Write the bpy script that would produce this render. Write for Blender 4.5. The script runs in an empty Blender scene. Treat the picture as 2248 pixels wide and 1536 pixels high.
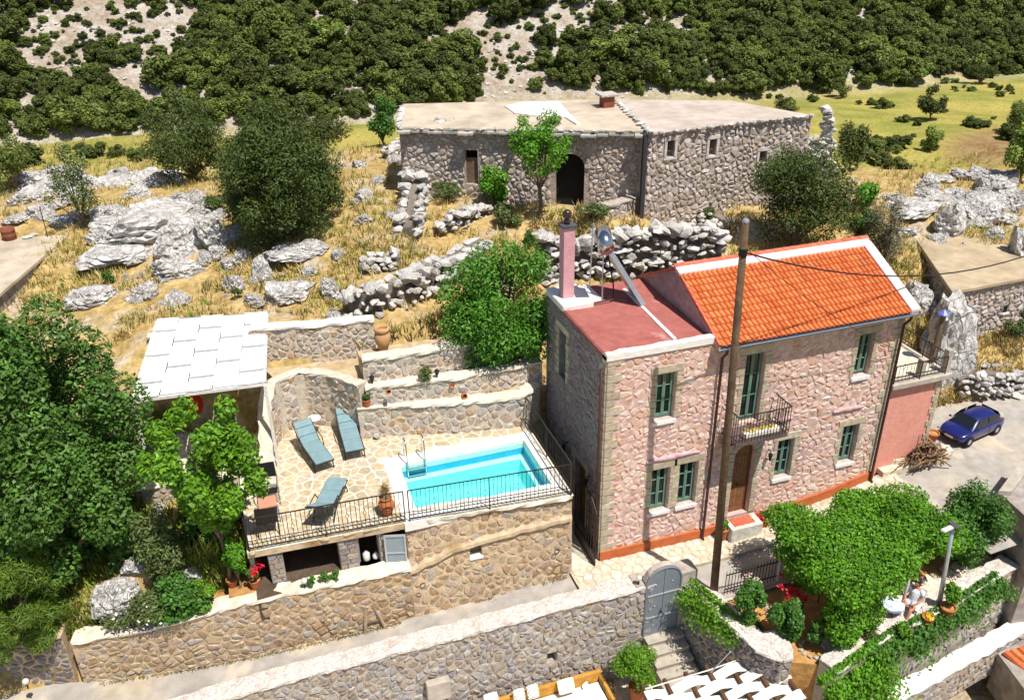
import bpy, math, random
import numpy as np
from mathutils import Vector, Matrix, noise
R = math.radians
SC = bpy.context.scene
COL = SC.collection
rng = random.Random(7)

# ------------------------------------------------------------------ camera
CF, CP, CR, CY = 1901.62, 0.484309, -0.01616, 0.317146
CC = Vector((-8.59785, -18.1979, 17.44174))
FW = Vector((math.sin(CY)*math.cos(CP), math.cos(CY)*math.cos(CP), -math.sin(CP)))
RT = Vector((math.cos(CY), -math.sin(CY), 0)); UP = RT.cross(FW)
R2 = RT*math.cos(CR)+UP*math.sin(CR); U2 = -RT*math.sin(CR)+UP*math.cos(CR)
cam = bpy.data.cameras.new('camera'); camo = bpy.data.objects.new('camera', cam); COL.objects.link(camo)
cam.sensor_width = 36; cam.lens = CF/2248*36; cam.clip_end = 2000; cam.clip_start = .1
M3 = Matrix((R2, U2, -FW)).transposed()
camo.matrix_world = Matrix.Translation(CC) @ M3.to_4x4()
SC.camera = camo
# ------------------------------------------------------------------ light
SUN = Vector((.42, -.92, 2.2)).normalized()
w = bpy.data.worlds.new('World'); SC.world = w; w.use_nodes = True
nt = w.node_tree; bgn = nt.nodes['Background']
sky = nt.nodes.new('ShaderNodeTexSky'); sky.sky_type = 'NISHITA'; sky.sun_disc = False
sky.sun_elevation = math.asin(SUN.z); sky.sun_rotation = math.atan2(SUN.x, SUN.y); sky.altitude = 300
nt.links.new(sky.outputs[0], bgn.inputs[0]); bgn.inputs[1].default_value = .08
sl = bpy.data.lights.new('sun', 'SUN'); sl.energy = 5.0; sl.angle = R(.5); sl.color = (1, .95, .87)
so = bpy.data.objects.new('sun', sl); COL.objects.link(so); so.rotation_euler = SUN.to_track_quat('Z', 'Y').to_euler()
SC.view_settings.view_transform = 'Standard'; SC.view_settings.look = 'None'
SC.view_settings.exposure = 0.28; SC.view_settings.gamma = 1; SC.view_settings.use_curve_mapping = False
SC.cycles.max_bounces = 6; SC.cycles.diffuse_bounces = 2; SC.cycles.transparent_max_bounces = 8

# ------------------------------------------------------------------ photo pixel -> place
def ray(px, py): return FW+R2*((px-1124)/CF)-U2*((py-768)/CF)
def GZ(px, py, z):
    d = ray(px, py); return CC+d*((z-CC.z)/d.z)
def GY(px, py, y):
    d = ray(px, py); return CC+d*((y-CC.y)/d.y)
def GX(px, py, x):
    d = ray(px, py); return CC+d*((x-CC.x)/d.x)
def PR(p):
    d = Vector(p)-CC; k = d.dot(FW)
    return 1124+CF*d.dot(R2)/k, 768-CF*d.dot(U2)/k, k

# ------------------------------------------------------------------ materials
MATS = {}
def srgb(h):
    h = h.lstrip('#'); v = [int(h[i:i+2], 16)/255 for i in (0, 2, 4)]
    return tuple(c/12.92 if c <= .04045 else ((c+.055)/1.055)**2.4 for c in v)
def ramp(n, cols, interp='LINEAR'):
    r = n.new('ShaderNodeValToRGB'); e = r.color_ramp.elements; r.color_ramp.interpolation = interp
    k = len(cols)
    while len(e) < k: e.new(.5)
    for i, c in enumerate(cols):
        e[i].position = i/k if interp == 'CONSTANT' else i/max(1, k-1)
        e[i].color = (*c, 1)
    return r
def mat(name, cols, rough=.85, scale=2., lo=.75, hi=1.2, bump=.25, bscale=18, rnd=False, spec=.25, metal=0., leaf=0., stain=None, coat=0., pits=None, tone=None):
    """cols: linear RGB palette; rnd: palette picked per piece, else by noise; lo..hi fine value noise"""
    if name in MATS: return MATS[name]
    m = bpy.data.materials.new(name); m.use_nodes = True; MATS[name] = m
    t = m.node_tree; n = t.nodes; L = t.links.new
    b = n['Principled BSDF']; b.inputs['Roughness'].default_value = rough
    b.inputs['Specular IOR Level'].default_value = spec; b.inputs['Metallic'].default_value = metal
    if coat: b.inputs['Coat Weight'].default_value = coat; b.inputs['Coat Roughness'].default_value = .08
    tc = n.new('ShaderNodeTexCoord')
    def noi(sc, det=5, dist=0.):
        q = n.new('ShaderNodeTexNoise'); q.inputs['Scale'].default_value = sc; q.inputs['Detail'].default_value = det
        q.inputs['Distortion'].default_value = dist; L(tc.outputs['Object'], q.inputs['Vector']); return q
    if rnd:
        oi = n.new('ShaderNodeObjectInfo'); ge = n.new('ShaderNodeNewGeometry')
        a = n.new('ShaderNodeMath'); a.operation = 'ADD'; L(oi.outputs['Random'], a.inputs[0]); L(ge.outputs['Random Per Island'], a.inputs[1])
        fr = n.new('ShaderNodeMath'); fr.operation = 'FRACT'; L(a.outputs[0], fr.inputs[0]); src = fr.outputs[0]
        rp = ramp(n, cols)
    else:
        q = noi(scale*.45, 4, .3); mr = n.new('ShaderNodeMapRange'); mr.inputs[1].default_value = .3; mr.inputs[2].default_value = .7
        L(q.outputs['Fac'], mr.inputs[0]); src = mr.outputs[0]; rp = ramp(n, cols)
    L(src, rp.inputs[0]); colr = rp.outputs[0]
    q2 = noi(scale*2.3, 8); mr2 = n.new('ShaderNodeMapRange'); mr2.inputs[1].default_value = .3; mr2.inputs[2].default_value = .7
    mr2.inputs[3].default_value = lo; mr2.inputs[4].default_value = hi; L(q2.outputs['Fac'], mr2.inputs[0])
    mx = n.new('ShaderNodeVectorMath'); mx.operation = 'MULTIPLY'; L(colr, mx.inputs[0]); L(mr2.outputs[0], mx.inputs[1]); colr = mx.outputs[0]
    if tone:
        oi2 = n.new('ShaderNodeObjectInfo'); mt = n.new('ShaderNodeMapRange'); mt.inputs[3].default_value = tone[0]; mt.inputs[4].default_value = tone[1]; L(oi2.outputs['Random'], mt.inputs[0])
        mv = n.new('ShaderNodeVectorMath'); mv.operation = 'MULTIPLY'; L(colr, mv.inputs[0]); L(mt.outputs[0], mv.inputs[1]); colr = mv.outputs[0]
    if stain:
        sc_, col_, th = stain
        q3 = noi(sc_, 7, .6); mr3 = n.new('ShaderNodeMapRange'); mr3.inputs[1].default_value = th; mr3.inputs[2].default_value = th+.1; L(q3.outputs['Fac'], mr3.inputs[0])
        mm = n.new('ShaderNodeMix'); mm.data_type = 'RGBA'; L(mr3.outputs[0], mm.inputs[0]); L(colr, mm.inputs[6]); mm.inputs[7].default_value = (*col_, 1); colr = mm.outputs[2]
    L(colr, b.inputs['Base Color'])
    if bump:
        bq = noi(bscale, 8); bp = n.new('ShaderNodeBump'); bp.inputs['Strength'].default_value = bump; bp.inputs['Distance'].default_value = .05
        hsrc = bq.outputs['Fac']
        if pits:
            vo = n.new('ShaderNodeTexVoronoi'); vo.feature = 'DISTANCE_TO_EDGE'; vo.inputs['Scale'].default_value = pits
            nz = noi(pits*.8, 4); ad = n.new('ShaderNodeVectorMath'); ad.operation = 'ADD'; L(tc.outputs['Object'], ad.inputs[0]); L(nz.outputs['Color'], ad.inputs[1]); L(ad.outputs[0], vo.inputs['Vector'])
            m2 = n.new('ShaderNodeMapRange'); m2.inputs[2].default_value = .12; L(vo.outputs['Distance'], m2.inputs[0])
            a2 = n.new('ShaderNodeMath'); a2.operation = 'ADD'; L(m2.outputs[0], a2.inputs[0]); L(hsrc, a2.inputs[1]); hsrc = a2.outputs[0]
        L(hsrc, bp.inputs['Height']); L(bp.outputs[0], b.inputs['Normal'])
    if leaf:
        tr = n.new('ShaderNodeBsdfTranslucent'); L(colr, tr.inputs[0]); ms = n.new('ShaderNodeMixShader'); ms.inputs[0].default_value = leaf
        L(b.outputs[0], ms.inputs[1]); L(tr.outputs[0], ms.inputs[2]); L(ms.outputs[0], n['Material Output'].inputs[0])
    return m
def flat(name, c, **k):
    k.setdefault('bump', 0); k.setdefault('lo', .92); k.setdefault('hi', 1.06)
    return mat(name, [c, c], **k)

# ------------------------------------------------------------------ objects
ORG = {}
def thing(name, label, cat, loc=(0, 0, 0), group=None, rz=0, local=False):
    o = bpy.data.objects.new(name, None); COL.objects.link(o); o.empty_display_size = .1
    o.location = loc; o.rotation_euler = (0, 0, rz)
    if not local: ORG[o] = Vector(loc)
    o['label'] = label; o['category'] = cat
    if group: o['group'] = group
    return o
def tag(o, label, cat, group=None):
    o['label'] = label; o['category'] = cat
    if group: o['group'] = group
    return o
def link(name, me, parent=None, kind=None, label=None):
    o = bpy.data.objects.new(name, me); COL.objects.link(o)
    if parent is not None: o.parent = parent
    if kind: o['kind'] = kind
    if label: o['label'] = label
    return o
class MB:
    def __init__(s): s.v = []; s.f = []
    def add(s, vs, fs):
        k = len(s.v); s.v += [tuple(q) for q in vs]; s.f += [tuple(i+k for i in f) for f in fs]; return s
    def hexa(s, p):   # 8 corners: bottom 4 ccw, top 4 ccw
        return s.add(p, [(3, 2, 1, 0), (4, 5, 6, 7), (0, 1, 5, 4), (1, 2, 6, 5), (2, 3, 7, 6), (3, 0, 4, 7)])
    def box(s, a, b):
        (x0, y0, z0), (x1, y1, z1) = a, b
        x0, x1 = min(x0, x1), max(x0, x1); y0, y1 = min(y0, y1), max(y0, y1); z0, z1 = min(z0, z1), max(z0, z1)
        return s.hexa([(x0, y0, z0), (x1, y0, z0), (x1, y1, z0), (x0, y1, z0), (x0, y0, z1), (x1, y0, z1), (x1, y1, z1), (x0, y1, z1)])
    def bar(s, a, b, wd, ht, up=(0, 0, 1)):
        a = Vector(a); b = Vector(b); d = (b-a).normalized(); up = Vector(up)
        if abs(d.dot(up)) > .98: up = Vector((1, 0, 0))
        x = d.cross(up).normalized()*wd/2; y = x.cross(d).normalized()*ht/2
        return s.hexa([a-x-y, a+x-y, b+x-y, b-x-y, a-x+y, a+x+y, b+x+y, b-x+y])
    def tube(s, pts, r, k=8, caps=True):
        pts = [Vector(p) for p in pts]; n = len(pts); rs = r if isinstance(r, (list, tuple)) else [r]*n
        base = len(s.v); prev = None
        for i, p in enumerate(pts):
            d = (pts[min(i+1, n-1)]-pts[max(i-1, 0)]).normalized()
            if prev is None:
                x = d.cross(Vector((0, 0, 1)));
                if x.length < .05: x = d.cross(Vector((1, 0, 0)))
            else: x = prev-d*prev.dot(d)
            x.normalize(); prev = x; y = d.cross(x)
            for j in range(k):
                a = 2*math.pi*j/k; s.v.append(tuple(p+(x*math.cos(a)+y*math.sin(a))*rs[i]))
        for i in range(n-1):
            for j in range(k):
                j2 = (j+1) % k; s.f.append((base+i*k+j, base+i*k+j2, base+(i+1)*k+j2, base+(i+1)*k+j))
        if caps:
            s.f.append(tuple(base+j for j in range(k))[::-1]); s.f.append(tuple(base+(n-1)*k+j for j in range(k)))
        return s
    def lathe(s, prof, c=(0, 0, 0), k=16):
        base = len(s.v); c = Vector(c); n = len(prof)
        for r, z in prof:
            for j in range(k):
                a = 2*math.pi*j/k; s.v.append((c.x+r*math.cos(a), c.y+r*math.sin(a), c.z+z))
        for i in range(n-1):
            for j in range(k):
                j2 = (j+1) % k; s.f.append((base+i*k+j, base+i*k+j2, base+(i+1)*k+j2, base+(i+1)*k+j))
        return s
    def prism(s, poly, z0, z1):
        n = len(poly); b = len(s.v)
        s.v += [(x, y, z0) for x, y in poly]+[(x, y, z1) for x, y in poly]
        s.f.append(tuple(b+i for i in range(n))[::-1]); s.f.append(tuple(b+n+i for i in range(n)))
        for i in range(n): j = (i+1) % n; s.f.append((b+i, b+j, b+n+j, b+n+i))
        return s
    def ball(s, c, r, seg=10, ring=7, sq=(1, 1, 1)):
        c = Vector(c); prof = [(math.sin(math.pi*i/ring), -math.cos(math.pi*i/ring)) for i in range(ring+1)]
        b = len(s.v)
        for q, z in prof:
            for j in range(seg):
                a = 2*math.pi*j/seg; s.v.append((c.x+r*sq[0]*max(q, .02)*math.cos(a), c.y+r*sq[1]*max(q, .02)*math.sin(a), c.z+r*sq[2]*z))
        for i in range(ring):
            for j in range(seg):
                j2 = (j+1) % seg; s.f.append((b+i*seg+j, b+i*seg+j2, b+(i+1)*seg+j2, b+(i+1)*seg+j))
        return s
    def mesh(s, name, m, off=None, smooth=False):
        me = bpy.data.meshes.new(name); v = s.v
        if off is not None and off.length > 0: v = [(x-off.x, y-off.y, z-off.z) for x, y, z in v]
        me.from_pydata(v, [], s.f); me.update()
        if m: me.materials.append(m)
        if smooth: me.polygons.foreach_set('use_smooth', [True]*len(me.polygons))
        return me
    def build(s, name, m, parent=None, kind=None, label=None, smooth=False, bevel=0):
        off = ORG.get(parent)
        if parent is not None and off is None and parent.parent is not None: off = ORG.get(parent.parent)
        o = link(name, s.mesh(name, m, off, smooth), parent, kind, label)
        if bevel:
            md = o.modifiers.new('bevel', 'BEVEL'); md.width = bevel; md.segments = 2; md.limit_method = 'ANGLE'
        return o
def copy_tree(o, parent=None):
    c = o.copy(); COL.objects.link(c)
    if parent is not None: c.parent = parent
    for ch in list(o.children): copy_tree(ch, c)
    return c
def structure(name, mb, m, smooth=False):
    return mb.build(name, m, None, kind='structure', smooth=smooth)

# ------------------------------------------------------------------ irregular stones
def clip(poly, nx, ny, c):     # keep nx*x+ny*y <= c
    out = []; n = len(poly)
    for i in range(n):
        a = poly[i]; b = poly[(i+1) % n]
        da = nx*a[0]+ny*a[1]-c; db = nx*b[0]+ny*b[1]-c
        if da <= 0: out.append(a)
        if (da < 0 < db) or (db < 0 < da):
            t = da/(da-db); out.append((a[0]+(b[0]-a[0])*t, a[1]+(b[1]-a[1])*t))
    return out
def cells(W, H, sx, sy, gap, seed=0, jit=.44, drop=.12, holes=(), region=None):
    r = random.Random(seed); nx = max(1, round(W/sx)); ny = max(1, round(H/sy)); sx = W/nx; sy = H/ny
    S = {}
    for j in range(-1, ny+1):
        for i in range(-1, nx+1):
            if r.random() < drop: continue
            S[i, j] = ((i+.5+(.5 if j % 2 else 0)*.6-.15+r.uniform(-jit, jit))*sx, (j+.5+r.uniform(-jit, jit)*.85)*sy)
    out = []
    for (i, j), (x, y) in S.items():
        if x < 0 or x > W or y < 0 or y > H: continue
        if region and not region(x, y): continue
        bad = False
        for (hx0, hy0, hx1, hy1) in holes:
            if hx0 < x < hx1 and hy0 < y < hy1: bad = True; break
        if bad: continue
        p = [(max(0, x-2*sx), max(0, y-2*sy)), (min(W, x+2*sx), max(0, y-2*sy)), (min(W, x+2*sx), min(H, y+2*sy)), (max(0, x-2*sx), min(H, y+2*sy))]
        for dj in range(-3, 4):
            for di in range(-3, 4):
                q = S.get((i+di, j+dj))
                if q is None or (di == 0 and dj == 0): continue
                dx = q[0]-x; dy = q[1]-y; l = math.hypot(dx, dy)
                if l < 1e-6 or l > 4*max(sx, sy): continue
                dx /= l; dy /= l
                p = clip(p, dx, dy, dx*x+dy*y+l/2-gap/2)
                if len(p) < 3: break
            if len(p) < 3: break
        if len(p) < 3: continue
        for (hx0, hy0, hx1, hy1) in holes:
            if x <= hx0 and hy0-.1 < y < hy1+.1: p = clip(p, 1, 0, hx0-.004)
            elif x >= hx1 and hy0-.1 < y < hy1+.1: p = clip(p, -1, 0, -hx1-.004)
            elif y <= hy0 and hx0-.1 < x < hx1+.1: p = clip(p, 0, 1, hy0-.004)
            elif y >= hy1 and hx0-.1 < x < hx1+.1: p = clip(p, 0, -1, -hy1-.004)
            if len(p) < 3: break
        if len(p) < 3: continue
        ar = abs(sum(p[k][0]*p[(k+1) % len(p)][1]-p[(k+1) % len(p)][0]*p[k][1] for k in range(len(p))))/2
        if ar < .12*sx*sy: continue
        out.append(p)
    return out
def chaikin(p, k=.24):
    o = []
    n = len(p)
    for i in range(n):
        a = p[i]; b = p[(i+1) % n]
        o.append((a[0]+(b[0]-a[0])*k, a[1]+(b[1]-a[1])*k)); o.append((a[0]+(b[0]-a[0])*(1-k), a[1]+(b[1]-a[1])*(1-k)))
    return o
def stone_geo(p, fn, proud, r, rough=.3, inset=.2, base=-.02):
    cx0 = sum(a[0] for a in p)/len(p); cy0 = sum(a[1] for a in p)/len(p)
    if len(p) <= 7: p = chaikin(p, .17)
    p = [(a[0]+(cx0-a[0])*q, a[1]+(cy0-a[1])*q) for a in p for q in (r.uniform(-.02, .11),)]
    n = len(p); cx = sum(a[0] for a in p)/n; cy = sum(a[1] for a in p)/n
    pd = proud*r.uniform(.55, 1.25); tx = r.uniform(-1, 1)*rough*proud; ty = r.uniform(-1, 1)*rough*proud
    ex = max(abs(a[0]-cx) for a in p)+1e-6; ey = max(abs(a[1]-cy) for a in p)+1e-6
    vs = [fn(a[0], a[1], base) for a in p]
    for a in p:
        k = inset*r.uniform(.7, 1.3); x = a[0]+(cx-a[0])*k; y = a[1]+(cy-a[1])*k
        vs.append(fn(x, y, pd+tx*(a[0]-cx)/ex+ty*(a[1]-cy)/ey+r.uniform(-.12, .12)*proud))
    vs.append(fn(cx+r.uniform(-.2, .2)*ex, cy+r.uniform(-.2, .2)*ey, pd*1.18+r.uniform(0, .2)*proud))
    fs = [(i, (i+1) % n, n+(i+1) % n, n+i) for i in range(n)]+[(n+i, n+(i+1) % n, 2*n) for i in range(n)]
    return vs, fs
def lay(parent, cs, fn, m, proud, seed=0, name='stone', stuff='stone_facing', cap=300, rough=.3, inset=.2, base=-.02):
    """irregular stones as single parts (largest in view first), the rest joined"""
    r = random.Random(seed); it = []
    for p in cs:
        vs, fs = stone_geo(p, fn, proud, r, rough, inset, base)
        xs = [PR(v) for v in vs[:-1]]
        sz = (max(a[0] for a in xs)-min(a[0] for a in xs))*(max(a[1] for a in xs)-min(a[1] for a in xs))
        inn = -20 < xs[0][0] < 2270 and -20 < xs[0][1] < 1560
        it.append((sz if inn and sz > 70 else -1/(sz+1), vs, fs))
    it.sort(key=lambda t: -t[0])
    rest = MB()
    for k, (sz, vs, fs) in enumerate(it):
        if k < cap and sz > 0: MB().add(vs, fs).build(name, m, parent)
        else: rest.add(vs, fs)
    if rest.v: rest.build(stuff, m, parent, kind='stuff')
class Fr:
    """vertical wall frame: s along u, t up, d outwards"""
    def __init__(s, o, e, flip=False):
        s.o = Vector(o); e = Vector(e); s.u = Vector((e.x-s.o.x, e.y-s.o.y, 0)); s.L = s.u.length; s.u.normalize()
        s.n = Vector((s.u.y, -s.u.x, 0))*(-1 if flip else 1)
    def P(s, a, t, d=0.): return s.o+s.u*a+s.n*d+Vector((0, 0, t))
def holed(mb, fn, s0, s1, t0, t1, holes, depth):
    xs = sorted({s0, s1, *[h[0] for h in holes], *[h[2] for h in holes]}); ts = sorted({t0, t1, *[h[1] for h in holes], *[h[3] for h in holes]})
    for a, b in zip(xs, xs[1:]):
        for c, d in zip(ts, ts[1:]):
            mx = (a+b)/2; my = (c+d)/2
            if any(h[0] < mx < h[2] and h[1] < my < h[3] for h in holes): continue
            mb.add([fn(a, c, 0), fn(b, c, 0), fn(b, d, 0), fn(a, d, 0)], [(0, 1, 2, 3)])
    for h in holes:
        a, c, b, d = h
        for q in (((a, c), (b, c)), ((b, c), (b, d)), ((b, d), (a, d)), ((a, d), (a, c))):
            (x0, y0), (x1, y1) = q
            mb.add([fn(x0, y0, 0), fn(x1, y1, 0), fn(x1, y1, -depth), fn(x0, y0, -depth)], [(0, 1, 2, 3)])
def hull_rock(seed, k=14):
    import bmesh
    r = random.Random(seed); bm = bmesh.new()
    for i in range(k):
        v = Vector((r.gauss(0, 1), r.gauss(0, 1), r.gauss(0, 1))).normalized()
        bm.verts.new((v.x*r.uniform(.8, 1.05), v.y*r.uniform(.7, 1)*.85, v.z*r.uniform(.7, 1)*.72))
    q = bmesh.ops.convex_hull(bm, input=bm.verts)
    bmesh.ops.delete(bm, geom=[v for v in bm.verts if not v.link_faces], context='VERTS')
    me = bpy.data.meshes.new('rubble_stone'); bm.to_mesh(me); bm.free(); return me
# ================================================================== materials
m_pinkst = mat('pink_house_stone', [srgb('#d8baab'), srgb('#deC0af'), srgb('#d0afa0'), srgb('#e0cab7'), srgb('#cba089'), srgb('#d8b196'), srgb('#d9cabf')], rnd=True, bump=.5, bscale=64, scale=6, stain=(5., srgb('#d6b7ae'), .57), lo=.8, hi=1.25)
m_pinkmort = mat('pink_mortar', [srgb('#d0aea6'), srgb('#dab9b1')], bump=.5, bscale=20, scale=2, stain=(.7, srgb('#b9959a'), .6))
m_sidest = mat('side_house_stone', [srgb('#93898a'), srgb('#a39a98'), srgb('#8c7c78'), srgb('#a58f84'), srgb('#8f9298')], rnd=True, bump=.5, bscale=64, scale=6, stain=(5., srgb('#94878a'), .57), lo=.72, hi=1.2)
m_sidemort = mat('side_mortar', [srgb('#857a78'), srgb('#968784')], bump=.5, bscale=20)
m_poolst = mat('pool_wall_stone', [srgb('#b7a288'), srgb('#c4ad8c'), srgb('#a78d70'), srgb('#b59672'), srgb('#aea69f'), srgb('#ac9079'), srgb('#c8b498')], rnd=True, bump=.6, bscale=62, scale=6, stain=(4., srgb('#bfa789'), .57), lo=.65, hi=1.22)
m_poolmort = mat('ochre_mortar', [srgb('#b8a186'), srgb('#c6b091')], bump=.6, bscale=18, stain=(.8, srgb('#8a6a3c'), .6))
m_greyst = mat('grey_wall_stone', [srgb('#a7a09b'), srgb('#b3aca5'), srgb('#938a83'), srgb('#ae9c8a'), srgb('#9c9ba1'), srgb('#a8937d'), srgb('#bfb8af')], rnd=True, bump=.6, bscale=62, scale=6, stain=(4., srgb('#b0a69b'), .6), lo=.62, hi=1.22)
m_greymort = mat('grey_mortar', [srgb('#a89d92'), srgb('#b7ada2')], bump=.6, bscale=18)
m_terst = mat('terrace_wall_stone', [srgb('#c3bab0'), srgb('#cbbda9'), srgb('#b5aea9'), srgb('#caab88'), srgb('#bbb3ae'), srgb('#b9a58f'), srgb('#c1bdbc')], rnd=True, bump=.6, bscale=62, scale=6, stain=(4., srgb('#cbbda9'), .58), lo=.68, hi=1.2)
m_term = mat('terrace_mortar', [srgb('#cbbda9'), srgb('#d6c9b7')], bump=.6, bscale=18)
m_shadest = mat('shade_toned_wall_stone', [srgb('#7d7674'), srgb('#8b8582'), srgb('#6f6a6b'), srgb('#857c76')], rnd=True, bump=.6, bscale=12, scale=3)  # darker copy of the wall stone, shade put into its colour
m_oldst = mat('old_house_stone', [srgb('#b9aea6'), srgb('#c6beb7'), srgb('#a79b92'), srgb('#b5a494'), srgb('#b1aba6'), srgb('#bfab97'), srgb('#d3ccc6')], rnd=True, bump=.8, bscale=6, scale=6, stain=(3.5, srgb('#8d8176'), .6), lo=.6, hi=1.22)
m_oldmort = mat('old_mortar', [srgb('#a2948a'), srgb('#b0a397')], bump=.8, bscale=14)
m_pavgrout = mat('pavement_grout', [srgb('#b3a48c'), srgb('#c2b49c')], bump=.3)
m_rubble = mat('rubble_limestone', [srgb('#c2bdb8'), srgb('#d4cfc9'), srgb('#aeaaa5'), srgb('#dedad4'), srgb('#bab4ab')], rnd=True, bump=.8, bscale=7, scale=2.2, lo=.6, hi=1.2)
m_lime = mat('limestone', [srgb('#a8a39f'), srgb('#cdc9c4'), srgb('#e0dcd8')], bump=.9, bscale=5, scale=2.6, lo=.6, hi=1.15, stain=(1.9, srgb('#867a6e'), .61), pits=2.6)
m_paver = mat('deck_paver', [srgb('#b9a68b'), srgb('#c4b193'), srgb('#a99a80'), srgb('#cbb794'), srgb('#b3aa98')], rnd=True, bump=.2, bscale=15, scale=3)
m_grout = mat('light_grout', [srgb('#d6cab4'), srgb('#dfd5c3')], bump=.2)
m_pavst = mat('pavement_slab', [srgb('#cdc1ac'), srgb('#d8cdb9'), srgb('#bfb097'), srgb('#cfc8bc')], rnd=True, bump=.2, bscale=15, scale=3)
m_white = mat('white_render', [srgb('#ddd6cc'), srgb('#e6e0d8')], bump=.3, bscale=9, lo=.85, hi=1.05)
m_whitewash = mat('whitewash', [srgb('#e6e1da'), srgb('#ece8e2')], bump=.3, bscale=9, lo=.9, hi=1.05)
m_quoin = mat('quoin_stone', [srgb('#b7a78e'), srgb('#bfb097'), srgb('#ada08a'), srgb('#c2b69e')], rnd=True, bump=.3, bscale=16, scale=3)
m_orange = mat('orange_plinth', [srgb('#b4623a'), srgb('#c06c42')], bump=.25, bscale=12, lo=.85, hi=1.1)
m_tile = mat('roof_tile', [srgb('#cf6f3c'), srgb('#d67a46'), srgb('#c46536'), srgb('#da824e'), srgb('#bd5f34')], rnd=True, bump=.2, bscale=20, scale=4, lo=.8, hi=1.1, stain=(2.2, srgb('#b0704e'), .63))
m_ridge = mat('ridge_tile', [srgb('#c9664d'), srgb('#d27258')], rnd=True, bump=.2, scale=3)
m_pinkwhite = mat('pink_white_plaster', [srgb('#dfc8c4'), srgb('#e6d3cf')], bump=.2, lo=.9, hi=1.05)
m_redroof = mat('red_roof_paint', [srgb('#9a5650'), srgb('#a4625a'), srgb('#a0605a')], bump=.25, bscale=10, lo=.85, hi=1.1, stain=(1.3, srgb('#b98a80'), .66))
m_pink = mat('pink_plaster', [srgb('#cd9aa0'), srgb('#d4a3a8')], bump=.25, bscale=10, lo=.9, hi=1.06)
m_salmon = mat('salmon_plaster', [srgb('#d9937f'), srgb('#df9d8c')], bump=.25, bscale=8, lo=.9, hi=1.08)
m_gable = mat('gable_plaster', [srgb('#a5908f'), srgb('#b39f9d')], bump=.3, bscale=8)
m_green = flat('green_paint', srgb('#668676'), rough=.5)
m_glass = flat('window_glass', (.012, .016, .018), rough=.06, spec=.6)
m_dark = flat('interior_shade_black', (.012, .011, .011), rough=.9)  # near black, stands in for the shade inside openings
m_iron = flat('dark_iron', srgb('#3b332e'), rough=.5, metal=.3)
m_black = flat('black_metal', (.012, .012, .013), rough=.45)
m_brownp = flat('brown_pipe', srgb('#4a2f2b'), rough=.4)
m_wood = mat('door_wood', [srgb('#7a5233'), srgb('#8d6240'), srgb('#6b452a')], bump=.3, bscale=30, scale=4, rough=.6, rnd=True)
m_oldwood = mat('weathered_wood', [srgb('#6d5a4a'), srgb('#7d6b58')], bump=.5, bscale=30, scale=4)
m_polewood = mat('pole_wood', [srgb('#4d3b2d'), srgb('#65523f'), srgb('#594433')], bump=.5, bscale=20, scale=3)
m_terra = mat('terracotta', [srgb('#b4663f'), srgb('#bf7449')], bump=.15, lo=.85, hi=1.08, stain=(4., srgb('#cf9a78'), .64))
m_terra2 = mat('pale_terracotta', [srgb('#b98d63'), srgb('#c49b70')], bump=.15, lo=.85, hi=1.08)
m_steel = flat('steel', srgb('#c9cdd0'), rough=.18, metal=1.)
m_alu = flat('aluminium', srgb('#b9bfc6'), rough=.4, metal=.6)
m_greymetal = flat('grey_paint_metal', srgb('#7f8791'), rough=.5, metal=.2)
m_concrete = mat('concrete', [srgb('#a99f92'), srgb('#bcb2a4')], bump=.4, bscale=6, lo=.8, hi=1.1, stain=(.6, srgb('#8f8374'), .6))
m_oldroof = mat('old_concrete_roof', [srgb('#b5a48f'), srgb('#c3b5a1'), srgb('#a49380')], bump=.4, bscale=4, scale=.8, lo=.82, hi=1.1)
m_oldroof2 = mat('pinkish_concrete_roof', [srgb('#b3a497'), srgb('#beb0a4'), srgb('#a99a8d')], bump=.4, bscale=4, scale=.8, lo=.82, hi=1.1)
m_shedroof = mat('shed_roof', [srgb('#ab977b'), srgb('#b8a68a'), srgb('#9d8a70')], bump=.4, bscale=4, scale=1., lo=.82, hi=1.1)
m_road = mat('worn_road', [srgb('#9b948c'), srgb('#aaa39b'), srgb('#b5a894')], bump=.35, bscale=14, scale=1.3, lo=.8, hi=1.1, stain=(.9, srgb('#bfb3a1'), .58))
m_soil = mat('garden_soil', [srgb('#a57846'), srgb('#b98d55'), srgb('#9a6f42')], bump=.5, bscale=10, scale=2)
m_shade = flat('shade_cloth', srgb('#efebe2'), rough=.8)
m_cushion = flat('blue_grey_fabric', srgb('#7d989e'), rough=.9, lo=.85)
m_creamc = flat('cream_cushion', srgb('#e9e3d6'), rough=.9)
m_car = flat('blue_car_paint', srgb('#171c5e'), rough=.28, spec=.5, coat=.8)
m_tyre = flat('tyre_rubber', (.02, .02, .02), rough=.9)
m_bark = mat('bark', [srgb('#6b5a4a'), srgb('#857463')], bump=.7, bscale=14, scale=3)
m_liner = mat('pool_liner', [srgb('#8aeaea'), srgb('#96eeee')], bump=0, lo=.97, hi=1.03, rough=.5)
m_linerd = flat('pool_liner_side', srgb('#2fb2d4'), rough=.5)
m_trunkw = m_bark
def leafmat(name, cols, tr=.3, rough=.5, tone=None):
    return mat(tone=tone, name=name, cols=[srgb(c) if isinstance(c, str) else c for c in cols], rnd=True, bump=0, rough=rough, scale=.8, lo=.7, hi=1.3, leaf=tr, spec=.35)
l_dark = leafmat('dark_fig_leaves', ['#48692a', '#587f33', '#3b5a23', '#6c943e', '#507631'])
l_lime = leafmat('bright_leaves', ['#5f8f1f', '#75a426', '#4f7d1c', '#88b535'], .35)
l_mid = leafmat('mid_green_leaves', ['#45702a', '#568534', '#38601f', '#659539'])
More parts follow.
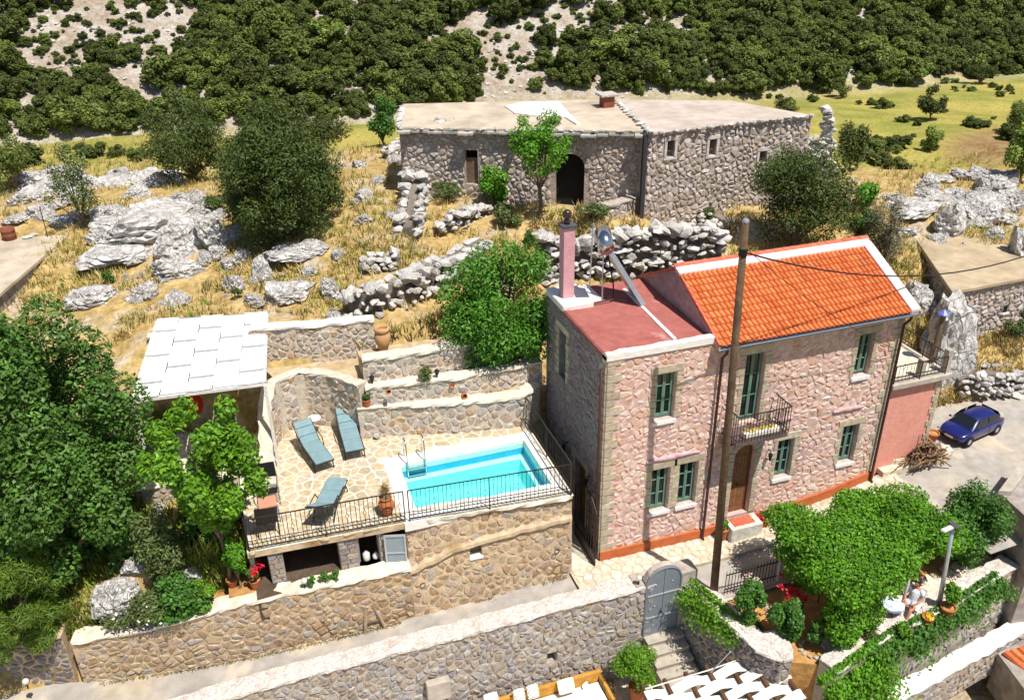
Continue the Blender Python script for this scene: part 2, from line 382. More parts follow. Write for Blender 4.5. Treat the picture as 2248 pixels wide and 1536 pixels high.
l_broom = leafmat('broom_leaves', ['#587324', '#68852a', '#47611e', '#7a9633', '#52682a'], .3)
l_vine = leafmat('vine_leaves', ['#528a1e', '#699f24', '#43751a', '#80b32f', '#5c8f24'], .35)
l_maquis = leafmat('maquis_leaves', ['#4c5a24', '#58692b', '#404f1f', '#687a33', '#616634', '#4a5f27', '#5d5f30', '#6e6a3c'], .26, .7, (.7, 1.75))
l_maquis2 = leafmat('maquis_leaves_light', ['#5f6e2e', '#6d7c36', '#526128', '#7d8942'], .28, .7, (.75, 1.7))
l_oak = leafmat('oak_leaves', ['#425220', '#4f6127', '#38461c', '#5d702f', '#4d5627'], .22, .6)
l_olive = leafmat('olive_leaves', ['#5a6a35', '#68783f', '#4b5a2c', '#778650'], .2)
l_grey = leafmat('dry_grey_twigs', ['#6e6a58', '#7f7a66', '#5c5a48', '#6a6f50'], .1)
l_straw = leafmat('straw_grass', ['#c4a766', '#d0b678', '#b59a58', '#dcc894', '#b0a05c', '#9a9650', '#c9b98a'], .25, .8)
l_grassg = leafmat('green_grass', ['#7f8f35', '#93a040', '#6c8030', '#a9a850'], .25, .8)
l_red = leafmat('red_petals', ['#d0162a', '#e0233a', '#b5101f'], .25)
l_pinkp = leafmat('pale_rose_petals', ['#e8c8bc', '#f0d8cc', '#dfae9c'], .25)
l_yellow = leafmat('yellow_petals', ['#e6c322', '#efd23a'], .25)
l_white = leafmat('white_petals', ['#ece8dc', '#e4e0d0'], .25)
l_dry = leafmat('dry_plant', ['#a58c5f', '#b89d6c', '#8d744b'], .2)

# ================================================================== terrain
CTL = [(700,690,5.0),(900,740,4.9),(960,690,5.2),(420,680,5.0),(300,650,4.9),(150,650,4.5),(840,640,5.5),(740,620,5.3),(560,640,5.2),(420,600,5.2),(250,600,4.9),
 (840,520,6.1),(700,530,5.8),(480,520,5.7),(300,540,5.4),(150,530,5.0),(780,400,6.3),(820,340,6.1),(880,430,6.2),(600,480,6.1),(300,440,5.6),(100,470,5.0),(50,400,4.4),(300,375,4.6),(30,560,4.4),
 (600,400,6.0),(460,360,4.6),
 (890,430,6.2),(1000,445,6.2),(1200,460,6.2),(1400,470,6.0),(1600,450,5.7),(1830,420,5.4),(1000,470,6.1),(1100,520,5.8),(1000,560,5.3),(1300,470,6.1),(1500,500,5.7),(1560,520,5.4),
 (1200,615,3.9),(1400,590,3.9),(1550,570,3.9),(1850,490,5.0),(1950,430,4.9),(1950,560,4.2),(2000,650,3.4),(1990,700,2.8),(2100,760,2.1),(2240,740,2.1),(2180,800,1.5),(2240,860,1.0),(2130,870,.9),
 (2050,430,4.7),(2200,420,4.5),(2240,520,4.4),(1700,520,4.9)]
FAR = [(1900,380,2.2),(2000,330,.6),(2150,300,0),(1900,290,-.4),(2000,225,-1.5),(2240,210,-1.5),(1650,215,-2),(1900,205,-2),(2240,330,1.0),
 (250,318,-2),(100,322,-2),(500,300,-2),(800,292,1.5),(900,225,-2)]
PTS = [GZ(*c) for c in CTL+FAR]
PTS += [Vector(q) for q in [(-20,4,2.5),(-24,8,3.8),(-30,16,4),(-16,4.5,2.2),(-14,9.6,4.2),(-12,10.6,4.9),(-8,9.6,4.9),(0,6.2,2.2),(4,6,2.4),(8,6,2.2),(10.5,5,2.4),(-3,7.9,4.85),(-5.5,8.0,4.85),(-16,1.5,.9),(-19,1,.6),
   (-12,6,2.1),(-9,4,2.0),(-5,3,1.0),(-2,3,.8),(12,3,1.4),(14,2.6,.9),(16,2,.6),(20,2.6,.9),(25,3,1.2),(-40,-5,2),(-30,0,1.5),(40,5,1.5),(40,20,3),(-40,25,2),(-60,50,-2),(60,50,-1),(-30,60,-2),(0,60,-2),(30,60,-1.5),(0,35,1.5),(6,30,3),(14,26,3)]]
PX = np.array([p.x for p in PTS]); PY = np.array([p.y for p in PTS]); PZ = np.array([p.z for p in PTS])
def hill_base(x):     # distance from the camera at which the hill starts
    return 78+.20*np.maximum(x+40, -30)*1.0
def vnoise(x, y, s, seed):
    """cheap smooth value noise on arrays"""
    x = x/s+seed*17.3; y = y/s-seed*9.1
    xi = np.floor(x); yi = np.floor(y); fx = x-xi; fy = y-yi; fx = fx*fx*(3-2*fx); fy = fy*fy*(3-2*fy)
    def h(a, b): q = np.sin(a*127.1+b*311.7+seed*74.7)*43758.5453; return q-np.floor(q)
    return (h(xi, yi)*(1-fx)+h(xi+1, yi)*fx)*(1-fy)+(h(xi, yi+1)*(1-fx)+h(xi+1, yi+1)*fx)*fy
def TZ(x, y):
    x = np.asarray(x, float); y = np.asarray(y, float); sh = x.shape; x = x.ravel(); y = y.ravel()
    d2 = (x[:, None]-PX)**2+(y[:, None]-PY)**2; wgt = 1/(d2+.25)**1.9
    z = (wgt*PZ).sum(1)/wgt.sum(1)
    z += (vnoise(x, y, 3., 1)-.5)*.35+(vnoise(x, y, 1.1, 2)-.5)*.14
    D = (x-CC.x)*math.sin(CY)+(y-CC.y)*math.cos(CY); lat = (x-CC.x)*math.cos(CY)-(y-CC.y)*math.sin(CY)
    b = 74+.32*np.clip(lat+30, -25, 90)
    h = -2+.52*(D-b)+(vnoise(x, y, 14., 3)-.5)*3.0*np.clip((D-b)/20, 0, 1)+(vnoise(x, y, 5., 4)-.5)*1.0*np.clip((D-b)/20, 0, 1)
    z = np.where(D > b-8, np.maximum(z*np.clip(1-(D-b+8)/8, 0, 1)-2*np.clip((D-b+8)/8, 0, 1), h), z)
    south = np.clip((-.2-y)/.6, 0, 1); z = z*(1-south)-4.2*south
    under = (y > -.3) & (y < 5.6) & (x > -9.6) & (x < 10.2); z = np.where(under, np.minimum(z, -.9), z); un2 = (y > 5) & (y < 6.6) & (x > -8.9) & (x < -.6); z = np.where(un2, np.minimum(z, 2.2), z)
    rd = (y > -.4) & (y < 1.3) & (x < -9); z = np.where(rd, np.minimum(z, -1.2), z)
    rd = (y < 2.6) & (y > -3) & (x > 9.5); z = np.where(rd & (x > 12.2), np.minimum(z, -.1+.06*(x-12)), np.where(rd, np.minimum(z, -.4), z))
    return z.reshape(sh)
def tz(x, y): return float(TZ(np.array([x]), np.array([y]))[0])
def axis(a, b, lo, hi, s0, s1):
    v = list(np.arange(lo, hi, s0)); q = lo; s = s0
    while q > a: s = min(s*1.12, s1); q -= s; v.insert(0, q)
    q = hi; s = s0
    while q < b: s = min(s*1.12, s1); q += s; v.append(q)
    return np.array(v)
def ground_material():
    m = bpy.data.materials.new('hill_ground'); m.use_nodes = True; t = m.node_tree; n = t.nodes; L = t.links.new; b = n['Principled BSDF']
    b.inputs['Roughness'].default_value = .95; b.inputs['Specular IOR Level'].default_value = .1
    tc = n.new('ShaderNodeTexCoord'); at = n.new('ShaderNodeAttribute'); at.attribute_name = 'kind'
    def noi(sc, d=8, dist=0.):
        q = n.new('ShaderNodeTexNoise'); q.inputs['Scale'].default_value = sc; q.inputs['Detail'].default_value = d; q.inputs['Distortion'].default_value = dist; L(tc.outputs['Object'], q.inputs['Vector']); return q
    def two(c1, c2, sc, lo=.4, hi=.6):
        q = noi(sc); mr = n.new('ShaderNodeMapRange'); mr.inputs[1].default_value = lo; mr.inputs[2].default_value = hi; L(q.outputs['Fac'], mr.inputs[0])
        mx = n.new('ShaderNodeMix'); mx.data_type = 'RGBA'; L(mr.outputs[0], mx.inputs[0]); mx.inputs[6].default_value = (*c1, 1); mx.inputs[7].default_value = (*c2, 1); return mx.outputs[2]
    straw = two(srgb('#a58c58'), srgb('#bda370'), 1.6); earth = two(srgb('#a8977f'), srgb('#bfb09b'), 2.5)
    mx = n.new('ShaderNodeMix'); mx.data_type = 'RGBA'; q = noi(.7); mr = n.new('ShaderNodeMapRange'); mr.inputs[1].default_value = .52; mr.inputs[2].default_value = .64; L(q.outputs['Fac'], mr.inputs[0]); L(mr.outputs[0], mx.inputs[0]); L(straw, mx.inputs[6]); L(earth, mx.inputs[7]); near = mx.outputs[2]
    field = two(srgb('#8a8840'), srgb('#b0a058'), .35, .42, .58); f2 = two(srgb('#a89c54'), srgb('#7f8640'), .12, .42, .58)
    mf = n.new('ShaderNodeMix'); mf.data_type = 'RGBA'; mf.inputs[0].default_value = .45; L(field, mf.inputs[6]); L(f2, mf.inputs[7])
    scree = two(srgb('#9c8a75'), srgb('#b7b1aa'), 1.6); sc2 = two(srgb('#8d7c66'), srgb('#b8b2aa'), .3)
    ms = n.new('ShaderNodeMix'); ms.data_type = 'RGBA'; ms.inputs[0].default_value = .5; L(scree, ms.inputs[6]); L(sc2, ms.inputs[7])
    sp = n.new('ShaderNodeSeparateColor'); L(at.outputs['Color'], sp.inputs[0])
    a = n.new('ShaderNodeMix'); a.data_type = 'RGBA'; L(sp.outputs[0], a.inputs[0]); L(near, a.inputs[6]); L(mf.outputs[2], a.inputs[7])
    c = n.new('ShaderNodeMix'); c.data_type = 'RGBA'; L(sp.outputs[1], c.inputs[0]); L(a.outputs[2], c.inputs[6]); L(ms.outputs[2], c.inputs[7])
    d = n.new('ShaderNodeMix'); d.data_type = 'RGBA'; L(sp.outputs[2], d.inputs[0]); L(c.outputs[2], d.inputs[6]); L(two(srgb('#98805a'), srgb('#8a6a48'), .8), d.inputs[7])
    q = noi(6., 10); mr = n.new('ShaderNodeMapRange'); mr.inputs[1].default_value = .3; mr.inputs[2].default_value = .7; mr.inputs[3].default_value = .7; mr.inputs[4].default_value = 1.2; L(q.outputs['Fac'], mr.inputs[0])
    mm = n.new('ShaderNodeVectorMath'); mm.operation = 'MULTIPLY'; L(d.outputs[2], mm.inputs[0]); L(mr.outputs[0], mm.inputs[1]); L(mm.outputs[0], b.inputs['Base Color'])
    bp = n.new('ShaderNodeBump'); bp.inputs['Strength'].default_value = .9; bp.inputs['Distance'].default_value = .15; q = noi(3., 10); L(q.outputs['Fac'], bp.inputs['Height']); L(bp.outputs[0], b.inputs['Normal'])
    return m
def pixels(x, y, z):
    dx = x-CC.x; dy = y-CC.y; dz = z-CC.z
    k = dx*FW.x+dy*FW.y+dz*FW.z; k = np.where(k < .5, .5, k)
    return 1124+CF*(dx*R2.x+dy*R2.y+dz*R2.z)/k, 768-CF*(dx*U2.x+dy*U2.y+dz*U2.z)/k, k
def make_ground():
    gx = axis(-220, 260, -34, 34, .6, 9); gy = axis(-30, 420, -2, 36, .6, 9)
    X, Y = np.meshgrid(gx, gy); Z = TZ(X, Y); ny, nx = X.shape
    co = np.stack([X, Y, Z], -1).reshape(-1, 3).astype('f'); idx = np.arange(nx*ny).reshape(ny, nx)
    F = np.stack([idx[:-1, :-1], idx[:-1, 1:], idx[1:, 1:], idx[1:, :-1]], -1).reshape(-1, 4)
    me = bpy.data.meshes.new('hillside'); me.from_pydata(co.tolist(), [], F.tolist())
    D = (X-CC.x)*math.sin(CY)+(Y-CC.y)*math.cos(CY); lat = (X-CC.x)*math.cos(CY)-(Y-CC.y)*math.sin(CY)
    b = 74+.32*np.clip(lat+30, -25, 90)
    near = np.clip((D-42)/7, 0, 1); hl = np.clip((D-b+1)/3, 0, 1)
    px, py, k = pixels(X, Y, Z)
    dry = np.clip(1-np.hypot((px-2180)/130, (py-325)/52)**3, 0, 1)*(D > 42)
    gr = np.stack([near, hl, dry, np.ones_like(D)], -1).reshape(-1, 4).astype('f')
    ca = me.color_attributes.new('kind', 'FLOAT_COLOR', 'POINT'); ca.data.foreach_set('color', gr.ravel())
    me.materials.append(ground_material()); me.polygons.foreach_set('use_smooth', [True]*len(me.polygons))
    o = link('hillside', me, None, kind='structure'); return o
make_ground()

# ================================================================== street
def SZ(x):   # street level along the lane
    ks = [(-30, -1.5), (-16, -.85), (-11, -.72), (-6.6, -.52), (-4.6, -.42), (0, -.27), (3.5, -.35), (6, -.23), (7.8, -.03), (10, .45), (12, .62), (16, .66), (40, .9)]
    for (a, p), (c, q) in zip(ks, ks[1:]):
        if a <= x <= c: return p+(q-p)*(x-a)/(c-a)
    return ks[0][1] if x < ks[0][0] else ks[-1][1]
def FB(x):   # foot line of the walls on the uphill side of the lane
    ks = [(-30, 4.), (-19, 2.1), (-14.2, .75), (-11.8, .35), (-9.3, .08), (-6.6, -.1), (-4.6, -.15), (-.9, -.15), (0, -.02), (10, -.02), (40, -.02)]
    for (a, p), (c, q) in zip(ks, ks[1:]):
        if a <= x <= c: return p+(q-p)*(x-a)/(c-a)
mb = MB(); xs = [-30+i*.5 for i in range(87)]
row = []
for x in xs:
    z = SZ(x); e = min(1, max(0, (x-1.3)/1.2)); ye = -1.3*(1-e)-2.6*e; y0 = FB(x)+.05
    row.append([(x, y0+(ye-y0)*k, z-.02-.012*k) for k in (0, .25, .5, .75, 1)])
k0 = 0
for a, b in zip(row, row[1:]):
    for i in range(4): mb.add([a[i], a[i+1], b[i+1], b[i]], [(0, 1, 2, 3)])
structure('road', mb, m_road)
# the wide part of the road by the car
mb = MB()
for i in range(12):
    for j in range(8):
        q = []
        for di, dj in ((0, 0), (1, 0), (1, 1), (0, 1)):
            x = 10.4+(i+di)*1.6; y = -4.2+(j+dj)*.9
            q.append((x, y, SZ(x)-.035+.012*max(0, y)))
        mb.add(q, [(0, 1, 2, 3)])
structure('road_junction', mb, m_road)
# crazy paving along the facade
pv = bpy.data.objects.new('pavement', None); COL.objects.link(pv); pv['kind'] = 'structure'; ORG[pv] = Vector((0, 0, 0))
def pavfn(s, t, d):
    x = -1.0+s; return Vector((x, FB(x)-t, SZ(x)+.075+d))
mb = MB(); W = 11.4; n = 24
for i in range(n):
    a, b = W*i/n, W*(i+1)/n
    wa = 1.05 if a < 9.9 else .7
    mb.add([pavfn(a, 1.08, 0), pavfn(b, 1.08, 0), pavfn(b, -.03, 0), pavfn(a, -.03, 0), pavfn(a, 1.08, -.16), pavfn(b, 1.08, -.16)], [(0, 1, 2, 3), (4, 5, 1, 0)])
mb.build('paving_bed', m_pavgrout, pv)
lay(pv, cells(W, 1.08, .27, .25, .03, 5), pavfn, m_pavst, .016, 3, name='paving_stone', stuff='small_paving', rough=.1, inset=.06, base=.001)
# passage floor between pool wall and house
mb = MB(); mb.box((-.92, -.16, -.9), (-.02, 6.2, -.2)); structure('passage_floor', mb, m_pavst)
# ================================================================== main house
H = thing('stone_house', 'two storey pink stone house with orange tile roof and green windows', 'house', (0, 0, 0))
FA = Fr((0, 0, 0), (9.62, 0, 0))
WIN = [(1.51, 4.36, 2.11, 5.86), (1.56, 1.16, 2.16, 2.68), (2.47, 1.16, 3.07, 2.68), (5.79, 1.34, 6.36, 2.74), (8.12, 1.34, 8.7, 2.74), (8.08, 4.5, 8.62, 5.92)]
BALD = (4.28, 3.68, 4.92, 5.96); DOOR = (4.3, .28, 5.02, 2.86)
holes = WIN+[BALD, DOOR]
Zb = -.9
mb = MB()
holed(mb, FA.P, 0, 9.62, Zb, 6.62, holes, .24)
mb.add([FA.P(0, 6.62), FA.P(3.2, 6.62), FA.P(3.2, 6.7), FA.P(0, 6.7)], [(0, 1, 2, 3)])
mb.build('front_wall', m_pinkmort, H)
# side wall (x=0), back and right walls
LW = (1.25, 4.4, 1.8, 6.05)   # side window measured along y from the front corner
wy = GX(1235, 770, 0).y
wz0, wz1 = GX(1233, 828, 0).z, GX(1236, 728, 0).z
sd = GX(1275, 1000, 0).y
SH = [(wy-.28, wz0, wy+.28, wz1), (sd-.42, -.2, sd+.42, 2.3)]
side = lambda a, t, d=0.: Vector((-d, a, t))
mb = MB(); q = lambda a, t, d=0: side(a, t, d)
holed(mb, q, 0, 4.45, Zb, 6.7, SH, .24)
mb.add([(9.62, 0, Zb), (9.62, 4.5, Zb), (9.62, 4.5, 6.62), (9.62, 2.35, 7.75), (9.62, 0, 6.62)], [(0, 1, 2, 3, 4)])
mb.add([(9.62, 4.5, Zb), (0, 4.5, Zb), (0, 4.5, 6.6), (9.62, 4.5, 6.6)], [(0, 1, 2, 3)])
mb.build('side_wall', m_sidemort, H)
# dark sheets behind the openings, standing in for the unlit rooms
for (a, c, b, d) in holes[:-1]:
    mb = MB(); mb.add([FA.P(a-.02, c-.02, -.245), FA.P(b+.02, c-.02, -.245), FA.P(b+.02, d+.02, -.245), FA.P(a-.02, d+.02, -.245)], [(0, 1, 2, 3)]); mb.build('room_shade_sheet', m_dark, H)
for (a, c, b, d) in SH: mb = MB(); mb.add([side(a, c, -.245), side(b, c, -.245), side(b, d, -.245), side(a, d, -.245)], [(3, 2, 1, 0)]); mb.build('room_shade_sheet', m_dark, H)
# quoin surrounds
SUR = []   # holes for the rubble (surrounds included)
def surround(parent, fn, h, r, jamb=.17, lintel=.24, sill=True, below=0.):
    a, c, b, d = h
    z = c
    k = 0
    while z < d-.03:
        hh = min(r.uniform(.2, .28), d-z)
        if d-z-hh < .1: hh = d-z
        for sgn in (-1, 1):
            wd = jamb*(1.35 if (k+(sgn > 0)) % 2 else .85)
            x0, x1 = (a-wd, a) if sgn < 0 else (b, b+wd)
            pr = r.uniform(.018, .03)
            cut(parent, fn, x0, z+.006, x1, z+hh-.006, pr)
        z += hh; k += 1
    cut(parent, fn, a-jamb*1.2, d+.004, b+jamb*1.2, d+lintel, .028)
    if sill:
        mb = MB(); P = fn
        mb.hexa([P(a-.06, c-.12, -.1), P(b+.06, c-.12, -.1), P(b+.06, c-.12, .07), P(a-.06, c-.12, .07), P(a-.06, c-.005, -.2), P(b+.06, c-.005, -.2), P(b+.06, c-.015, .07), P(a-.06, c-.015, .07)])
        mb.build('sill', m_whitewash, parent)
    SUR.append((a-jamb*1.1, c-(.14 if sill else 0), b+jamb*1.1, d+lintel))
def cut(parent, fn, x0, z0, x1, z1, pr, m=None, name='cut_stone'):
    mb = MB(); e = .012
    v = [fn(x0, z0, -.02), fn(x1, z0, -.02), fn(x1, z1, -.02), fn(x0, z1, -.02), fn(x0+e, z0+e, pr), fn(x1-e, z0+e, pr), fn(x1-e, z1-e, pr), fn(x0+e, z1-e, pr)]
    mb.add(v, [(0, 1, 5, 4), (1, 2, 6, 5), (2, 3, 7, 6), (3, 0, 4, 7), (4, 5, 6, 7)]); mb.build(name, m or m_quoin, parent)
def casement(win, fn, h, mid=True, low=.0, open_=False):
    a, c, b, d = h; dp = -.15
    def pc(x0, z0, x1, z1, d0, d1, mb):
        mb.hexa([fn(x0, z0, d0), fn(x1, z0, d0), fn(x1, z0, d1), fn(x0, z0, d1), fn(x0, z1, d0), fn(x1, z1, d0), fn(x1, z1, d1), fn(x0, z1, d1)])
    fr = MB(); t = .055
    pc(a, c, a+t, d, dp-.05, dp, fr); pc(b-t, c, b, d, dp-.05, dp, fr); pc(a+t, d-t, b-t, d, dp-.05, dp, fr); pc(a+t, c, b-t, c+t, dp-.05, dp, fr)
    fr.build('frame', m_green, win)
    m = (a+b)/2
    for x0, x1 in ((a+t, m), (m, b-t)):
        cm = MB(); t2 = .045
        pc(x0+.003, c+t, x0+t2, d-t-.003, dp-.035, dp+.025, cm); pc(x1-t2, c+t, x1-.003, d-t-.003, dp-.035, dp+.025, cm)
        pc(x0+t2, c+t, x1-t2, c+t+.09, dp-.035, dp+.02, cm); pc(x0+t2, d-t-.06, x1-t2, d-t-.003, dp-.035, dp+.02, cm)
        for k in (.36, .68): pc(x0+t2, c+(d-c)*k, x1-t2, c+(d-c)*k+.022, dp-.03, dp+.012, cm)
        cm.build('casement', m_green, win)
        g = MB(); g.add([fn(x0+t2, c+t, dp-.02), fn(x1-t2, c+t, dp-.02), fn(x1-t2, d-t, dp-.02), fn(x0+t2, d-t, dp-.02)], [(0, 1, 2, 3)]); g.build('pane', m_glass, win)
def part_empty(name, parent, label=None):
    o = bpy.data.objects.new(name, None); COL.objects.link(o); o.parent = parent; o.empty_display_size = .1
    if label: o['label'] = label
    return o
r0 = random.Random(3)
for h in WIN:
    wn = part_empty('window', H); surround(wn, FA.P, h, r0); casement(wn, FA.P, h)
wn = part_empty('balcony_door', H); surround(wn, FA.P, BALD, r0, jamb=.19, lintel=.26, sill=False); casement(wn, FA.P, BALD)
# side window
wn = part_empty('window', H); s_sur = len(SUR); surround(wn, side, SH[0], r0, jamb=.2, sill=False); casement(wn, side, SH[0])
sd_ = part_empty('side_door', H); surround(sd_, side, SH[1], r0, jamb=.2, lintel=.22, sill=False)
mb = MB(); mb.add([side(SH[1][0], SH[1][1], -.18), side(SH[1][2], SH[1][1], -.18), side(SH[1][2], SH[1][3], -.18), side(SH[1][0], SH[1][3], -.18)], [(3, 2, 1, 0)]); mb.build('door_leaf', m_wood, sd_)
side_holes = SUR[s_sur:]; SUR = SUR[:s_sur]
# arched front door
dr = part_empty('front_door', H)
a, c, b, d = DOOR; mid = (a+b)/2; rad = (b-a)/2; zs = d-rad
n = 9
for i in range(6):
    x0 = a+(b-a)*i/6+.004; x1 = a+(b-a)*(i+1)/6-.004
    top = zs+math.sqrt(max(0, rad**2-((x0+x1)/2-mid)**2))
    m_ = MB(); m_.box((x0, .16, c+.02), (x1, .22, top)); m_.build('plank', m_wood, dr)
mb = MB()
for z in (c+.25, c+1.0, zs-.1):
    for i in range(6): mb.ball((a+(b-a)*(i+.5)/6, .155, z), .018, 6, 4)
mb.ball((a+.3, .14, c+1.05), .05, 8, 6, (1, .6, 1)); mb.build('studs', m_iron, dr)
mb = MB()
for sgn in (-1, 1):   # spandrels
    for i in range(n):
        t0 = math.pi/2*i/n; t1 = math.pi/2*(i+1)/n
        x0 = mid+sgn*rad*math.sin(t0); x1 = mid+sgn*rad*math.sin(t1); z0 = zs+rad*math.cos(t0); z1 = zs+rad*math.cos(t1)
        mb.add([(x0, .002, z0), (x1, .002, z1), (x1, .002, d), (x0, .002, d), (x0, .24, z0), (x1, .24, z1)], [(0, 1, 2, 3), (0, 4, 5, 1)])
mb.build('arch_infill', m_quoin, dr)
for i in range(9):   # voussoirs
    t0 = -math.pi/2+math.pi*i/9; t1 = t0+math.pi/9; ri, ro = rad+.004, rad+.21; e = .02
    P = lambda t, r_, d_: (mid+r_*math.sin(t), -d_, zs+r_*math.cos(t))
    mb = MB(); mb.add([P(t0+e, ri, -.02), P(t1-e, ri, -.02), P(t1-e, ro, -.02), P(t0+e, ro, -.02), P(t0+e*1.6, ri+.01, .035), P(t1-e*1.6, ri+.01, .035), P(t1-e*1.6, ro-.012, .035), P(t0+e*1.6, ro-.012, .035)], [(0, 1, 5, 4), (1, 2, 6, 5), (2, 3, 7, 6), (3, 0, 4, 7), (4, 5, 6, 7)]); mb.build('voussoir', m_quoin, dr)
z = c; k = 0
while z < zs-.02:
    hh = min(.26, zs-z)
    for x0, x1 in ((a-(.24 if k % 2 else .17), a), (b, b+(.17 if k % 2 else .24))): cut(dr, FA.P, x0, z+.006, x1, z+hh-.006, .03)
    z += hh; k += 1
SUR.append((a-.22, c-.1, b+.22, d+.2))
# corner quoins
for side_x, sgn in ((0, 1), (9.62, -1)):
    z = SZ(side_x)+.1 if side_x == 0 else .7; k = 0
    while z < 6.4:
        hh = r0.uniform(.22, .3); wd = .42 if k % 2 else .26
        x0, x1 = (0.004, wd) if sgn > 0 else (9.62-wd, 9.616)
        cut(H, FA.P, x0, z+.006, x1, z+hh-.006, .03); 
        if sgn > 0: cut(H, side, .004, z+.006, (.26 if k % 2 else .42), z+hh-.006, .03)
        z += hh; k += 1
SUR.append((-1, -1, .34, 8)); SUR.append((9.3, -1, 11, 8)); side_holes.append((-1, -2, .34, 8))
cs = cells(9.62, 7.2, .2, .17, .018, 11, jit=.5, drop=.27, holes=[(h[0], h[1]+.6, h[2], h[3]+.6) for h in SUR], region=lambda x, y: y-.6 > SZ(x)+.25 and y-.6 < (6.6 if x < 3.2 else 6.55))
lay(H, cs, lambda s, t, d: FA.P(s, t-.6, d), m_pinkst, .016, 5, stuff='stone_facing', rough=1.3, inset=.3, base=-.004)
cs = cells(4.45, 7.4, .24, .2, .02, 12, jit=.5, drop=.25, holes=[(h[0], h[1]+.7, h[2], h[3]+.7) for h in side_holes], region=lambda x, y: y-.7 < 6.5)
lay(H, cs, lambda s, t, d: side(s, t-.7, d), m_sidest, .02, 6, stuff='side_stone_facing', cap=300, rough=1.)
# raised pink mortar bands
for x0, x1, z0 in ((1.35, 3.1, 3.02), (5.55, 6.15, 3.5), (7.6, 8.7, 3.38)):
    mb = MB(); n = 14; r = random.Random(x0); pts = []
    for i in range(n+1):
        x = x0+(x1-x0)*i/n; wv = .07*math.sin(math.pi*min(1, max(.12, i/n)))+.02; o_ = r.uniform(-.02, .02); pts.append((x, z0+o_-wv, z0+o_+wv))
    for p, q in zip(pts, pts[1:]):
        mb.add([(p[0], -.045, p[1]), (q[0], -.045, q[1]), (q[0], -.058, (q[1]+q[2])/2), (p[0], -.058, (p[1]+p[2])/2), (q[0], -.045, q[2]), (p[0], -.045, p[2]), (p[0], 0, p[1]), (q[0], 0, q[1]), (p[0], 0, p[2]), (q[0], 0, q[2])], [(0, 1, 2, 3), (3, 2, 4, 5), (6, 7, 1, 0), (5, 4, 9, 8)])
    mb.build('mortar_band', mat('pale_pink_mortar', [srgb('#c49ca0'), srgb('#cfaaae')], bump=.3), H, smooth=True)
# orange plinth, follows the street
mb = MB()
xs = [0]+[i*.5 for i in range(1, 20)]+[9.64]
for p, q in zip(xs, xs[1:]):
    if 4.05 < (p+q)/2 < 5.25:
        if mb.v: mb.build('plinth', m_orange, H); mb = MB()
        continue
    za, zb = SZ(p), SZ(q)
    mb.hexa([(p, -.075, za-.2), (q, -.075, zb-.2), (q, 0.01, zb-.2), (p, 0.01, za-.2), (p, -.07, za+.4), (q, -.07, zb+.4), (q, 0.01, zb+.42), (p, 0.01, za+.42)])
mb.build('plinth', m_orange, H)
# flat red roof with white parapets
mb = MB(); mb.add([(.22, .2, 6.6), (3.2, .2, 6.58), (3.2, 4.45, 6.66), (.22, 4.45, 6.68)], [(0, 1, 2, 3)])
mb.build('flat_roof', m_redroof, H)
def lip(pts, wd, h0, h1, m, name, r, seg=8):
    mb = MB(); rows = []
    for (x, y, z), (x2, y2, z2) in zip(pts, pts[1:]):
        for i in range(seg+1):
            t = i/seg; p = Vector((x+(x2-x)*t, y+(y2-y)*t, z+(z2-z)*t)); u = Vector((x2-x, y2-y, 0)).normalized(); nn = Vector((-u.y, u.x, 0)); wv = wd*r.uniform(.88, 1.12)
            rows.append([p+nn*0-Vector((0, 0, h0)), p+Vector((0, 0, h1*r.uniform(.75, 1))), p+nn*wv*.5+Vector((0, 0, h1*r.uniform(.95, 1.15))), p+nn*wv+Vector((0, 0, h1*r.uniform(.6, .9))), p+nn*wv*1.1-Vector((0, 0, h0))])
    for a, b in zip(rows, rows[1:]):
        for i in range(4): mb.add([a[i], b[i], b[i+1], a[i+1]], [(0, 1, 2, 3)])
    mb.add(rows[0], [(0, 1, 2, 3, 4)]); mb.add(rows[-1], [(4, 3, 2, 1, 0)])
    return mb.build(name, m, H, smooth=False)
lip([(-.03, -.05, 6.62), (3.3, -.05, 6.6)], .26, .06, .15, m_whitewash, 'front_parapet', r0, 14)
lip([(-.03, 3.2, 6.62), (-.03, -.02, 6.62)][::1], .26, .06, .06, m_redroof, 'side_parapet', r0, 10)
mb = MB(); mb.box((-.04, 3.05, 6.6), (.95, 4.5, 6.82)); mb.box((.95, 3.35, 6.6), (1.35, 4.5, 6.74)); mb.build('chimney_base', m_whitewash, H, bevel=.05)
lip([(2.36, 3.9, 6.63), (2.25, .4, 6.6)][::-1], .1, .02, .05, m_whitewash, 'white_seam', r0, 10)
mb = MB()
for y in (.9, 1.35, 1.9, 2.5): 
    mb.bar((.5, y, 6.602), (1.7+.2*math.sin(y*5), y+.12, 6.6), .03, .03)
mb.build('roof_seam', m_redroof, H)
# gable and tile roof
RZ, EZ, RY = 7.78, 6.62, 2.38
mb = MB(); mb.add([(3.22, .0, 6.5), (3.22, 4.6, 6.5), (3.22, 4.6, 6.62), (3.22, RY, RZ-.05), (3.22, 0, EZ-.03)], [(4, 3, 2, 1, 0)]); mb.build('gable', m_gable, H)
RF = part_empty('tile_roof', H)
sl_u = Vector((0, RY+.3, RZ-EZ+.12)); SL = sl_u.length; sl_u.normalize(); sn = Vector((0, -sl_u.z, sl_u.y))
e0 = Vector((0, -.30, EZ-.08))
mb = MB(); t0 = e0+sl_u*0-sn*.05
mb.hexa([(3.16, e0.y, e0.z-.09), (9.75, e0.y, e0.z-.09), (9.75, RY, RZ-.1), (3.16, RY, RZ-.1), (3.16, e0.y, e0.z-.02), (9.75, e0.y, e0.z-.02), (9.75, RY, RZ-.02), (3.16, RY, RZ-.02)]); 
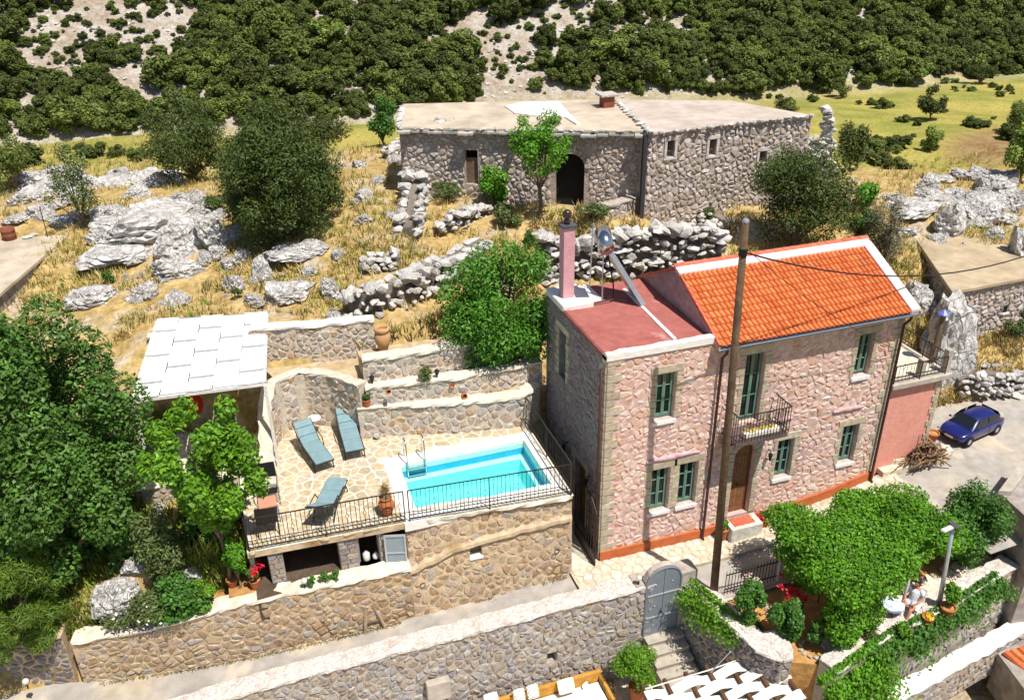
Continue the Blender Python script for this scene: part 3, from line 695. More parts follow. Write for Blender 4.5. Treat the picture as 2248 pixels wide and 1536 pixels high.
mb.hexa([(3.16, RY, RZ-.1), (9.75, RY, RZ-.1), (9.75, 4.75, 6.52), (3.16, 4.75, 6.52), (3.16, RY, RZ-.02), (9.75, RY, RZ-.02), (9.75, 4.75, 6.6), (3.16, 4.75, 6.6)])
mb.build('roof_deck', m_gable, RF)
NCOL, NROW = 40, 11; x_l, x_r = 3.2, 9.45; tw = (x_r-x_l)/NCOL; tl = (SL-.3)/NROW
def tile_mesh():
    mb = MB(); prof = []
    for i in range(7):
        a_ = math.pi*i/6; prof.append((-.058*math.cos(a_)*tw/.156, .058*math.sin(a_)))
    prof.append((tw-.058*tw/.156, 0))
    k = len(prof)
    def ring(s, lift, sc): return [(x*1.0, s, z*sc+lift) for x, z in prof]
    A = ring(0, .045, 1.1); B = ring(tl*1.18, .012, .92); Cc = ring(0, .022, 1.0)
    mb.add(A+B+Cc, [(i, i+1, k+i+1, k+i) for i in range(k-1)]+[(2*k+i, 2*k+i+1, i+1, i) for i in range(k-1)])
    return mb.mesh('roof_tile', m_tile, smooth=False)
tm = tile_mesh(); tiles = []
MT = Matrix((Vector((1, 0, 0)), sl_u, sn)).transposed()
for j in range(NROW):
    for i in range(NCOL):
        p = Vector((x_l+(i+.5)*tw, 0, 0))+e0+sl_u*(j*tl-.03)
        tiles.append((PR(p), p))
tiles.sort(key=lambda t: t[0][2])
rest = MB()
for k, (_, p) in enumerate(tiles):
    M = Matrix.Translation(p) @ (MT @ Matrix.Rotation(rng.uniform(-.012, .012), 3, 'Z')).to_4x4()
    if k < 300: o = link('roof_tile', tm, RF); o.matrix_local = M
    else:
        b_ = len(rest.v); rest.v += [tuple(M @ v.co) for v in tm.vertices]; rest.f += [tuple(b_+i for i in p_.vertices) for p_ in tm.polygons]
rest.build('upper_roof_tiles', m_tile, RF, kind='stuff')
mb = MB()   # back slope, corrugated
for i in range(NCOL*6):
    x0 = x_l+i*tw/6; z_ = lambda q: .03*abs(math.sin(math.pi*q/tw))
    mb.add([(x0, RY+.1, RZ+z_(x0-x_l)), (x0+tw/6, RY+.1, RZ+z_(x0+tw/6-x_l)), (x0+tw/6, 4.8, 6.6+z_(x0+tw/6-x_l)), (x0, 4.8, 6.6+z_(x0-x_l))], [(3, 2, 1, 0)])
mb.build('rear_roof_tiles', m_tile, RF, kind='stuff')
# white ridge strip, verge strip and ridge tiles
P0 = e0+sl_u*(SL-.34)
mb = MB(); mb.hexa([(3.14, P0.y, P0.z), (9.8, P0.y, P0.z), (9.8, RY, RZ), (3.14, RY, RZ), (3.14, P0.y, P0.z+.1), (9.8, P0.y, P0.z+.1), (9.8, RY, RZ+.1), (3.14, RY, RZ+.1)]); mb.build('ridge_mortar', m_pinkwhite, RF, bevel=.015)
mb = MB(); mb.hexa([(9.47, e0.y, e0.z), (9.8, e0.y, e0.z), (9.8, P0.y-.003, P0.z), (9.47, P0.y-.003, P0.z), (9.47, e0.y, e0.z+.1), (9.8, e0.y, e0.z+.1), (9.8, P0.y-.003, P0.z+.1), (9.47, P0.y-.003, P0.z+.1)]); mb.build('verge_mortar', m_pinkwhite, RF, bevel=.015)
for i in range(22):
    x0 = 3.12+i*.304; mb = MB()
    for j in range(6):
        a0 = math.pi*j/6; a1 = math.pi*(j+1)/6
        f_ = lambda a_, x, k: (x, RY+.05-k*.12*math.cos(a_), RZ+.05+k*.1*math.sin(a_))
        mb.add([f_(a0, x0, 1), f_(a1, x0, 1), f_(a1, x0+.33, .9), f_(a0, x0+.33, .9)], [(0, 1, 2, 3)])
    mb.build('ridge_tile', m_ridge, RF)
# verge tiles along the left gable edge
mb = MB(); 
for j in range(9):
    p = Vector((3.2, 0, 0))+e0+sl_u*(j*.26+.02); q = p+sl_u*.28
    mb.tube([p+sn*.03, q+sn*.02], [.055, .045], 6)
mb.build('verge_tiles', m_ridge, RF)
mb = MB(); mb.bar((3.18, 4.75, 6.6), (3.18, RY, RZ+.04), .1, .07); mb.bar((3.18, 0-.3, EZ-.05), (3.18, RY, RZ+.04), .05, .1); mb.build('barge_strip', m_ridge, RF)
# gutter and downpipes
mb = MB(); gy = -.36; gz = EZ-.12
for i in range(6):
    a0 = math.pi+math.pi*i/6; a1 = math.pi+math.pi*(i+1)/6
    mb.add([(3.15, gy+.06*math.cos(a0), gz+.06*math.sin(a0)), (9.75, gy+.06*math.cos(a0), gz+.06*math.sin(a0)), (9.75, gy+.06*math.cos(a1), gz+.06*math.sin(a1)), (3.15, gy+.06*math.cos(a1), gz+.06*math.sin(a1))], [(0, 1, 2, 3)])
mb.add([(3.15, gy-.062, gz), (9.75, gy-.062, gz), (9.75, gy-.062, gz+.02), (3.15, gy-.062, gz+.02)], [(0, 1, 2, 3)])
mb.build('gutter', m_greymetal, H)
for x, zb in ((3.42, SZ(3.4)+.05), (9.5, SZ(9.5)+.05)):
    mb = MB(); mb.tube([(x, -.34, gz-.04), (x, -.3, gz-.2), (x, -.12, gz-.42), (x, -.12, zb+.12), (x, -.2, zb)], .042, 10); 
    for z in (1.2, 3, 4.8): mb.lathe([(.05, 0), (.05, .03)], (x, -.12, z), 10)
    mb.build('downpipe', m_brownp, H, smooth=True)
mb = MB(); mb.tube([(-.12, .08, 6.3), (-.12, .08, 0)], .042, 10); mb.build('downpipe', m_brownp, H, smooth=True)
# balcony
BL = part_empty('balcony', H); bx0, bx1, by = 3.7, 5.42, -.82
mb = MB(); mb.box((bx0, by, 3.5), (bx1, -.045, 3.62)); mb.build('slab', mat('balcony_slab', [srgb('#5a4b4c'), srgb('#6b5a58')], bump=.5), BL, bevel=.01)
mb = MB()
for x in (bx0+.15, bx1-.15):
    mb.hexa([(x-.06, -.05, 2.98), (x+.06, -.05, 2.98), (x+.06, -.045, 2.98), (x-.06, -.045, 2.98), (x-.06, -.7, 3.5), (x+.06, -.7, 3.5), (x+.06, -.045, 3.5), (x-.06, -.045, 3.5)])
mb.build('bracket', m_black, BL)
mb = MB()
for (p, q) in (((bx0, -.05), (bx0, by)), ((bx0, by), (bx1, by)), ((bx1, by), (bx1, -.05))):
    mb.bar((*p, 4.5), (*q, 4.5), .03, .025); mb.bar((*p, 3.72), (*q, 3.72), .025, .02)
mb.build('rail', m_iron, BL)
n = 17
for i in range(n+1):
    x = bx0+(bx1-bx0)*i/n; mb = MB(); mb.tube([(x, by, 3.62), (x, by, 4.5)], .011, 5)
    mb.build('baluster', m_iron, BL)
for x in (bx0, bx1):
    for i in range(1, 7):
        y = by+(-.05-by)*i/7; mb = MB(); mb.tube([(x, y, 3.62), (x, y, 4.5)], .011, 5); mb.build('baluster', m_iron, BL)
# ================================================================== walls along a path
class Path:
    def __init__(s, pts): 
        s.p = [Vector((q[0], q[1], 0)) for q in pts]; s.c = [0]
        for a, b in zip(s.p, s.p[1:]): s.c.append(s.c[-1]+(b-a).length)
        s.L = s.c[-1]
        ns = []
        for i in range(len(s.p)):
            u = (s.p[min(i+1, len(s.p)-1)]-s.p[max(i-1, 0)]).normalized(); ns.append(Vector((u.y, -u.x, 0)))
        s.ns = ns
    def at(s, a):
        a = max(0, min(s.L, a))
        for i in range(len(s.p)-1):
            if a <= s.c[i+1] or i == len(s.p)-2:
                t = (a-s.c[i])/max(1e-6, s.c[i+1]-s.c[i]); return s.p[i].lerp(s.p[i+1], t), s.ns[i].lerp(s.ns[i+1], t).normalized()
def lerpk(ks, x):
    for (a, p), (c, q) in zip(ks, ks[1:]):
        if x <= c: return p if x <= a else p+(q-p)*(x-a)/(c-a)
    return ks[-1][1]
def path_wall(name, label, pts, z0, z1, m_st, m_mo, m_cap, thick=.4, cell=(.26, .2), proud=.038, cap_h=.06, seed=0, gap=.03, limit=300, holes=(), batter=0., region=None, smoothpath=True, capjit=.04, cat='wall', lip_=.04):
    """pts ordered so that the face looks right of the walking direction; z0, z1 numbers or [(s, z)] lists"""
    P_ = Path(pts); f0 = (lambda a: lerpk(z0, a)) if isinstance(z0, list) else (lambda a: z0); f1 = (lambda a: lerpk(z1, a)) if isinstance(z1, list) else (lambda a: z1)
    c0 = P_.at(P_.L/2)[0]; T = thing(name, label, cat, (c0.x, c0.y, f0(P_.L/2)))
    Hm = max(f1(P_.L*i/20)-f0(P_.L*i/20) for i in range(21))
    def fn(a, t, d=0.):
        p, n_ = P_.at(a); zb, zt = f0(a), f1(a); k = t/Hm; z = zb+(zt-zb)*k
        q = p+n_*(d+(batter(a) if callable(batter) else batter)*(1-k)); return Vector((q.x, q.y, z))
    r = random.Random(seed+50); n = max(2, int(P_.L/.4)); mb = MB(); cp = MB(); prev = None
    ss = sorted({P_.L*i/n for i in range(n+1)} | {h[0] for h in holes} | {h[2] for h in holes})
    tts = sorted({0, Hm, *[h[1] for h in holes], *[h[3] for h in holes]})
    for a, b in zip(ss, ss[1:]):
        for c, d in zip(tts, tts[1:]):
            if any(h[0] < (a+b)/2 < h[2] and h[1] < (c+d)/2 < h[3] for h in holes): continue
            mb.add([fn(a, c), fn(b, c), fn(b, d), fn(a, d)], [(0, 1, 2, 3)])
        for e in (a, b):
            pass
        mb.add([fn(a, 0, -thick), fn(b, 0, -thick), fn(b, Hm, -thick), fn(a, Hm, -thick)], [(3, 2, 1, 0)])
    for e, o in ((0, 1), (P_.L, 0)):
        q = [fn(e, 0), fn(e, 0, -thick), fn(e, Hm, -thick), fn(e, Hm)]; mb.add(q, [(0, 1, 2, 3) if o else (3, 2, 1, 0)])
    for h in holes:
        a, c, b, d = h; dp = -min(.3, thick-.05)
        for (x0, y0), (x1, y1) in (((a, c), (b, c)), ((b, c), (b, d)), ((b, d), (a, d)), ((a, d), (a, c))):
            mb.add([fn(x0, y0), fn(x1, y1), fn(x1, y1, dp), fn(x0, y0, dp)], [(0, 1, 2, 3)])
        mb.add([fn(a, c, dp), fn(b, c, dp), fn(b, d, dp), fn(a, d, dp)], [(0, 1, 2, 3)])
    mb.build('core', m_mo, T)
    n = max(2, int(P_.L/.22)); rows = []
    for i in range(n+1):
        a = P_.L*i/n; j = lambda s_: r.uniform(-s_, s_)
        top = lambda d: fn(a, Hm, d)
        up = Vector((0, 0, 1)); h = cap_h
        rows.append([top(lip_+j(capjit))-up*.03, top(lip_+j(capjit))+up*h*r.uniform(.6, 1), top(-thick*.35+j(.03))+up*h*r.uniform(.9, 1.25), top(-thick*.7)+up*h*r.uniform(.8, 1.2), top(-thick-.03+j(capjit))+up*h*r.uniform(.5, 1), top(-thick-.03)-up*.03])
    for p, q in zip(rows, rows[1:]):
        for i in range(5): cp.add([p[i], q[i], q[i+1], p[i+1]], [(0, 1, 2, 3)])
    cp.add(rows[0], [(5, 4, 3, 2, 1, 0)]); cp.add(rows[-1], [(0, 1, 2, 3, 4, 5)])
    if m_cap: cp.build('capping', m_cap, T)
    lay(T, cells(P_.L, Hm-.02, cell[0]*.84, cell[1]*.84, gap*.75, seed, jit=.5, drop=.27, holes=holes, region=region), fn, m_st, proud*.6, seed, cap=limit, rough=1.1, inset=.26, base=-.006)
    return T, fn, Hm
DZ = 2.5
YD = [(-9.65, .6), (-5.6, .42), (-.92, 0)]
# ------------------------------------------------------------------ pool wall (right, full height)
pp = [(-5.62, FB(-5.62)), (-4.6, -.15), (-3, -.15), (-.92, -.15)]
Pq = Path(pp)
nz = GY(1050, 1212, -.08)
hs = nz.x+5.62
PT, fnp, Hp = path_wall('pool_wall', 'tan stone wall holding up the pool, with an arched niche', [(x, lerpk(YD, x)) for x, _ in pp], [(0, SZ(-5.6)-.1), (Pq.L, SZ(-1)-.1)], DZ-.1, m_poolst, m_poolmort, m_grout, thick=.5, cell=(.3, .23), seed=21, batter=lambda a: lerpk([(0, .56), (1, .52), (2.6, .4), (4.7, .17)], a), cap_h=.09,
    holes=[(hs-.17, nz.z-SZ(nz.x)-.1, hs+.17, nz.z-SZ(nz.x)+.42)], lip_=.1)
mb = MB(); hz = nz.z-SZ(nz.x)
for sgn in (-1, 1):
    for i in range(5):
        t0 = math.pi/2*i/5; t1 = math.pi/2*(i+1)/5; zt = hz+.25
        mb.add([fnp(hs+sgn*.17*math.sin(t0), zt+.17*math.cos(t0), .03), fnp(hs+sgn*.17*math.sin(t1), zt+.17*math.cos(t1), .03), fnp(hs+sgn*.17*math.sin(t1), zt+.18, .03), fnp(hs+sgn*.17*math.sin(t0), zt+.18, .03)], [(0, 1, 2, 3)])
mb.build('niche_arch', m_poolmort, PT)
mb = MB(); mb.hexa([fnp(hs-.19, hz-.14, -.2), fnp(hs+.19, hz-.14, -.2), fnp(hs+.19, hz-.14, .05), fnp(hs-.19, hz-.14, .05), fnp(hs-.19, hz-.09, -.2), fnp(hs+.19, hz-.09, -.2), fnp(hs+.19, hz-.09, .05), fnp(hs-.19, hz-.09, .05)]); mb.build('niche_sill', m_whitewash, PT)
mb = MB(); n = 22; rows = []
for i in range(n+1):
    s = Pq.L*i/n; t = lerpk([(0, 1.55), (1.4, 2.0), (3, 2.15), (Pq.L, 2.25)], s)+random.Random(i).uniform(-.03, .03)
    rows.append([fnp(s, t-.16, -.01), fnp(s, t-.09, .1), fnp(s, t+.02, .1), fnp(s, t+.12, -.01)])
for p, q in zip(rows, rows[1:]):
    for i in range(3): mb.add([p[i], q[i], q[i+1], p[i+1]], [(0, 1, 2, 3)])
mb.build('rendered_band', m_poolmort, PT, smooth=True)
for px, py in ((927, 1282), (1221, 1207)):
    g = GY(px, py, -.18); mb = MB(); mb.tube([(g.x+.07*math.cos(a*math.pi/5), g.y-.05, g.z+.09*math.sin(a*math.pi/5)) for a in range(11)], .012, 6); mb.build('iron_ring', m_iron, PT)
# ------------------------------------------------------------------ terrace slab, left part over an open store
TR = thing('pool_terrace', 'sunny terrace paved with irregular beige flagstones around the pool', 'terrace', (-5, 3, DZ))
mb = MB()
seg = [(-9.65, .6), (-5.6, .42)]
mb.prism([(-9.75, .5), (-5.66, .3), (-5.66, 8.2), (-9.75, 8.2)], DZ-.2, DZ-.03)
mb.build('slab_edge', m_poolmort, TR)
mb = MB(); mb.prism([(-5.66, 3.43), (-.95, 3.43), (-.95, 7.5), (-5.66, 7.5)], DZ-.5, DZ-.3); mb.build('bed', m_grout, TR)
def bedquad(mb, x0, y0, x1, y1, z): mb.add([(x0, y0, z), (x1, y0, z), (x1, y1, z), (x0, y1, z)], [(0, 1, 2, 3)])
mb = MB(); mb.add([(-9.75, .5, DZ-.012), (-5.66, .3, DZ-.012), (-5.66, 9, DZ-.012), (-9.75, 9, DZ-.012)], [(0, 1, 2, 3)])
bedquad(mb, -5.66, 3.3, -.95, 9, DZ-.012); bedquad(mb, -1.02, -.1, -.9, 3.3, DZ-.012); mb.build('grout', m_grout, TR)
reg = lambda x, y: (lerpk(YD, x-9.7)-.1 < y+.3) and not (x-9.7 > -5.72 and y+.3 < 3.5) and y+.3 < 7.5
lay(TR, cells(8.75, 7.2, .34, .3, .035, 33, jit=.47, drop=.15, region=reg), lambda s, t, d: Vector((s-9.7, t+.3, DZ-.012+d)), m_paver, .012, 34, name='flagstone', stuff='small_flagstones', rough=.15, inset=.05, base=.002)
# store under the terrace
ST = thing('store_room', 'open store under the terrace with two stone pillars and a metal shutter', 'store', (-7.6, .6, 1.25))
LT = 1.27
mb = MB(); mb.box((-9.7, 2.2, LT-.6), (-5.6, 2.4, DZ-.25)); mb.build('back_wall', mat('shade_toned_rock', [srgb('#5c534b'), srgb('#70665c')], bump=.8, bscale=5), ST)  # wall colour darkened to carry the store's shade
mb = MB(); mb.box((-9.7, .1, LT-.8), (-5.64, 2.3, LT-.02)); mb.build('floor', mat('shade_toned_earth', [srgb('#4f4236'), srgb('#5f5142')], bump=.5), ST)  # floor colour darkened too, shade painted in
mb = MB(); mb.box((-9.74, .75, LT-.02), (-9.62, 2.2, DZ-.21)); mb.build('side_wall', m_greymort, ST)
def pier(px0, px1, name='pillar', yy=None):
    a = GY(px0, 1250, .42).x; b = GY(px1, 1250, .42).x; y = lerpk(YD, (a+b)/2)
    p = part_empty(name, ST); mb = MB(); mb.box((a, y-.02, LT-.02), (b, y+.42, DZ-.2)); mb.build('core', m_greymort, p)
    r = random.Random(px0)
    z = LT
    while z < DZ-.22:
        h = min(r.uniform(.13, .2), DZ-.2-z); k = (b-a)*r.uniform(.3, .7)
        for x0, x1 in ((a, a+k), (a+k, b)): cut(p, lambda s, t, d: Vector((s, y-.02-d, t)), x0+.004, z+.006, x1-.004, z+h-.006, .04, m_greyst, 'stone')
        z += h
    return a, b, y
pier(592, 626); a, b, y = pier(750, 792)
pier(838, 850)
c = GY(815, 1262, .42)
mb = MB(); mb.box((b, y-.08, LT-.02), (GY(838, 1250, .42).x, y+.35, GY(815, 1248, y).z)); mb.build('door_sill', m_poolmort, ST)
mb = MB(); x0 = b+.01; mb.box((x0-.02, y+.0, LT+.1), (x0+.03, y+.05, DZ-.22)); mb.build('door_frame', m_greymetal, ST)
SHU = part_empty('shutter', ST)
q0 = GY(841, 1160, .2); q1 = GY(889, 1160, .12); zb = GY(865, 1255, .16).z
mb = MB(); zt = DZ-.26
fs = Fr((q0.x, .3, 0), (q1.x, .14, 0))
for (s0, s1, t0, t1) in ((0, .05, zb, zt), (fs.L-.05, fs.L, zb, zt), (.05, fs.L-.05, zb, zb+.05), (.05, fs.L-.05, zt-.05, zt), (.05, fs.L-.05, (zb+zt)/2-.02, (zb+zt)/2+.02)):
    mb.hexa([fs.P(s0, t0, -.03), fs.P(s1, t0, -.03), fs.P(s1, t0, .02), fs.P(s0, t0, .02), fs.P(s0, t1, -.03), fs.P(s1, t1, -.03), fs.P(s1, t1, .02), fs.P(s0, t1, .02)])
mb.build('frame', m_alu, SHU)
for t0, t1 in ((zb+.05, (zb+zt)/2-.02), ((zb+zt)/2+.02, zt-.05)):
    mb = MB(); mb.hexa([fs.P(.05, t0, -.02), fs.P(fs.L-.05, t0, -.02), fs.P(fs.L-.05, t0, -.005), fs.P(.05, t0, -.005), fs.P(.05, t1, -.02), fs.P(fs.L-.05, t1, -.02), fs.P(fs.L-.05, t1, -.005), fs.P(.05, t1, -.005)]); mb.build('panel', flat('frosted_panel', srgb('#8d9aa3'), rough=.4), SHU)
for i, (px, py, hh) in enumerate(((806, 1235, .42), (828, 1238, .28))):
    g = GY(px, py, y+.2); t = MB(); t.lathe([(.02, 0), (.1, 0), (.1, hh), (.05, hh+.06), (.03, hh+.1), (.001, hh+.1)], (g.x, g.y, GY(815, 1248, y).z), 12)
    tag(t.build('canister', m_white, None, smooth=True), ['white plastic canister standing in the store doorway', 'short white canister beside the shutter of the store'][i], 'canister')
# lower retaining wall of the ledge
lp = [(x, FB(x)) for x in (-14.4, -13, -11.8, -10.5, -9.3, -8, -6.6, -5.66)]
LPth = Path(lp)
path_wall('ledge_wall', 'long low tan stone wall along the lane below the garden ledge', lp, [(0, SZ(-14.4)-.1), (LPth.L, SZ(-5.6)-.1)], [(0, .6), (2.2, .8), (4.2, 1.12), (5.4, LT-.06), (LPth.L, LT)], m_poolst, m_poolmort, m_grout, thick=.45, cell=(.3, .22), seed=41, cap_h=.05, proud=.04)
mb = MB(); mb.prism([(-14.4, 1.1), (-12.3, .75), (-12.3, 5.5), (-14.4, 6)], .0, .55); mb.prism([(-12.3, .75), (-10.4, .5), (-10.4, 5), (-12.3, 5.5)], .0, .8); mb.prism([(-10.4, .5), (-9.3, .4), (-5.66, .2), (-5.66, 2), (-9.3, 5), (-10.4, 5)], .6, 1.2); structure('ledge_ground', mb, m_soil)
# far left continuation of the wall, the shrub's shade put into its darker stone
path_wall('shaded_lane_wall', 'dark stretch of lane wall under the big shrub at the far left', [(-19, 2.15), (-16.5, 1.35), (-14.6, .95)], [(0, SZ(-19)-.1), (4.6, SZ(-14.6)-.1)], .75, m_shadest, m_poolmort, m_poolmort, thick=.5, cell=(.3, .22), seed=43)
# ------------------------------------------------------------------ pool
PO = thing('swimming_pool', 'small rectangular turquoise swimming pool with white coping', 'pool', (-3.3, 1.8, DZ))
X0, X1, Y0, Y1 = -5.22, -1.31, .63, 3.0
def frame_ring(mb, o, i, z0, z1):
    (a, b, c, d), (e, f, g, h) = o, i
    mb.box((a, b, z0), (c, f, z1)); mb.box((a, h, z0), (c, d, z1)); mb.box((a, f, z0), (e, h, z1)); mb.box((g, f, z0), (c, h, z1))
mb = MB(); frame_ring(mb, (-5.66, .26, -.97, 3.42), (X0, Y0, X1, Y1), DZ-.28, DZ+.015); mb.build('coping', m_whitewash, PO, bevel=.012)
mb = MB()
zd_ = DZ-1.0; zl = DZ-.5
def quad(mb, *p): mb.add(p, [tuple(range(len(p)))])
for (p, q) in (((X0, Y0), (X1, Y0)), ((X1, Y0), (X1, Y1)), ((X1, Y1), (X0, Y1)), ((X0, Y1), (X0, Y0))):
    quad(mb, (*p, DZ-.27), (*p, zl), (*q, zl), (*q, DZ-.27))
mb.build('side', m_linerd, PO)
mb = MB(); a0, a1, b0, b1 = X0+.04, X1-.2, Y0+.04, Y1-.24
quad(mb, (a0, b1, zl), (a1, b1, zl), (X1, Y1, zl), (X0, Y1, zl)); quad(mb, (a1, b0, zl), (X1, Y0, zl), (X1, Y1, zl), (a1, b1, zl))
quad(mb, (X0, Y0, zl), (a0, b0, zl), (a0, b1, zl), (X0, Y1, zl)); quad(mb, (X0, Y0, zl), (X1, Y0, zl), (a1, b0, zl), (a0, b0, zl))
mb.build('bench', flat('pool_bench', srgb('#dcfafa'), rough=.5), PO)
mb = MB(); c0, c1, d0, d1 = a0+.06, a1-.12, b0+.06, b1-.12
quad(mb, (a0, b0, zl), (a1, b0, zl), (c1, d0, zd_), (c0, d0, zd_)); quad(mb, (a1, b0, zl), (a1, b1, zl), (c1, d1, zd_), (c1, d0, zd_)); quad(mb, (a1, b1, zl), (a0, b1, zl), (c0, d1, zd_), (c1, d1, zd_)); quad(mb, (a0, b1, zl), (a0, b0, zl), (c0, d0, zd_), (c0, d1, zd_)); quad(mb, (c0, d0, zd_), (c1, d0, zd_), (c1, d1, zd_), (c0, d1, zd_))
mb.build('basin', m_liner, PO)
def water_mat():
    m = bpy.data.materials.new('pool_water'); m.use_nodes = True; t = m.node_tree; n = t.nodes; L = t.links.new
    tr = n.new('ShaderNodeBsdfTransparent'); tr.inputs[0].default_value = (.72, .97, .99, 1); gl = n.new('ShaderNodeBsdfGlossy'); gl.inputs['Roughness'].default_value = .04
    fr = n.new('ShaderNodeFresnel'); fr.inputs[0].default_value = 1.33; mx = n.new('ShaderNodeMixShader'); tc = n.new('ShaderNodeTexCoord')
    q = n.new('ShaderNodeTexNoise'); q.inputs['Scale'].default_value = 5; L(tc.outputs['Object'], q.inputs['Vector']); bp = n.new('ShaderNodeBump'); bp.inputs['Strength'].default_value = .06; bp.inputs['Distance'].default_value = .05; L(q.outputs['Fac'], bp.inputs['Height'])
    L(bp.outputs[0], gl.inputs['Normal']); L(bp.outputs[0], fr.inputs['Normal']); L(fr.outputs[0], mx.inputs[0]); L(tr.outputs[0], mx.inputs[1]); L(gl.outputs[0], mx.inputs[2]); L(mx.outputs[0], n['Material Output'].inputs[0]); return m
mb = MB(); bedquad(mb, X0+.002, Y0+.002, X1-.002, Y1-.002, DZ-.1); mb.build('water', water_mat(), PO)
lx0, lx1 = GZ(893, 1015, DZ).x, GZ(931, 1005, DZ).x
LD = thing('pool_ladder', 'steel ladder with curved handrails at the far side of the pool', 'ladder', (lx0, Y1, DZ))
for x in (lx0, lx1):
    mb = MB(); mb.tube([(x, Y1+.38, DZ), (x, Y1+.38, DZ+.55), (x, Y1+.3, DZ+.72), (x, Y1+.12, DZ+.75), (x, Y1-.02, DZ+.6), (x, Y1-.06, DZ), (x, Y1-.06, DZ-.8)], .02, 8); mb.build('handrail', m_steel, LD, smooth=True)
for k in range(3): mb = MB(); mb.box((lx0, Y1-.12, DZ-.2-.22*k), (lx1, Y1-.02, DZ-.17-.22*k)); mb.build('tread', m_steel, LD)
# ------------------------------------------------------------------ railings
def railing(label, a, b, h=1.02, zo=0., sp=.115, group='black iron railings round the terrace'):
    a = Vector(a); b = Vector(b); d = b-a; L_ = d.length; u = d/L_; T = thing('iron_railing', label, 'railing', a, group)
    mb = MB(); mb.bar(a+Vector((0, 0, h)), b+Vector((0, 0, h)), .035, .02); mb.build('top_rail', m_iron, T)
    mb = MB(); mb.bar(a+Vector((0, 0, .1)), b+Vector((0, 0, .1)), .03, .018); mb.build('bottom_rail', m_iron, T)
    mb = MB(); mb.bar(a+Vector((0, 0, .22)), b+Vector((0, 0, .22)), .022, .014); mb.build('lower_rail', m_iron, T)
    n = int(L_/sp)
    for i in range(n+1):
        p = a+u*(L_*i/n); post = i in (0, n, n//2); mb = MB()
        if post: mb.tube([p-Vector((0, 0, .25)), p+Vector((0, 0, h))], .018, 6)
        elif i % 4 == 2:
            mb.tube([p+Vector((0, 0, .1)), p+Vector((0, 0, .45))], .009, 4)
            for s_ in (-1, 1): mb.tube([p+Vector((0, 0, .45)), p+u*.045*s_+Vector((0, 0, .55)), p+Vector((0, 0, .66))], .008, 4)
            mb.tube([p+Vector((0, 0, .66)), p+Vector((0, 0, h))], .009, 4)
        else: mb.tube([p+Vector((0, 0, .1)), p+u*.012*(-1)**i+Vector((0, 0, .5)), p+Vector((0, 0, h))], .009, 4)
        mb.build('post' if post else 'baluster', m_iron, T)
    return T
railing('iron railing along the left front edge of the terrace by the black chairs', (-9.68, .53, DZ), (-5.62, .34, DZ))
railing('iron railing along the pool edge above the arched niche', (-5.5, .3, DZ+.02), (-.98, -.05, DZ+.02))
railing('iron railing between the pool and the house side wall', (-.95, -.03, DZ+.02), (-.95, 3.9, DZ))
railing('short iron railing closing the left end of the terrace', (-9.7, .6, DZ), (-9.75, 2.2, DZ))
# ------------------------------------------------------------------ terraced walls behind the pool
def G2(px, py, z): g = GZ(px, py, z); return (g.x, g.y)
w4 = [G2(*q, DZ) for q in ((612, 1095), (603, 1030), (606, 985), (625, 950), (672, 930), (735, 936), (800, 962))]
path_wall('curved_wall', 'curved tall stone wall behind the two sun loungers', w4, DZ-.2, [(0, 3.0), (1.6, 3.3), (2.4, 3.9), (3.2, 4.35), (9, 4.35)], m_terst, m_term, m_term, thick=.3, cell=(.32, .25), seed=51)
w1 = [G2(*q, DZ) for q in ((792, 963), (880, 955), (1000, 950), (1150, 935), (1185, 905))]
path_wall('planter_wall', 'low stone planter wall along the far side of the pool', w1, DZ-.2, 3.55, m_terst, m_term, m_grout, thick=.42, cell=(.32, .25), seed=52)
w2 = [G2(*q, 3.55) for q in ((806, 895), (900, 884), (1010, 872), (1190, 835))]
path_wall('middle_terrace_wall', 'middle stone terrace wall with three small clay spouts', w2, 3.5, 4.22, m_terst, m_term, m_grout, thick=.4, cell=(.3, .22), seed=53)
w3 = [G2(*q, 4.22) for q in ((800, 842), (860, 836), (990, 815), (1190, 772))]
path_wall('upper_terrace_wall', 'upper stone terrace wall just below the dry grass', w3, 4.2, 5.02, m_terst, m_term, m_grout, thick=.4, cell=(.3, .22), seed=54)
w5 = [G2(*q, 4.3) for q in ((560, 800), (590, 800), (700, 793), (828, 780))]
path_wall('boundary_wall', 'straight grey stone wall with white top next to the white shade', w5, 4.1, 5.55, m_terst, m_term, m_whitewash, thick=.35, cell=(.27, .2), seed=55)
mb = MB(); mb.prism([(p[0], p[1]+.2) for p in w1]+[(-.3, 7), (-6, 7.2)], 2.4, 3.5); mb.prism([(p[0], p[1]+.2) for p in w2]+[(-.3, 7.6), (-6, 7.4)], 3.3, 4.17); mb.prism([(p[0], p[1]+.25) for p in w4[3:]]+[(w3[0][0]+.3, w3[0][1]+.3), (w5[-1][0], w5[-1][1]+.3), (w5[0][0], w5[0][1]+.4)], 2.4, 4.28)
mb.prism([(p[0], p[1]+.2) for p in w3]+[(w3[-1][0], w3[-1][1]+.9), (w3[0][0], w3[0][1]+.9)], 3.3, 4.9)
structure('terrace_fill', mb, mat('terrace_earth', [srgb('#b09a78'), srgb('#c2ad8c')], bump=.5))
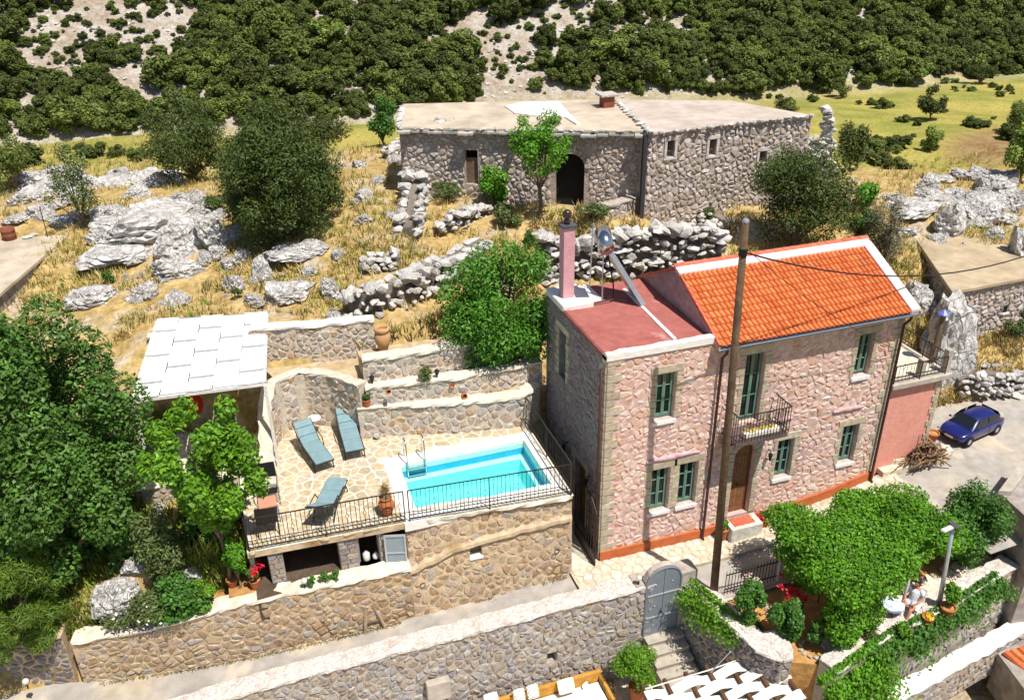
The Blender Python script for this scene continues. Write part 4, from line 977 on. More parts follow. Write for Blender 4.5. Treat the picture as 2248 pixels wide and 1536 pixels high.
# ------------------------------------------------------------------ front lane wall with white cap
CB = [(-16, -.95), (-11, -.75), (-8.4, -.82), (-4.7, -1.0), (1.15, -1.2)]
fp = [(x, lerpk(CB, x)-.5) for x in (-14, -12, -11, -9.5, -8.4, -6.5, -4.7, -3, -1.5, 0, 1.0)]
FP = Path(fp); TF = -3.4
ni = GY(1210, 1440, -1.6)
zt_ = [(0, SZ(-14)+.12), (2, SZ(-12)+.15), (5.6, SZ(-8.4)+.2), (FP.L, SZ(1)+.3)]
Hm_ = .3-.27+3.4
FWl, fnf, Hf = path_wall('lane_wall', 'long grey rubble wall with a pale broad top below the lane', fp, TF, zt_, m_greyst, m_greymort, mat('pale_cap', [srgb('#d2c7bd'), srgb('#e0d7ce'), srgb('#cbbbb1')], bump=.6, bscale=7, scale=4, lo=.78, hi=1.12, pits=5), thick=.5, cell=(.27, .21), seed=61, cap_h=.06, proud=.05, holes=[(ni.x+14.03-.14, ni.z+3.4-.2, ni.x+14.03+.14, ni.z+3.4+.2)])
pl = [GY(*q, -1.55) for q in ((937, 1495), (988, 1487), (988, 1525), (937, 1532))]
mb = MB(); mb.hexa([(pl[3].x, -1.5, pl[3].z), (pl[2].x, -1.5, pl[3].z), (pl[2].x, -1.75, pl[3].z), (pl[3].x, -1.75, pl[3].z), (pl[3].x, -1.5, pl[0].z), (pl[2].x, -1.5, pl[0].z), (pl[2].x, -1.72, pl[0].z), (pl[3].x, -1.72, pl[0].z)]); mb.build('stone_slab', m_concrete, FWl, bevel=.02)
# ------------------------------------------------------------------ gate and steps
gy = -1.72
ga, gb = GY(1419, 1300, gy).x, GY(1494, 1290, gy).x; gz0, gz1 = GY(1432, 1391, gy).z, GY(1460, 1246, gy).z; gs = GY(1420, 1283, gy).z
GT = thing('metal_gate', 'grey double metal gate with arched top in the lane wall', 'gate', (ga, gy, gz0))
gm = (ga+gb)/2
def arch(x): k = (x-gm)/((gb-ga)/2); return gs+(gz1-gs)*math.sqrt(max(0, 1-k*k))
for (a, b) in ((ga+.04, gm-.008), (gm+.008, gb-.04)):
    lf = part_empty('leaf', GT); mb = MB(); n = 8
    for i in range(n):
        x0 = a+(b-a)*i/n; x1 = a+(b-a)*(i+1)/n
        mb.hexa([(x0, gy, gz0), (x1, gy, gz0), (x1, gy+.04, gz0), (x0, gy+.04, gz0), (x0, gy, arch(x0)-.04), (x1, gy, arch(x1)-.04), (x1, gy+.04, arch(x1)-.04), (x0, gy+.04, arch(x0)-.04)])
    mb.build('sheet', m_greymetal, lf)
    for k in (.28, .62):
        z = gz0+(gz1-gz0)*k; mb = MB(); mb.box((a, gy-.025, z-.02), (b, gy, z+.02)); mb.build('strap', flat('pale_grey_metal', srgb('#a3a9b0'), rough=.5, metal=.2), lf)
    mb = MB()
    for zz in (.15, .45, .78):
        mb.ball(((a+b)/2, gy-.01, gz0+(gz1-gz0)*zz), .022, 6, 4)
    mb.build('rivets', m_alu, lf, kind='stuff')
mb = MB(); mb.ball((gm-.06, gy-.03, gz0+.85), .035, 8, 6); mb.build('handle', m_black, GT)
mb = MB(); pts = [(ga, gy, gz0), (ga, gy, gs)]+[(ga+(gb-ga)*i/12, gy, arch(ga+(gb-ga)*i/12)) for i in range(13)]+[(gb, gy, gs), (gb, gy, gz0)]
mb.tube(pts, .03, 6); mb.build('frame', m_greymetal, GT)
mb = MB(); n = 10
for i in range(n):
    x0 = ga-.02+(gb-ga+.04)*i/n; x1 = ga-.02+(gb-ga+.04)*(i+1)/n
    mb.hexa([(x0, gy+.05, arch(x0)-.3), (x1, gy+.05, arch(x1)-.3), (x1, gy+.24, arch(x1)-.3), (x0, gy+.24, arch(x0)-.3), (x0, gy+.05, arch(x0)+.04), (x1, gy+.05, arch(x1)+.04), (x1, gy+.24, arch(x1)+.04), (x0, gy+.24, arch(x0)+.04)])
mb.build('arch_top', m_greymort, GT)
mb = MB(); mb.box((gb+.0, gy-.02, TF), (gb+.5, gy+.5, gs+.1)); mb.box((ga-.3, gy+.06, TF), (gb+.3, gy+.6, gs-.05)); mb.build('jamb', m_greymort, GT)
SP = thing('stone_steps', 'pale stone steps leading down from the grey gate', 'steps', (gm, gy-.6, TF))
for k in range(5):
    mb = MB(); z = gz0-.17*k; mb.box((ga+.02, gy-.30*(k+1), TF), (gb+.1, gy-.30*k-.001, z-.03)); mb.box((ga+.01, gy-.30*(k+1)-.03, z-.03), (gb+.1, gy-.30*k-.001, z)); mb.build('step', m_concrete, SP)
# wall right of the gate, its shade put into the stone colour
sp = [(gb+.1, gy-.05), (2.15, -2.8), (2.3, -3.7), (2.45, -4.6), (2.9, -5.15)]
path_wall('shaded_wall', 'shaded blue grey wall beside the steps with a curved pale top', sp, TF, [(0, -.25), (2, -.15), (3.2, -.15)], m_shadest, m_greymort, mat('pale_cap', [(0, 0, 0)]), thick=.5, cell=(.28, .16), seed=71, proud=.05, cap_h=.05)
path_wall('garden_end_wall', 'short thick wall stub with rounded pale top above the cream canopy', [(2.9, -5.15), (3.15, -5.15), (3.35, -4.9), (3.4, -4.2)], TF, -.15, m_greyst, m_greymort, mat('pale_cap', [(0, 0, 0)]), thick=.55, cell=(.28, .2), seed=72, limit=120)
mb = MB(); mb.box((-40, -12, TF-.4), (3.0, -1.0, TF)); structure('lower_terrace', mb, m_pavst)
# ================================================================== finding ground under a pixel
def HIT(pxs, pys, far=190, near=18):
    pxs = np.asarray(pxs, float); pys = np.asarray(pys, float)
    d = np.stack([np.asarray(FW[i])+R2[i]*((pxs-1124)/CF)-U2[i]*((pys-768)/CF) for i in range(3)], -1)
    out = np.full((len(pxs), 3), np.nan); done = np.zeros(len(pxs), bool); t = near; C_ = np.array(CC)
    while t < far and not done.all():
        p = C_+d*t; q = ~done; z = np.full(len(pxs), -99.); z[q] = TZ(p[q, 0], p[q, 1]); h = q & (p[:, 2] <= z)
        if h.any():
            a = np.full(h.sum(), t-max(.3, t*.012)); b = np.full(h.sum(), t); dd = d[h]
            for _ in range(7):
                m_ = (a+b)/2; p = C_+dd*m_[:, None]; u = p[:, 2] <= TZ(p[:, 0], p[:, 1]); b = np.where(u, m_, b); a = np.where(u, a, m_)
            out[h] = C_+dd*b[:, None]; done |= h
        t += max(.3, t*.012)
    return out
def hit(px, py): return Vector(HIT([px], [py])[0])
def ZAT(x, y, py):
    lo, hi = -8, 40
    for _ in range(40):
        m_ = (lo+hi)/2
        if PR((x, y, m_))[1] > py: lo = m_
        else: hi = m_
    return lo
# ------------------------------------------------------------------ rubble
HR = [hull_rock(100+i) for i in range(10)]
for me in HR: me.materials.append(m_rubble)
def rubble(name, label, pts, h, size, thick=.5, seed=0, cap=300, dens=1., group=None, cat='wall', core=True, taper=.25, zb=None):
    """dry stone: loose angular stones stacked along a path of pixels (ground found under each)"""
    W_ = [hit(*q) if len(q) == 2 else Vector(q) for q in pts]; P_ = Path([(w.x, w.y) for w in W_]); zs = [(P_.c[i], W_[i].z) for i in range(len(W_))]
    T = thing(name, label, cat, W_[len(W_)//2], group); r = random.Random(seed); hh = h if isinstance(h, list) else [(0, h), (P_.L, h)]
    off = ORG[T]; rest = MB(); cnt = 0
    if core:
        mb = MB(); n = max(2, int(P_.L/.5))
        for i in range(n):
            a, b = P_.L*i/n, P_.L*(i+1)/n; q = []
            for e in (a, b):
                p, n_ = P_.at(e); z = lerpk(zs, e); H_ = lerpk(hh, e)*.82; k = thick*.22
                q.append([p+n_*k+Vector((0, 0, z-.3)), p-n_*k+Vector((0, 0, z-.3)), p-n_*k*.7+Vector((0, 0, z+H_)), p+n_*k*.7+Vector((0, 0, z+H_))])
            A, B = q; mb.hexa([A[0], B[0], B[1], A[1], A[3], B[3], B[2], A[2]])
        mb.build('fill', mat('dry_fill', [srgb('#6e655c'), srgb('#857a6e')], bump=.8, bscale=6), T)
    a = 0; cand = []
    nl = max(1, int(max(q[1] for q in hh)/(size*.62)))
    for j in range(nl+1):
        a = r.uniform(0, size)
        while a < P_.L:
            H_ = lerpk(hh, a); z = lerpk(zs, a); t = j*size*.62+r.uniform(-.32, .32)*size
            if t < H_+.1:
                p, n_ = P_.at(a); rows = (0, -1) if t < H_-size*.9 and core else (0, 0, -1)
                for row in rows:
                    s = size*r.choice((.34, .45, .55, .62, .78))*r.uniform(.85, 1.1)*(1+.25*(j == nl)); k = thick*.42*(1-taper*t/max(.2, H_))
                    q = p+n_*((k if row == 0 else -k)+r.uniform(-.12, .12)*size); cand.append((Vector((q.x, q.y, z+t)), s))
            a += size*r.uniform(.75, 1.15)/dens
    for q, s in cand:
        M = Matrix.Translation(q-off) @ Matrix.Rotation(r.uniform(0, 6.28), 4, 'Z') @ Matrix.Rotation(r.uniform(-.5, .5), 4, 'X') @ Matrix.Diagonal((s*r.uniform(.85, 1.25), s, s*r.uniform(.75, 1.1), 1))
        me = HR[r.randrange(len(HR))]
        if cnt < cap: o = link('stone', me, T); o.matrix_local = M; cnt += 1
        else: b_ = len(rest.v); rest.v += [tuple(M @ v.co+off) for v in me.vertices]; rest.f += [tuple(b_+i for i in p.vertices) for p in me.polygons]
    if rest.v: rest.build('small_rubble', m_rubble, T, kind='stuff')
    return T
# ------------------------------------------------------------------ weathered rock
def rock_mesh(seed, sub=4, slab=1.):
    import bmesh
    bm = bmesh.new(); bmesh.ops.create_icosphere(bm, subdivisions=sub, radius=1); r = random.Random(seed); o = Vector((r.uniform(0, 50), r.uniform(0, 50), r.uniform(0, 50)))
    pl = [(Vector((r.gauss(0, 1), r.gauss(0, 1), r.gauss(0, 1)*.8)).normalized(), r.uniform(.46, .78)) for _ in range(20)]
    for v in bm.verts:
        p = v.co.copy(); k = 1.
        for n_, d in pl:
            q = p.dot(n_)*k
            if q > d: k *= d/q
        p *= k/.72
        w_ = p+o; f = noise.noise(w_*1.4)*.12+noise.noise(w_*3.6)*.08+noise.noise(w_*9)*.035
        c = noise.voronoi(w_*Vector((1.5, 1.5, 2.4)) if False else Vector((w_.x*1.6, w_.y*1.6, w_.z*2.6)))[0]; e = c[1]-c[0]
        f -= .2*max(0, 1-e/.1)
        p *= 1+f; p.z *= .8*slab; v.co = p
    me = bpy.data.meshes.new('boulder'); bm.to_mesh(me); bm.free(); me.materials.append(m_lime); return me
ROCK = [rock_mesh(200+i, 4, (1, .8, 1.1, .7, 1.25, .9, .65)[i]) for i in range(7)]
def boulder(label, px, py, wpx, hpx, k=None, rz=None, group=None, tilt=0., name='boulder', cat='rock', deep=.9):
    """rock whose picture spans about wpx x hpx pixels, standing on the ground below its centre"""
    g = hit(px, py+hpx*.30); dist = (g-CC).dot(FW); s = wpx/CF*dist/2; hz = hpx/CF*dist/2*1.1
    r = random.Random(px*31+py); me = ROCK[k if k is not None else r.randrange(len(ROCK))]
    o = link(name, me); tag(o, label, cat, group); o.rotation_euler = (r.uniform(-.2, .2), tilt+r.uniform(-.15, .15), r.uniform(0, 6.28) if rz is None else rz)
    o.scale = (s*1.08, s*deep, hz); o.location = (g.x, g.y, g.z+hz*.25); return o
BIG = [
 ('great cracked grey rock overhanging the dry grass, largest of the outcrop', 305, 500, 170, 80, 0, 0.), ('right hand block of the large cracked outcrop', 395, 515, 110, 95, 4, .5), ('white flat rock on top of the large cracked outcrop', 370, 462, 170, 46, 3, .2), ('thin pale ledge at the upper left of the large outcrop', 260, 480, 110, 44, 6, .4), ('blocky grey rock split by a crack, right of the large outcrop', 470, 505, 70, 90, 4, None),
 ('pale rock slab under the left end of the large outcrop', 260, 545, 150, 50, 6, .1), ('dark undercut boulder with a brown hollow below the outcrop', 385, 580, 105, 62, 2, .4), ('leaning triangular grey boulder below the dark oak trees', 635, 630, 105, 74, 1, None),
 ('pale smooth boulder half buried in grass above the big fig tree', 205, 640, 115, 60, 5, .2), ('low pale rock in grass between the smooth boulder and the outcrop', 320, 635, 65, 60, 2, None), ('small pale rock in the straw above the white shade', 395, 655, 55, 45, 0, None),
 ('upright pale boulder left of the leaning triangular boulder', 518, 620, 50, 50, 4, None), ('small grey boulder at the foot of the triangular boulder', 557, 655, 50, 35, 0, None), ('square grey boulder with a small stone on top', 730, 630, 48, 55, 4, None),
 ('grey boulder at the edge of the oak shade', 742, 552, 34, 40, 5, None), ('long low rock in the shade under the oak trees', 650, 545, 110, 40, 3, .1), ('flat rock in the sun beside the oak trunk', 690, 535, 70, 36, 6, None),
 ('rounded rock beside the end of the boundary wall', 735, 690, 55, 40, 5, None), ('rock at the left foot of the oak trees', 515, 510, 45, 55, 2, None), ('small rocks under the oak canopy edge', 575, 590, 45, 70, 4, None),
 ('large rounded grey rock beside the pink annex terrace', 2060, 730, 115, 230, 4, .3), ('grey rock above the annex beside the shed wall', 2010, 640, 70, 90, 2, None), ('pale rock stuck at the shed corner', 2040, 660, 45, 55, 5, None),
 ('large dark faced rock with overhang above the shed roof', 2080, 475, 90, 110, 2, .5), ('long jagged rock ledge left of the dark overhang', 2000, 445, 120, 50, 3, .1), ('big white rock mass behind the shed roof', 2150, 460, 100, 90, 0, None), ('tall blue grey rock at the right edge behind the shed', 2238, 540, 60, 110, 4, None),
 ('pale stone pile top at the foot of the shed roof', 2168, 555, 46, 36, 5, None), ('big grey smooth rock face at the foot of the fig tree', 262, 1285, 112, 105, 5, .3), ('pale standing stone above the dry wall behind the house', 1548, 540, 42, 60, 4, None), ('pointed white stone at the head of the rubble pile', 1475, 415, 28, 32, 4, None)]
for i, (lab, px, py, wpx, hpx, k, rz) in enumerate(BIG): boulder(lab, px, py, wpx, hpx, k, rz)
def scatter(lab, group, items):
    for (px, py, w_, h_) in items: boulder(lab, px, py, w_, h_, group=group)
rr = random.Random(9)
scatter('jagged white limestone rock on the ridge beyond the thorny tree', 'white rocks on the left ridge', [(60+rr.randrange(310), 375+rr.randrange(70), rr.randrange(45, 95), rr.randrange(26, 48)) for _ in range(26)])
scatter('pale rock between the outcrop and the left ridge', 'rocks behind the large outcrop', [(30+rr.randrange(480), 430+rr.randrange(70), rr.randrange(40, 85), rr.randrange(26, 46)) for _ in range(18)])
scatter('half buried pale rock in the dry slope left of the old ruin', 'rocks in the dry slope', [(800, 425, 45, 30), (830, 390, 40, 30), (790, 360, 36, 24), (860, 470, 36, 30), (800, 480, 44, 30), (870, 350, 40, 24), (780, 440, 30, 20), (845, 330, 30, 20)])
scatter('jagged grey rock on the stony ridge at the right edge', 'rocks on the right ridge', [(2030+rr.randrange(200), 375+rr.randrange(70), rr.randrange(36, 80), rr.randrange(26, 46)) for _ in range(30)])
scatter('grey rock in the grass above the shed', 'rocks around the shed', [(1960, 430, 50, 30), (1990, 500, 50, 40), (2120, 430, 70, 45), (2200, 470, 70, 50), (2180, 510, 40, 30), (2225, 440, 60, 50), (2110, 540, 40, 40), (2055, 520, 50, 60)])
scatter('small pale stone lying in the straw slope above the pool', 'stones in the straw slope', [(rr.choice([500, 560, 620, 700, 760, 820, 870, 300, 350, 450])+rr.randrange(-40, 40), 600+rr.randrange(-20, 80), rr.randrange(12, 26), rr.randrange(10, 18)) for _ in range(26)])
scatter('pale rock on the bank beneath the fig and the citrus tree', 'rocks on the garden bank', [(330, 1190, 60, 60), (300, 1230, 60, 50), (350, 1110, 40, 60), (420, 1250, 50, 40), (330, 1150, 40, 50)])
scatter('broken angular pale block in the gaps of the large outcrop', 'blocks of the large outcrop', [(225, 470, 60, 40), (450, 460, 60, 50), (480, 545, 50, 50), (500, 570, 46, 50), (530, 560, 50, 40), (300, 560, 60, 34), (215, 520, 60, 40), (455, 565, 40, 40), (590, 600, 40, 40), (600, 560, 44, 36), (560, 610, 36, 36), (680, 590, 40, 34), (430, 430, 70, 36), (390, 430, 60, 30)])
# ------------------------------------------------------------------ rubble walls on the hillside
rubble('dry_stone_wall', 'tall dry stone retaining wall right behind the pink chimney', [(1178, 612), (1250, 612), (1350, 600), (1450, 588), (1520, 575), (1580, 572)], [(0, 1.7), (4.5, 1.8), (7, 1.25), (8.5, .7)], .42, .7, 81, dens=1.15)
rubble('dry_stone_wall', 'sloping dry stone wall left of the leafy tree by the pool', [(770, 688), (830, 680), (880, 660), (950, 632), (1010, 600), (1060, 570)], [(0, .75), (2, 1.0), (6, 1.0)], .42, .8, 82)
rubble('rubble_heap', 'tumbled stone heap running down from the ruin\'s left corner', [(925, 400), (915, 440), (905, 480), (895, 522)], [(0, 1.2), (2, 1.1), (5, .5)], .4, 1.0, 83, cat='rubble')
rubble('dry_stone_wall', 'low broken stone wall below the ruin\'s green tree', [(960, 515), (1010, 492), (1068, 468)], .45, .34, .5, 84)
rubble('rubble_heap', 'collapsed stone heap between the ruin and the round evergreen', [(1478, 430), (1500, 455), (1540, 478), (1600, 510)], [(0, .9), (2, 1.0), (4, .6)], .38, 1.4, 85, cat='rubble', dens=1.2)
rubble('dry_stone_wall', 'short stone wall stub rising beside the ruin\'s drain', [(1405, 420), (1425, 445)], [(0, .9), (1, .4)], .34, .5, 86)
rubble('rubble_heap', 'small heap of loose stones in the straw below the ruin', [(790, 598), (830, 585), (880, 580)], .4, .32, .9, 87, cat='rubble')
rubble('rubble_heap', 'broken stone line in the grass at the ruin\'s left side', [(850, 350), (870, 335), (885, 325)], .5, .35, .6, 88, cat='rubble')
rubble('rubble_heap', 'long bank of loose stones above the blue car', [(2095, 850), (2150, 845), (2200, 850), (2248, 850)], [(0, .5), (1.5, .75), (4, .7)], .3, 1.2, 89, cat='rubble', dens=1.2)
# ------------------------------------------------------------------ the old ruin
def old_house():
    T = thing('stone_ruin', 'long roofless looking old stone farmhouse with flat concrete roofs on the hillside', 'house', GZ(1300, 440, 6.1))
    A = GZ(887, 428, 6.2); Bm = GZ(1406, 447, 6.05); C0 = GZ(1414, 462, 5.95); D = GZ(1757, 430, 5.6)
    zA = ZAT(A.x, A.y, 288); zB = ZAT(Bm.x, Bm.y, 285); zC = ZAT(C0.x, C0.y, 272); zD = ZAT(D.x, D.y, 276)
    f1 = Fr(A, Bm); f2 = Fr(C0, D); zt1 = (zA+zB)/2; zt2 = (zC+zD)/2; zb = 5.0
    def lo(f, px, py, c0):   # pixel -> (s, t) on the wall
        d = ray(px, py); k = (f.o-CC).dot(f.n)/d.dot(f.n); p = CC+d*k; return (p-f.o).dot(f.u), p.z
    f1.o.z = 0; f2.o.z = 0
    a = lo(f1, 1024, 404, 0); b = lo(f1, 1048, 330, 0); hd = (a[0], a[1], b[0], b[1])
    a = lo(f1, 1222, 445, 0); b = lo(f1, 1284, 338, 0); ha = (a[0]-.05, zb+.3, b[0], b[1])
    h1 = [hd, ha]
    h2 = []
    for q in ((1463, 346, 1481, 308), (1555, 342, 1573, 305), (1665, 357, 1683, 331)):
        a = lo(f2, q[0], q[1], 0); b = lo(f2, q[2], q[3], 0); h2.append((a[0], a[1], b[0], b[1]))
    for f, zt, hs_, sd_, nm in ((f1, zt1, h1, 91, 'left_wall'), (f2, zt2, h2, 92, 'right_wall')):
        mb = MB(); holed(mb, f.P, 0, f.L, zb, zt, hs_, .4)
        for h in hs_: mb.add([f.P(h[0], h[1], -.41), f.P(h[2], h[1], -.41), f.P(h[2], h[3], -.41), f.P(h[0], h[3], -.41)], [(0, 1, 2, 3)])
        mb.build(nm, m_oldmort, T)
        mb = MB()
        for h in hs_: mb.add([f.P(h[0], h[1], -.40), f.P(h[2], h[1], -.40), f.P(h[2], h[3], -.40), f.P(h[0], h[3], -.40)], [(0, 1, 2, 3)])
        mb.build('opening_shade_sheet', m_dark, T, kind='stuff')  # black sheets painting the shade inside the ruin's openings
        pad = .0
        hh = [(h[0]-.14, h[1]-.12-zb, h[2]+.14, h[3]+.2-zb) for h in hs_]
        if f is f1: hh = [(hd[0]-.05, hd[1]-zb, hd[2]+.05, hd[3]-zb+.1), (ha[0]-.18, -1, ha[2]+.2, ha[3]-zb+.2)]
        lay(T, cells(f.L, zt-zb, .25, .17, .026, sd_, holes=hh, jit=.5, drop=.26), lambda s, t, d, f=f: f.P(s, t+zb, d), m_oldst, .04, sd_, rough=.9, inset=.28, base=-.01)
    # window surrounds
    for h in h2:
        wn = part_empty('window', T)
        for (x0, z0, x1, z1) in ((h[0]-.14, h[1], h[0], h[3]), (h[2], h[1], h[2]+.14, h[3]), (h[0]-.16, h[3], h[2]+.16, h[3]+.17), (h[0]-.16, h[1]-.12, h[2]+.16, h[1])): cut(wn, f2.P, x0+.004, z0+.004, x1-.004, z1-.004, .05, mat('pale_dressed_stone', [srgb('#c2b9b3'), srgb('#cfc7c0')], bump=.4), 'jamb_stone')
        mb = MB()
        for k in (.33, .66): mb.bar(f2.P(h[0], h[1]+(h[3]-h[1])*k, -.1), f2.P(h[2], h[1]+(h[3]-h[1])*k, -.1), .02, .02)
        mb.bar(f2.P((h[0]+h[2])/2, h[1], -.1), f2.P((h[0]+h[2])/2, h[3], -.1), .02, .02); mb.build('bars', m_oldwood, wn)
    dw = part_empty('door', T); mb = MB(); h = hd
    mb.hexa([f1.P(h[0], h[1], -.2), f1.P(h[2], h[1], -.2), f1.P(h[2], h[1], -.15), f1.P(h[0], h[1], -.15), f1.P(h[0], h[3]-.35, -.2), f1.P(h[2], h[3]-.35, -.2), f1.P(h[2], h[3]-.35, -.15), f1.P(h[0], h[3]-.35, -.15)]); mb.build('door_leaf', m_oldwood, dw)
    # arch of dressed stones
    ar = part_empty('archway', T); cx = (ha[0]+ha[2])/2; rad = (ha[2]-ha[0])/2; zs = ha[3]-rad
    P = lambda t, r_, d_: f1.P(cx+r_*math.sin(t), zs+r_*math.cos(t), d_)
    for sgn in (-1, 1):
        mb = MB()
        for i in range(8):
            t0 = sgn*math.pi/2*i/8; t1 = sgn*math.pi/2*(i+1)/8
            mb.add([P(t0, rad, .01), P(t1, rad, .01), f1.P(cx+rad*math.sin(t1), ha[3], .01), f1.P(cx+rad*math.sin(t0), ha[3], .01), P(t0, rad, -.4), P(t1, rad, -.4)], [(0, 1, 2, 3), (0, 4, 5, 1)])
        mb.build('spandrel', m_oldmort, ar)
    for i in range(11):
        t0 = -math.pi/2+math.pi*i/11+.02; t1 = -math.pi/2+math.pi*(i+1)/11-.02; mb = MB()
        mb.add([P(t0, rad, -.02), P(t1, rad, -.02), P(t1, rad+.24, -.02), P(t0, rad+.24, -.02), P(t0, rad+.02, .07), P(t1, rad+.02, .07), P(t1, rad+.22, .07), P(t0, rad+.22, .07)], [(0, 1, 5, 4), (1, 2, 6, 5), (2, 3, 7, 6), (3, 0, 4, 7), (4, 5, 6, 7)]); mb.build('arch_stone', m_oldst, ar)
    # roofs
    def roofslab(nm, pts, th, m):
        mb = MB(); n = len(pts); b_ = [p-Vector((0, 0, th)) for p in pts]; mb.add(pts+b_, [tuple(range(n)), tuple(range(n, 2*n))[::-1]]+[((i+1) % n, i, n+i, n+(i+1) % n) for i in range(n)]); return mb.build(nm, m, T, bevel=.03)
    o1 = f1.n*.12; o2 = f2.n*.08
    def at(f, s, z, d): return f.P(s, z, d)
    BL_ = GZ(884, 228, zt1+.1); BM_ = GZ(1345, 217, zt1+.15); BR_ = GZ(1605, 221, zt2+.05)
    roofslab('left_roof', [f1.P(-.05, zt1+.1, .15), f1.P(f1.L, zt1+.1, .15), BM_, BL_], .14, m_oldroof)
    roofslab('right_roof', [f2.P(-.05, zt2+.08, .06), f2.P(f2.L, zt2+.05, .06), BR_, GZ(1350, 218, zt2+.16)], .14, m_oldroof2)
    mb = MB(); q = [(1108, 232), (1150, 224), (1228, 224), (1245, 243), (1262, 262), (1275, 271), (1265, 271), (1240, 256), (1180, 254), (1130, 248)]
    pts = [GZ(px, py, zt1+.18) for px, py in q]; mb.add(pts, [tuple(range(len(pts)))]); 
    pb = [p-Vector((0, 0, .1)) for p in pts]; mb.add(pts+pb, [((i+1) % len(pts), i, len(pts)+i, len(pts)+(i+1) % len(pts)) for i in range(len(pts))]); mb.build('white_patch', m_whitewash, T)
    mb = MB()   # side walls
    for (p, q, zt) in ((f1.P(0, 0), BL_, zt1), (f2.P(f2.L, 0), BR_, zt2), (f1.P(f1.L, 0, -.02), f1.P(f1.L, 0, -5), zt1), (f2.P(0, 0), f2.P(0, 0, -5), zt2)):
        mb.add([(p.x, p.y, zb), (q.x, q.y, zb), (q.x, q.y, zt), (p.x, p.y, zt)], [(0, 1, 2, 3)])
    mb.build('side_walls', m_oldmort, T, kind='stuff')
    # eave slabs and edge stones
    s = 0; r = random.Random(5)
    while s < f1.L-.1:
        l = r.uniform(.3, .7); mb = MB(); d_ = r.choice((.2, .3, .42, .5)); z = zt1-.12+r.uniform(-.03, .03)
        mb.hexa([f1.P(s, z, -.05), f1.P(s+l-.03, z, -.05), f1.P(s+l-.03, z, d_), f1.P(s, z, d_), f1.P(s, z+.09, -.05), f1.P(s+l-.03, z+.09, -.05), f1.P(s+l-.03, z+.08, d_), f1.P(s, z+.08, d_)]); mb.build('eave_slab', mat('eave_stone', [srgb('#9aa09b'), srgb('#aeb3ab'), srgb('#b5aea6')], rnd=True, bump=.5, bscale=8), T); s += l
    for f, zt, n in ((f1, zt1, 26), (f2, zt2, 22)):
        for i in range(n):
            M = Matrix.Translation(f.P(f.L*(i+.5)/n+r.uniform(-.1, .1), zt+.06, .1)-ORG[T]) @ Matrix.Rotation(r.uniform(0, 6), 4, 'Z') @ Matrix.Diagonal((r.uniform(.16, .3), r.uniform(.12, .2), r.uniform(.08, .13), 1)); o = link('edge_stone', HR[i % 10], T); o.matrix_local = M
    for (p, q, z) in ((f2.P(0, 0, .1), GZ(1350, 218, zt2+.16), zt2+.14), (f1.P(0, 0, 0), BL_, zt1+.1)):
        for i in range(13):
            c = Vector((p.x, p.y, 0)).lerp(Vector((q.x, q.y, 0)), i/13); M = Matrix.Translation(Vector((c.x, c.y, z))-ORG[T]) @ Matrix.Rotation(r.uniform(0, 6), 4, 'Z') @ Matrix.Diagonal((.25, .2, .13, 1)); o = link('edge_stone', HR[i % 10], T); o.matrix_local = M
    mb = MB(); c = GZ(1332, 236, zt1+.1); mb.box((c.x-.25, c.y-.25, zt1+.1), (c.x+.25, c.y+.25, zt1+.62)); mb.build('chimney', mat('rust_brick', [srgb('#7d4534'), srgb('#8f5540')], bump=.5), T)
    mb = MB(); mb.box((c.x-.42, c.y-.36, zt1+.6), (c.x+.4, c.y+.36, zt1+.72)); mb.build('chimney_slab', m_oldst, T, bevel=.03)
    # narrow dark strip standing in for the shadow between the two blocks
    mb = MB(); p = f2.P(-.16, 0, .1); mb.box((p.x-.1, p.y-.05, 5.6), (p.x+.06, p.y+.1, zt2)); mb.build('shadow_strip', flat('shadow_strip_grey', srgb('#3d3a40')), T)
    # ragged right gable ruin
    E0 = f2.P(f2.L, 0); 
    rs = random.Random(14)
    for px0, px1, top, bot, n in ((1755, 1800, 300, 415, 70), (1790, 1818, 330, 420, 30), (1803, 1830, 235, 410, 60)):
        for i in range(n):
            t = i/n; px = rs.uniform(px0, px1); py = bot+(top-bot)*t; base = GZ(px, bot, 5.3)
            if px1 > 1825: px = 1817+(px-1817)*(1-.5*t)
            g = GY(px, py, base.y+.6); s = rs.uniform(.2, .34)
            M = Matrix.Translation(g-ORG[T]) @ Matrix.Rotation(rs.uniform(0, 6), 4, 'Z') @ Matrix.Diagonal((s, s, s*.8, 1)); o = link('ruin_stone', HR[i % 10], T); o.matrix_local = M
    for i, (px, py) in enumerate(((962, 262), (975, 266), (990, 263), (968, 268), (948, 266))):
        c = GZ(px, py, zt1+.12); o = link('loose_stone', HR[i]); o.location = c; o.scale = (.2, .18, .2 if i != 2 else .34); tag(o, 'loose stone lying in a small group on the ruin roof', 'stone', 'loose stones on the ruin roof')
    return T, f1, f2
RU, RF1, RF2 = old_house()
cut_wall = [hit(1318, 468), hit(1380, 472), hit(1442, 466)]
path_wall('yard_wall', 'low mortared yard wall in front of the ruin', [(p.x, p.y) for p in cut_wall], cut_wall[1].z-.3, cut_wall[1].z+.55, m_oldst, m_oldmort, m_greymort, thick=.5, cell=(.3, .22), seed=95)
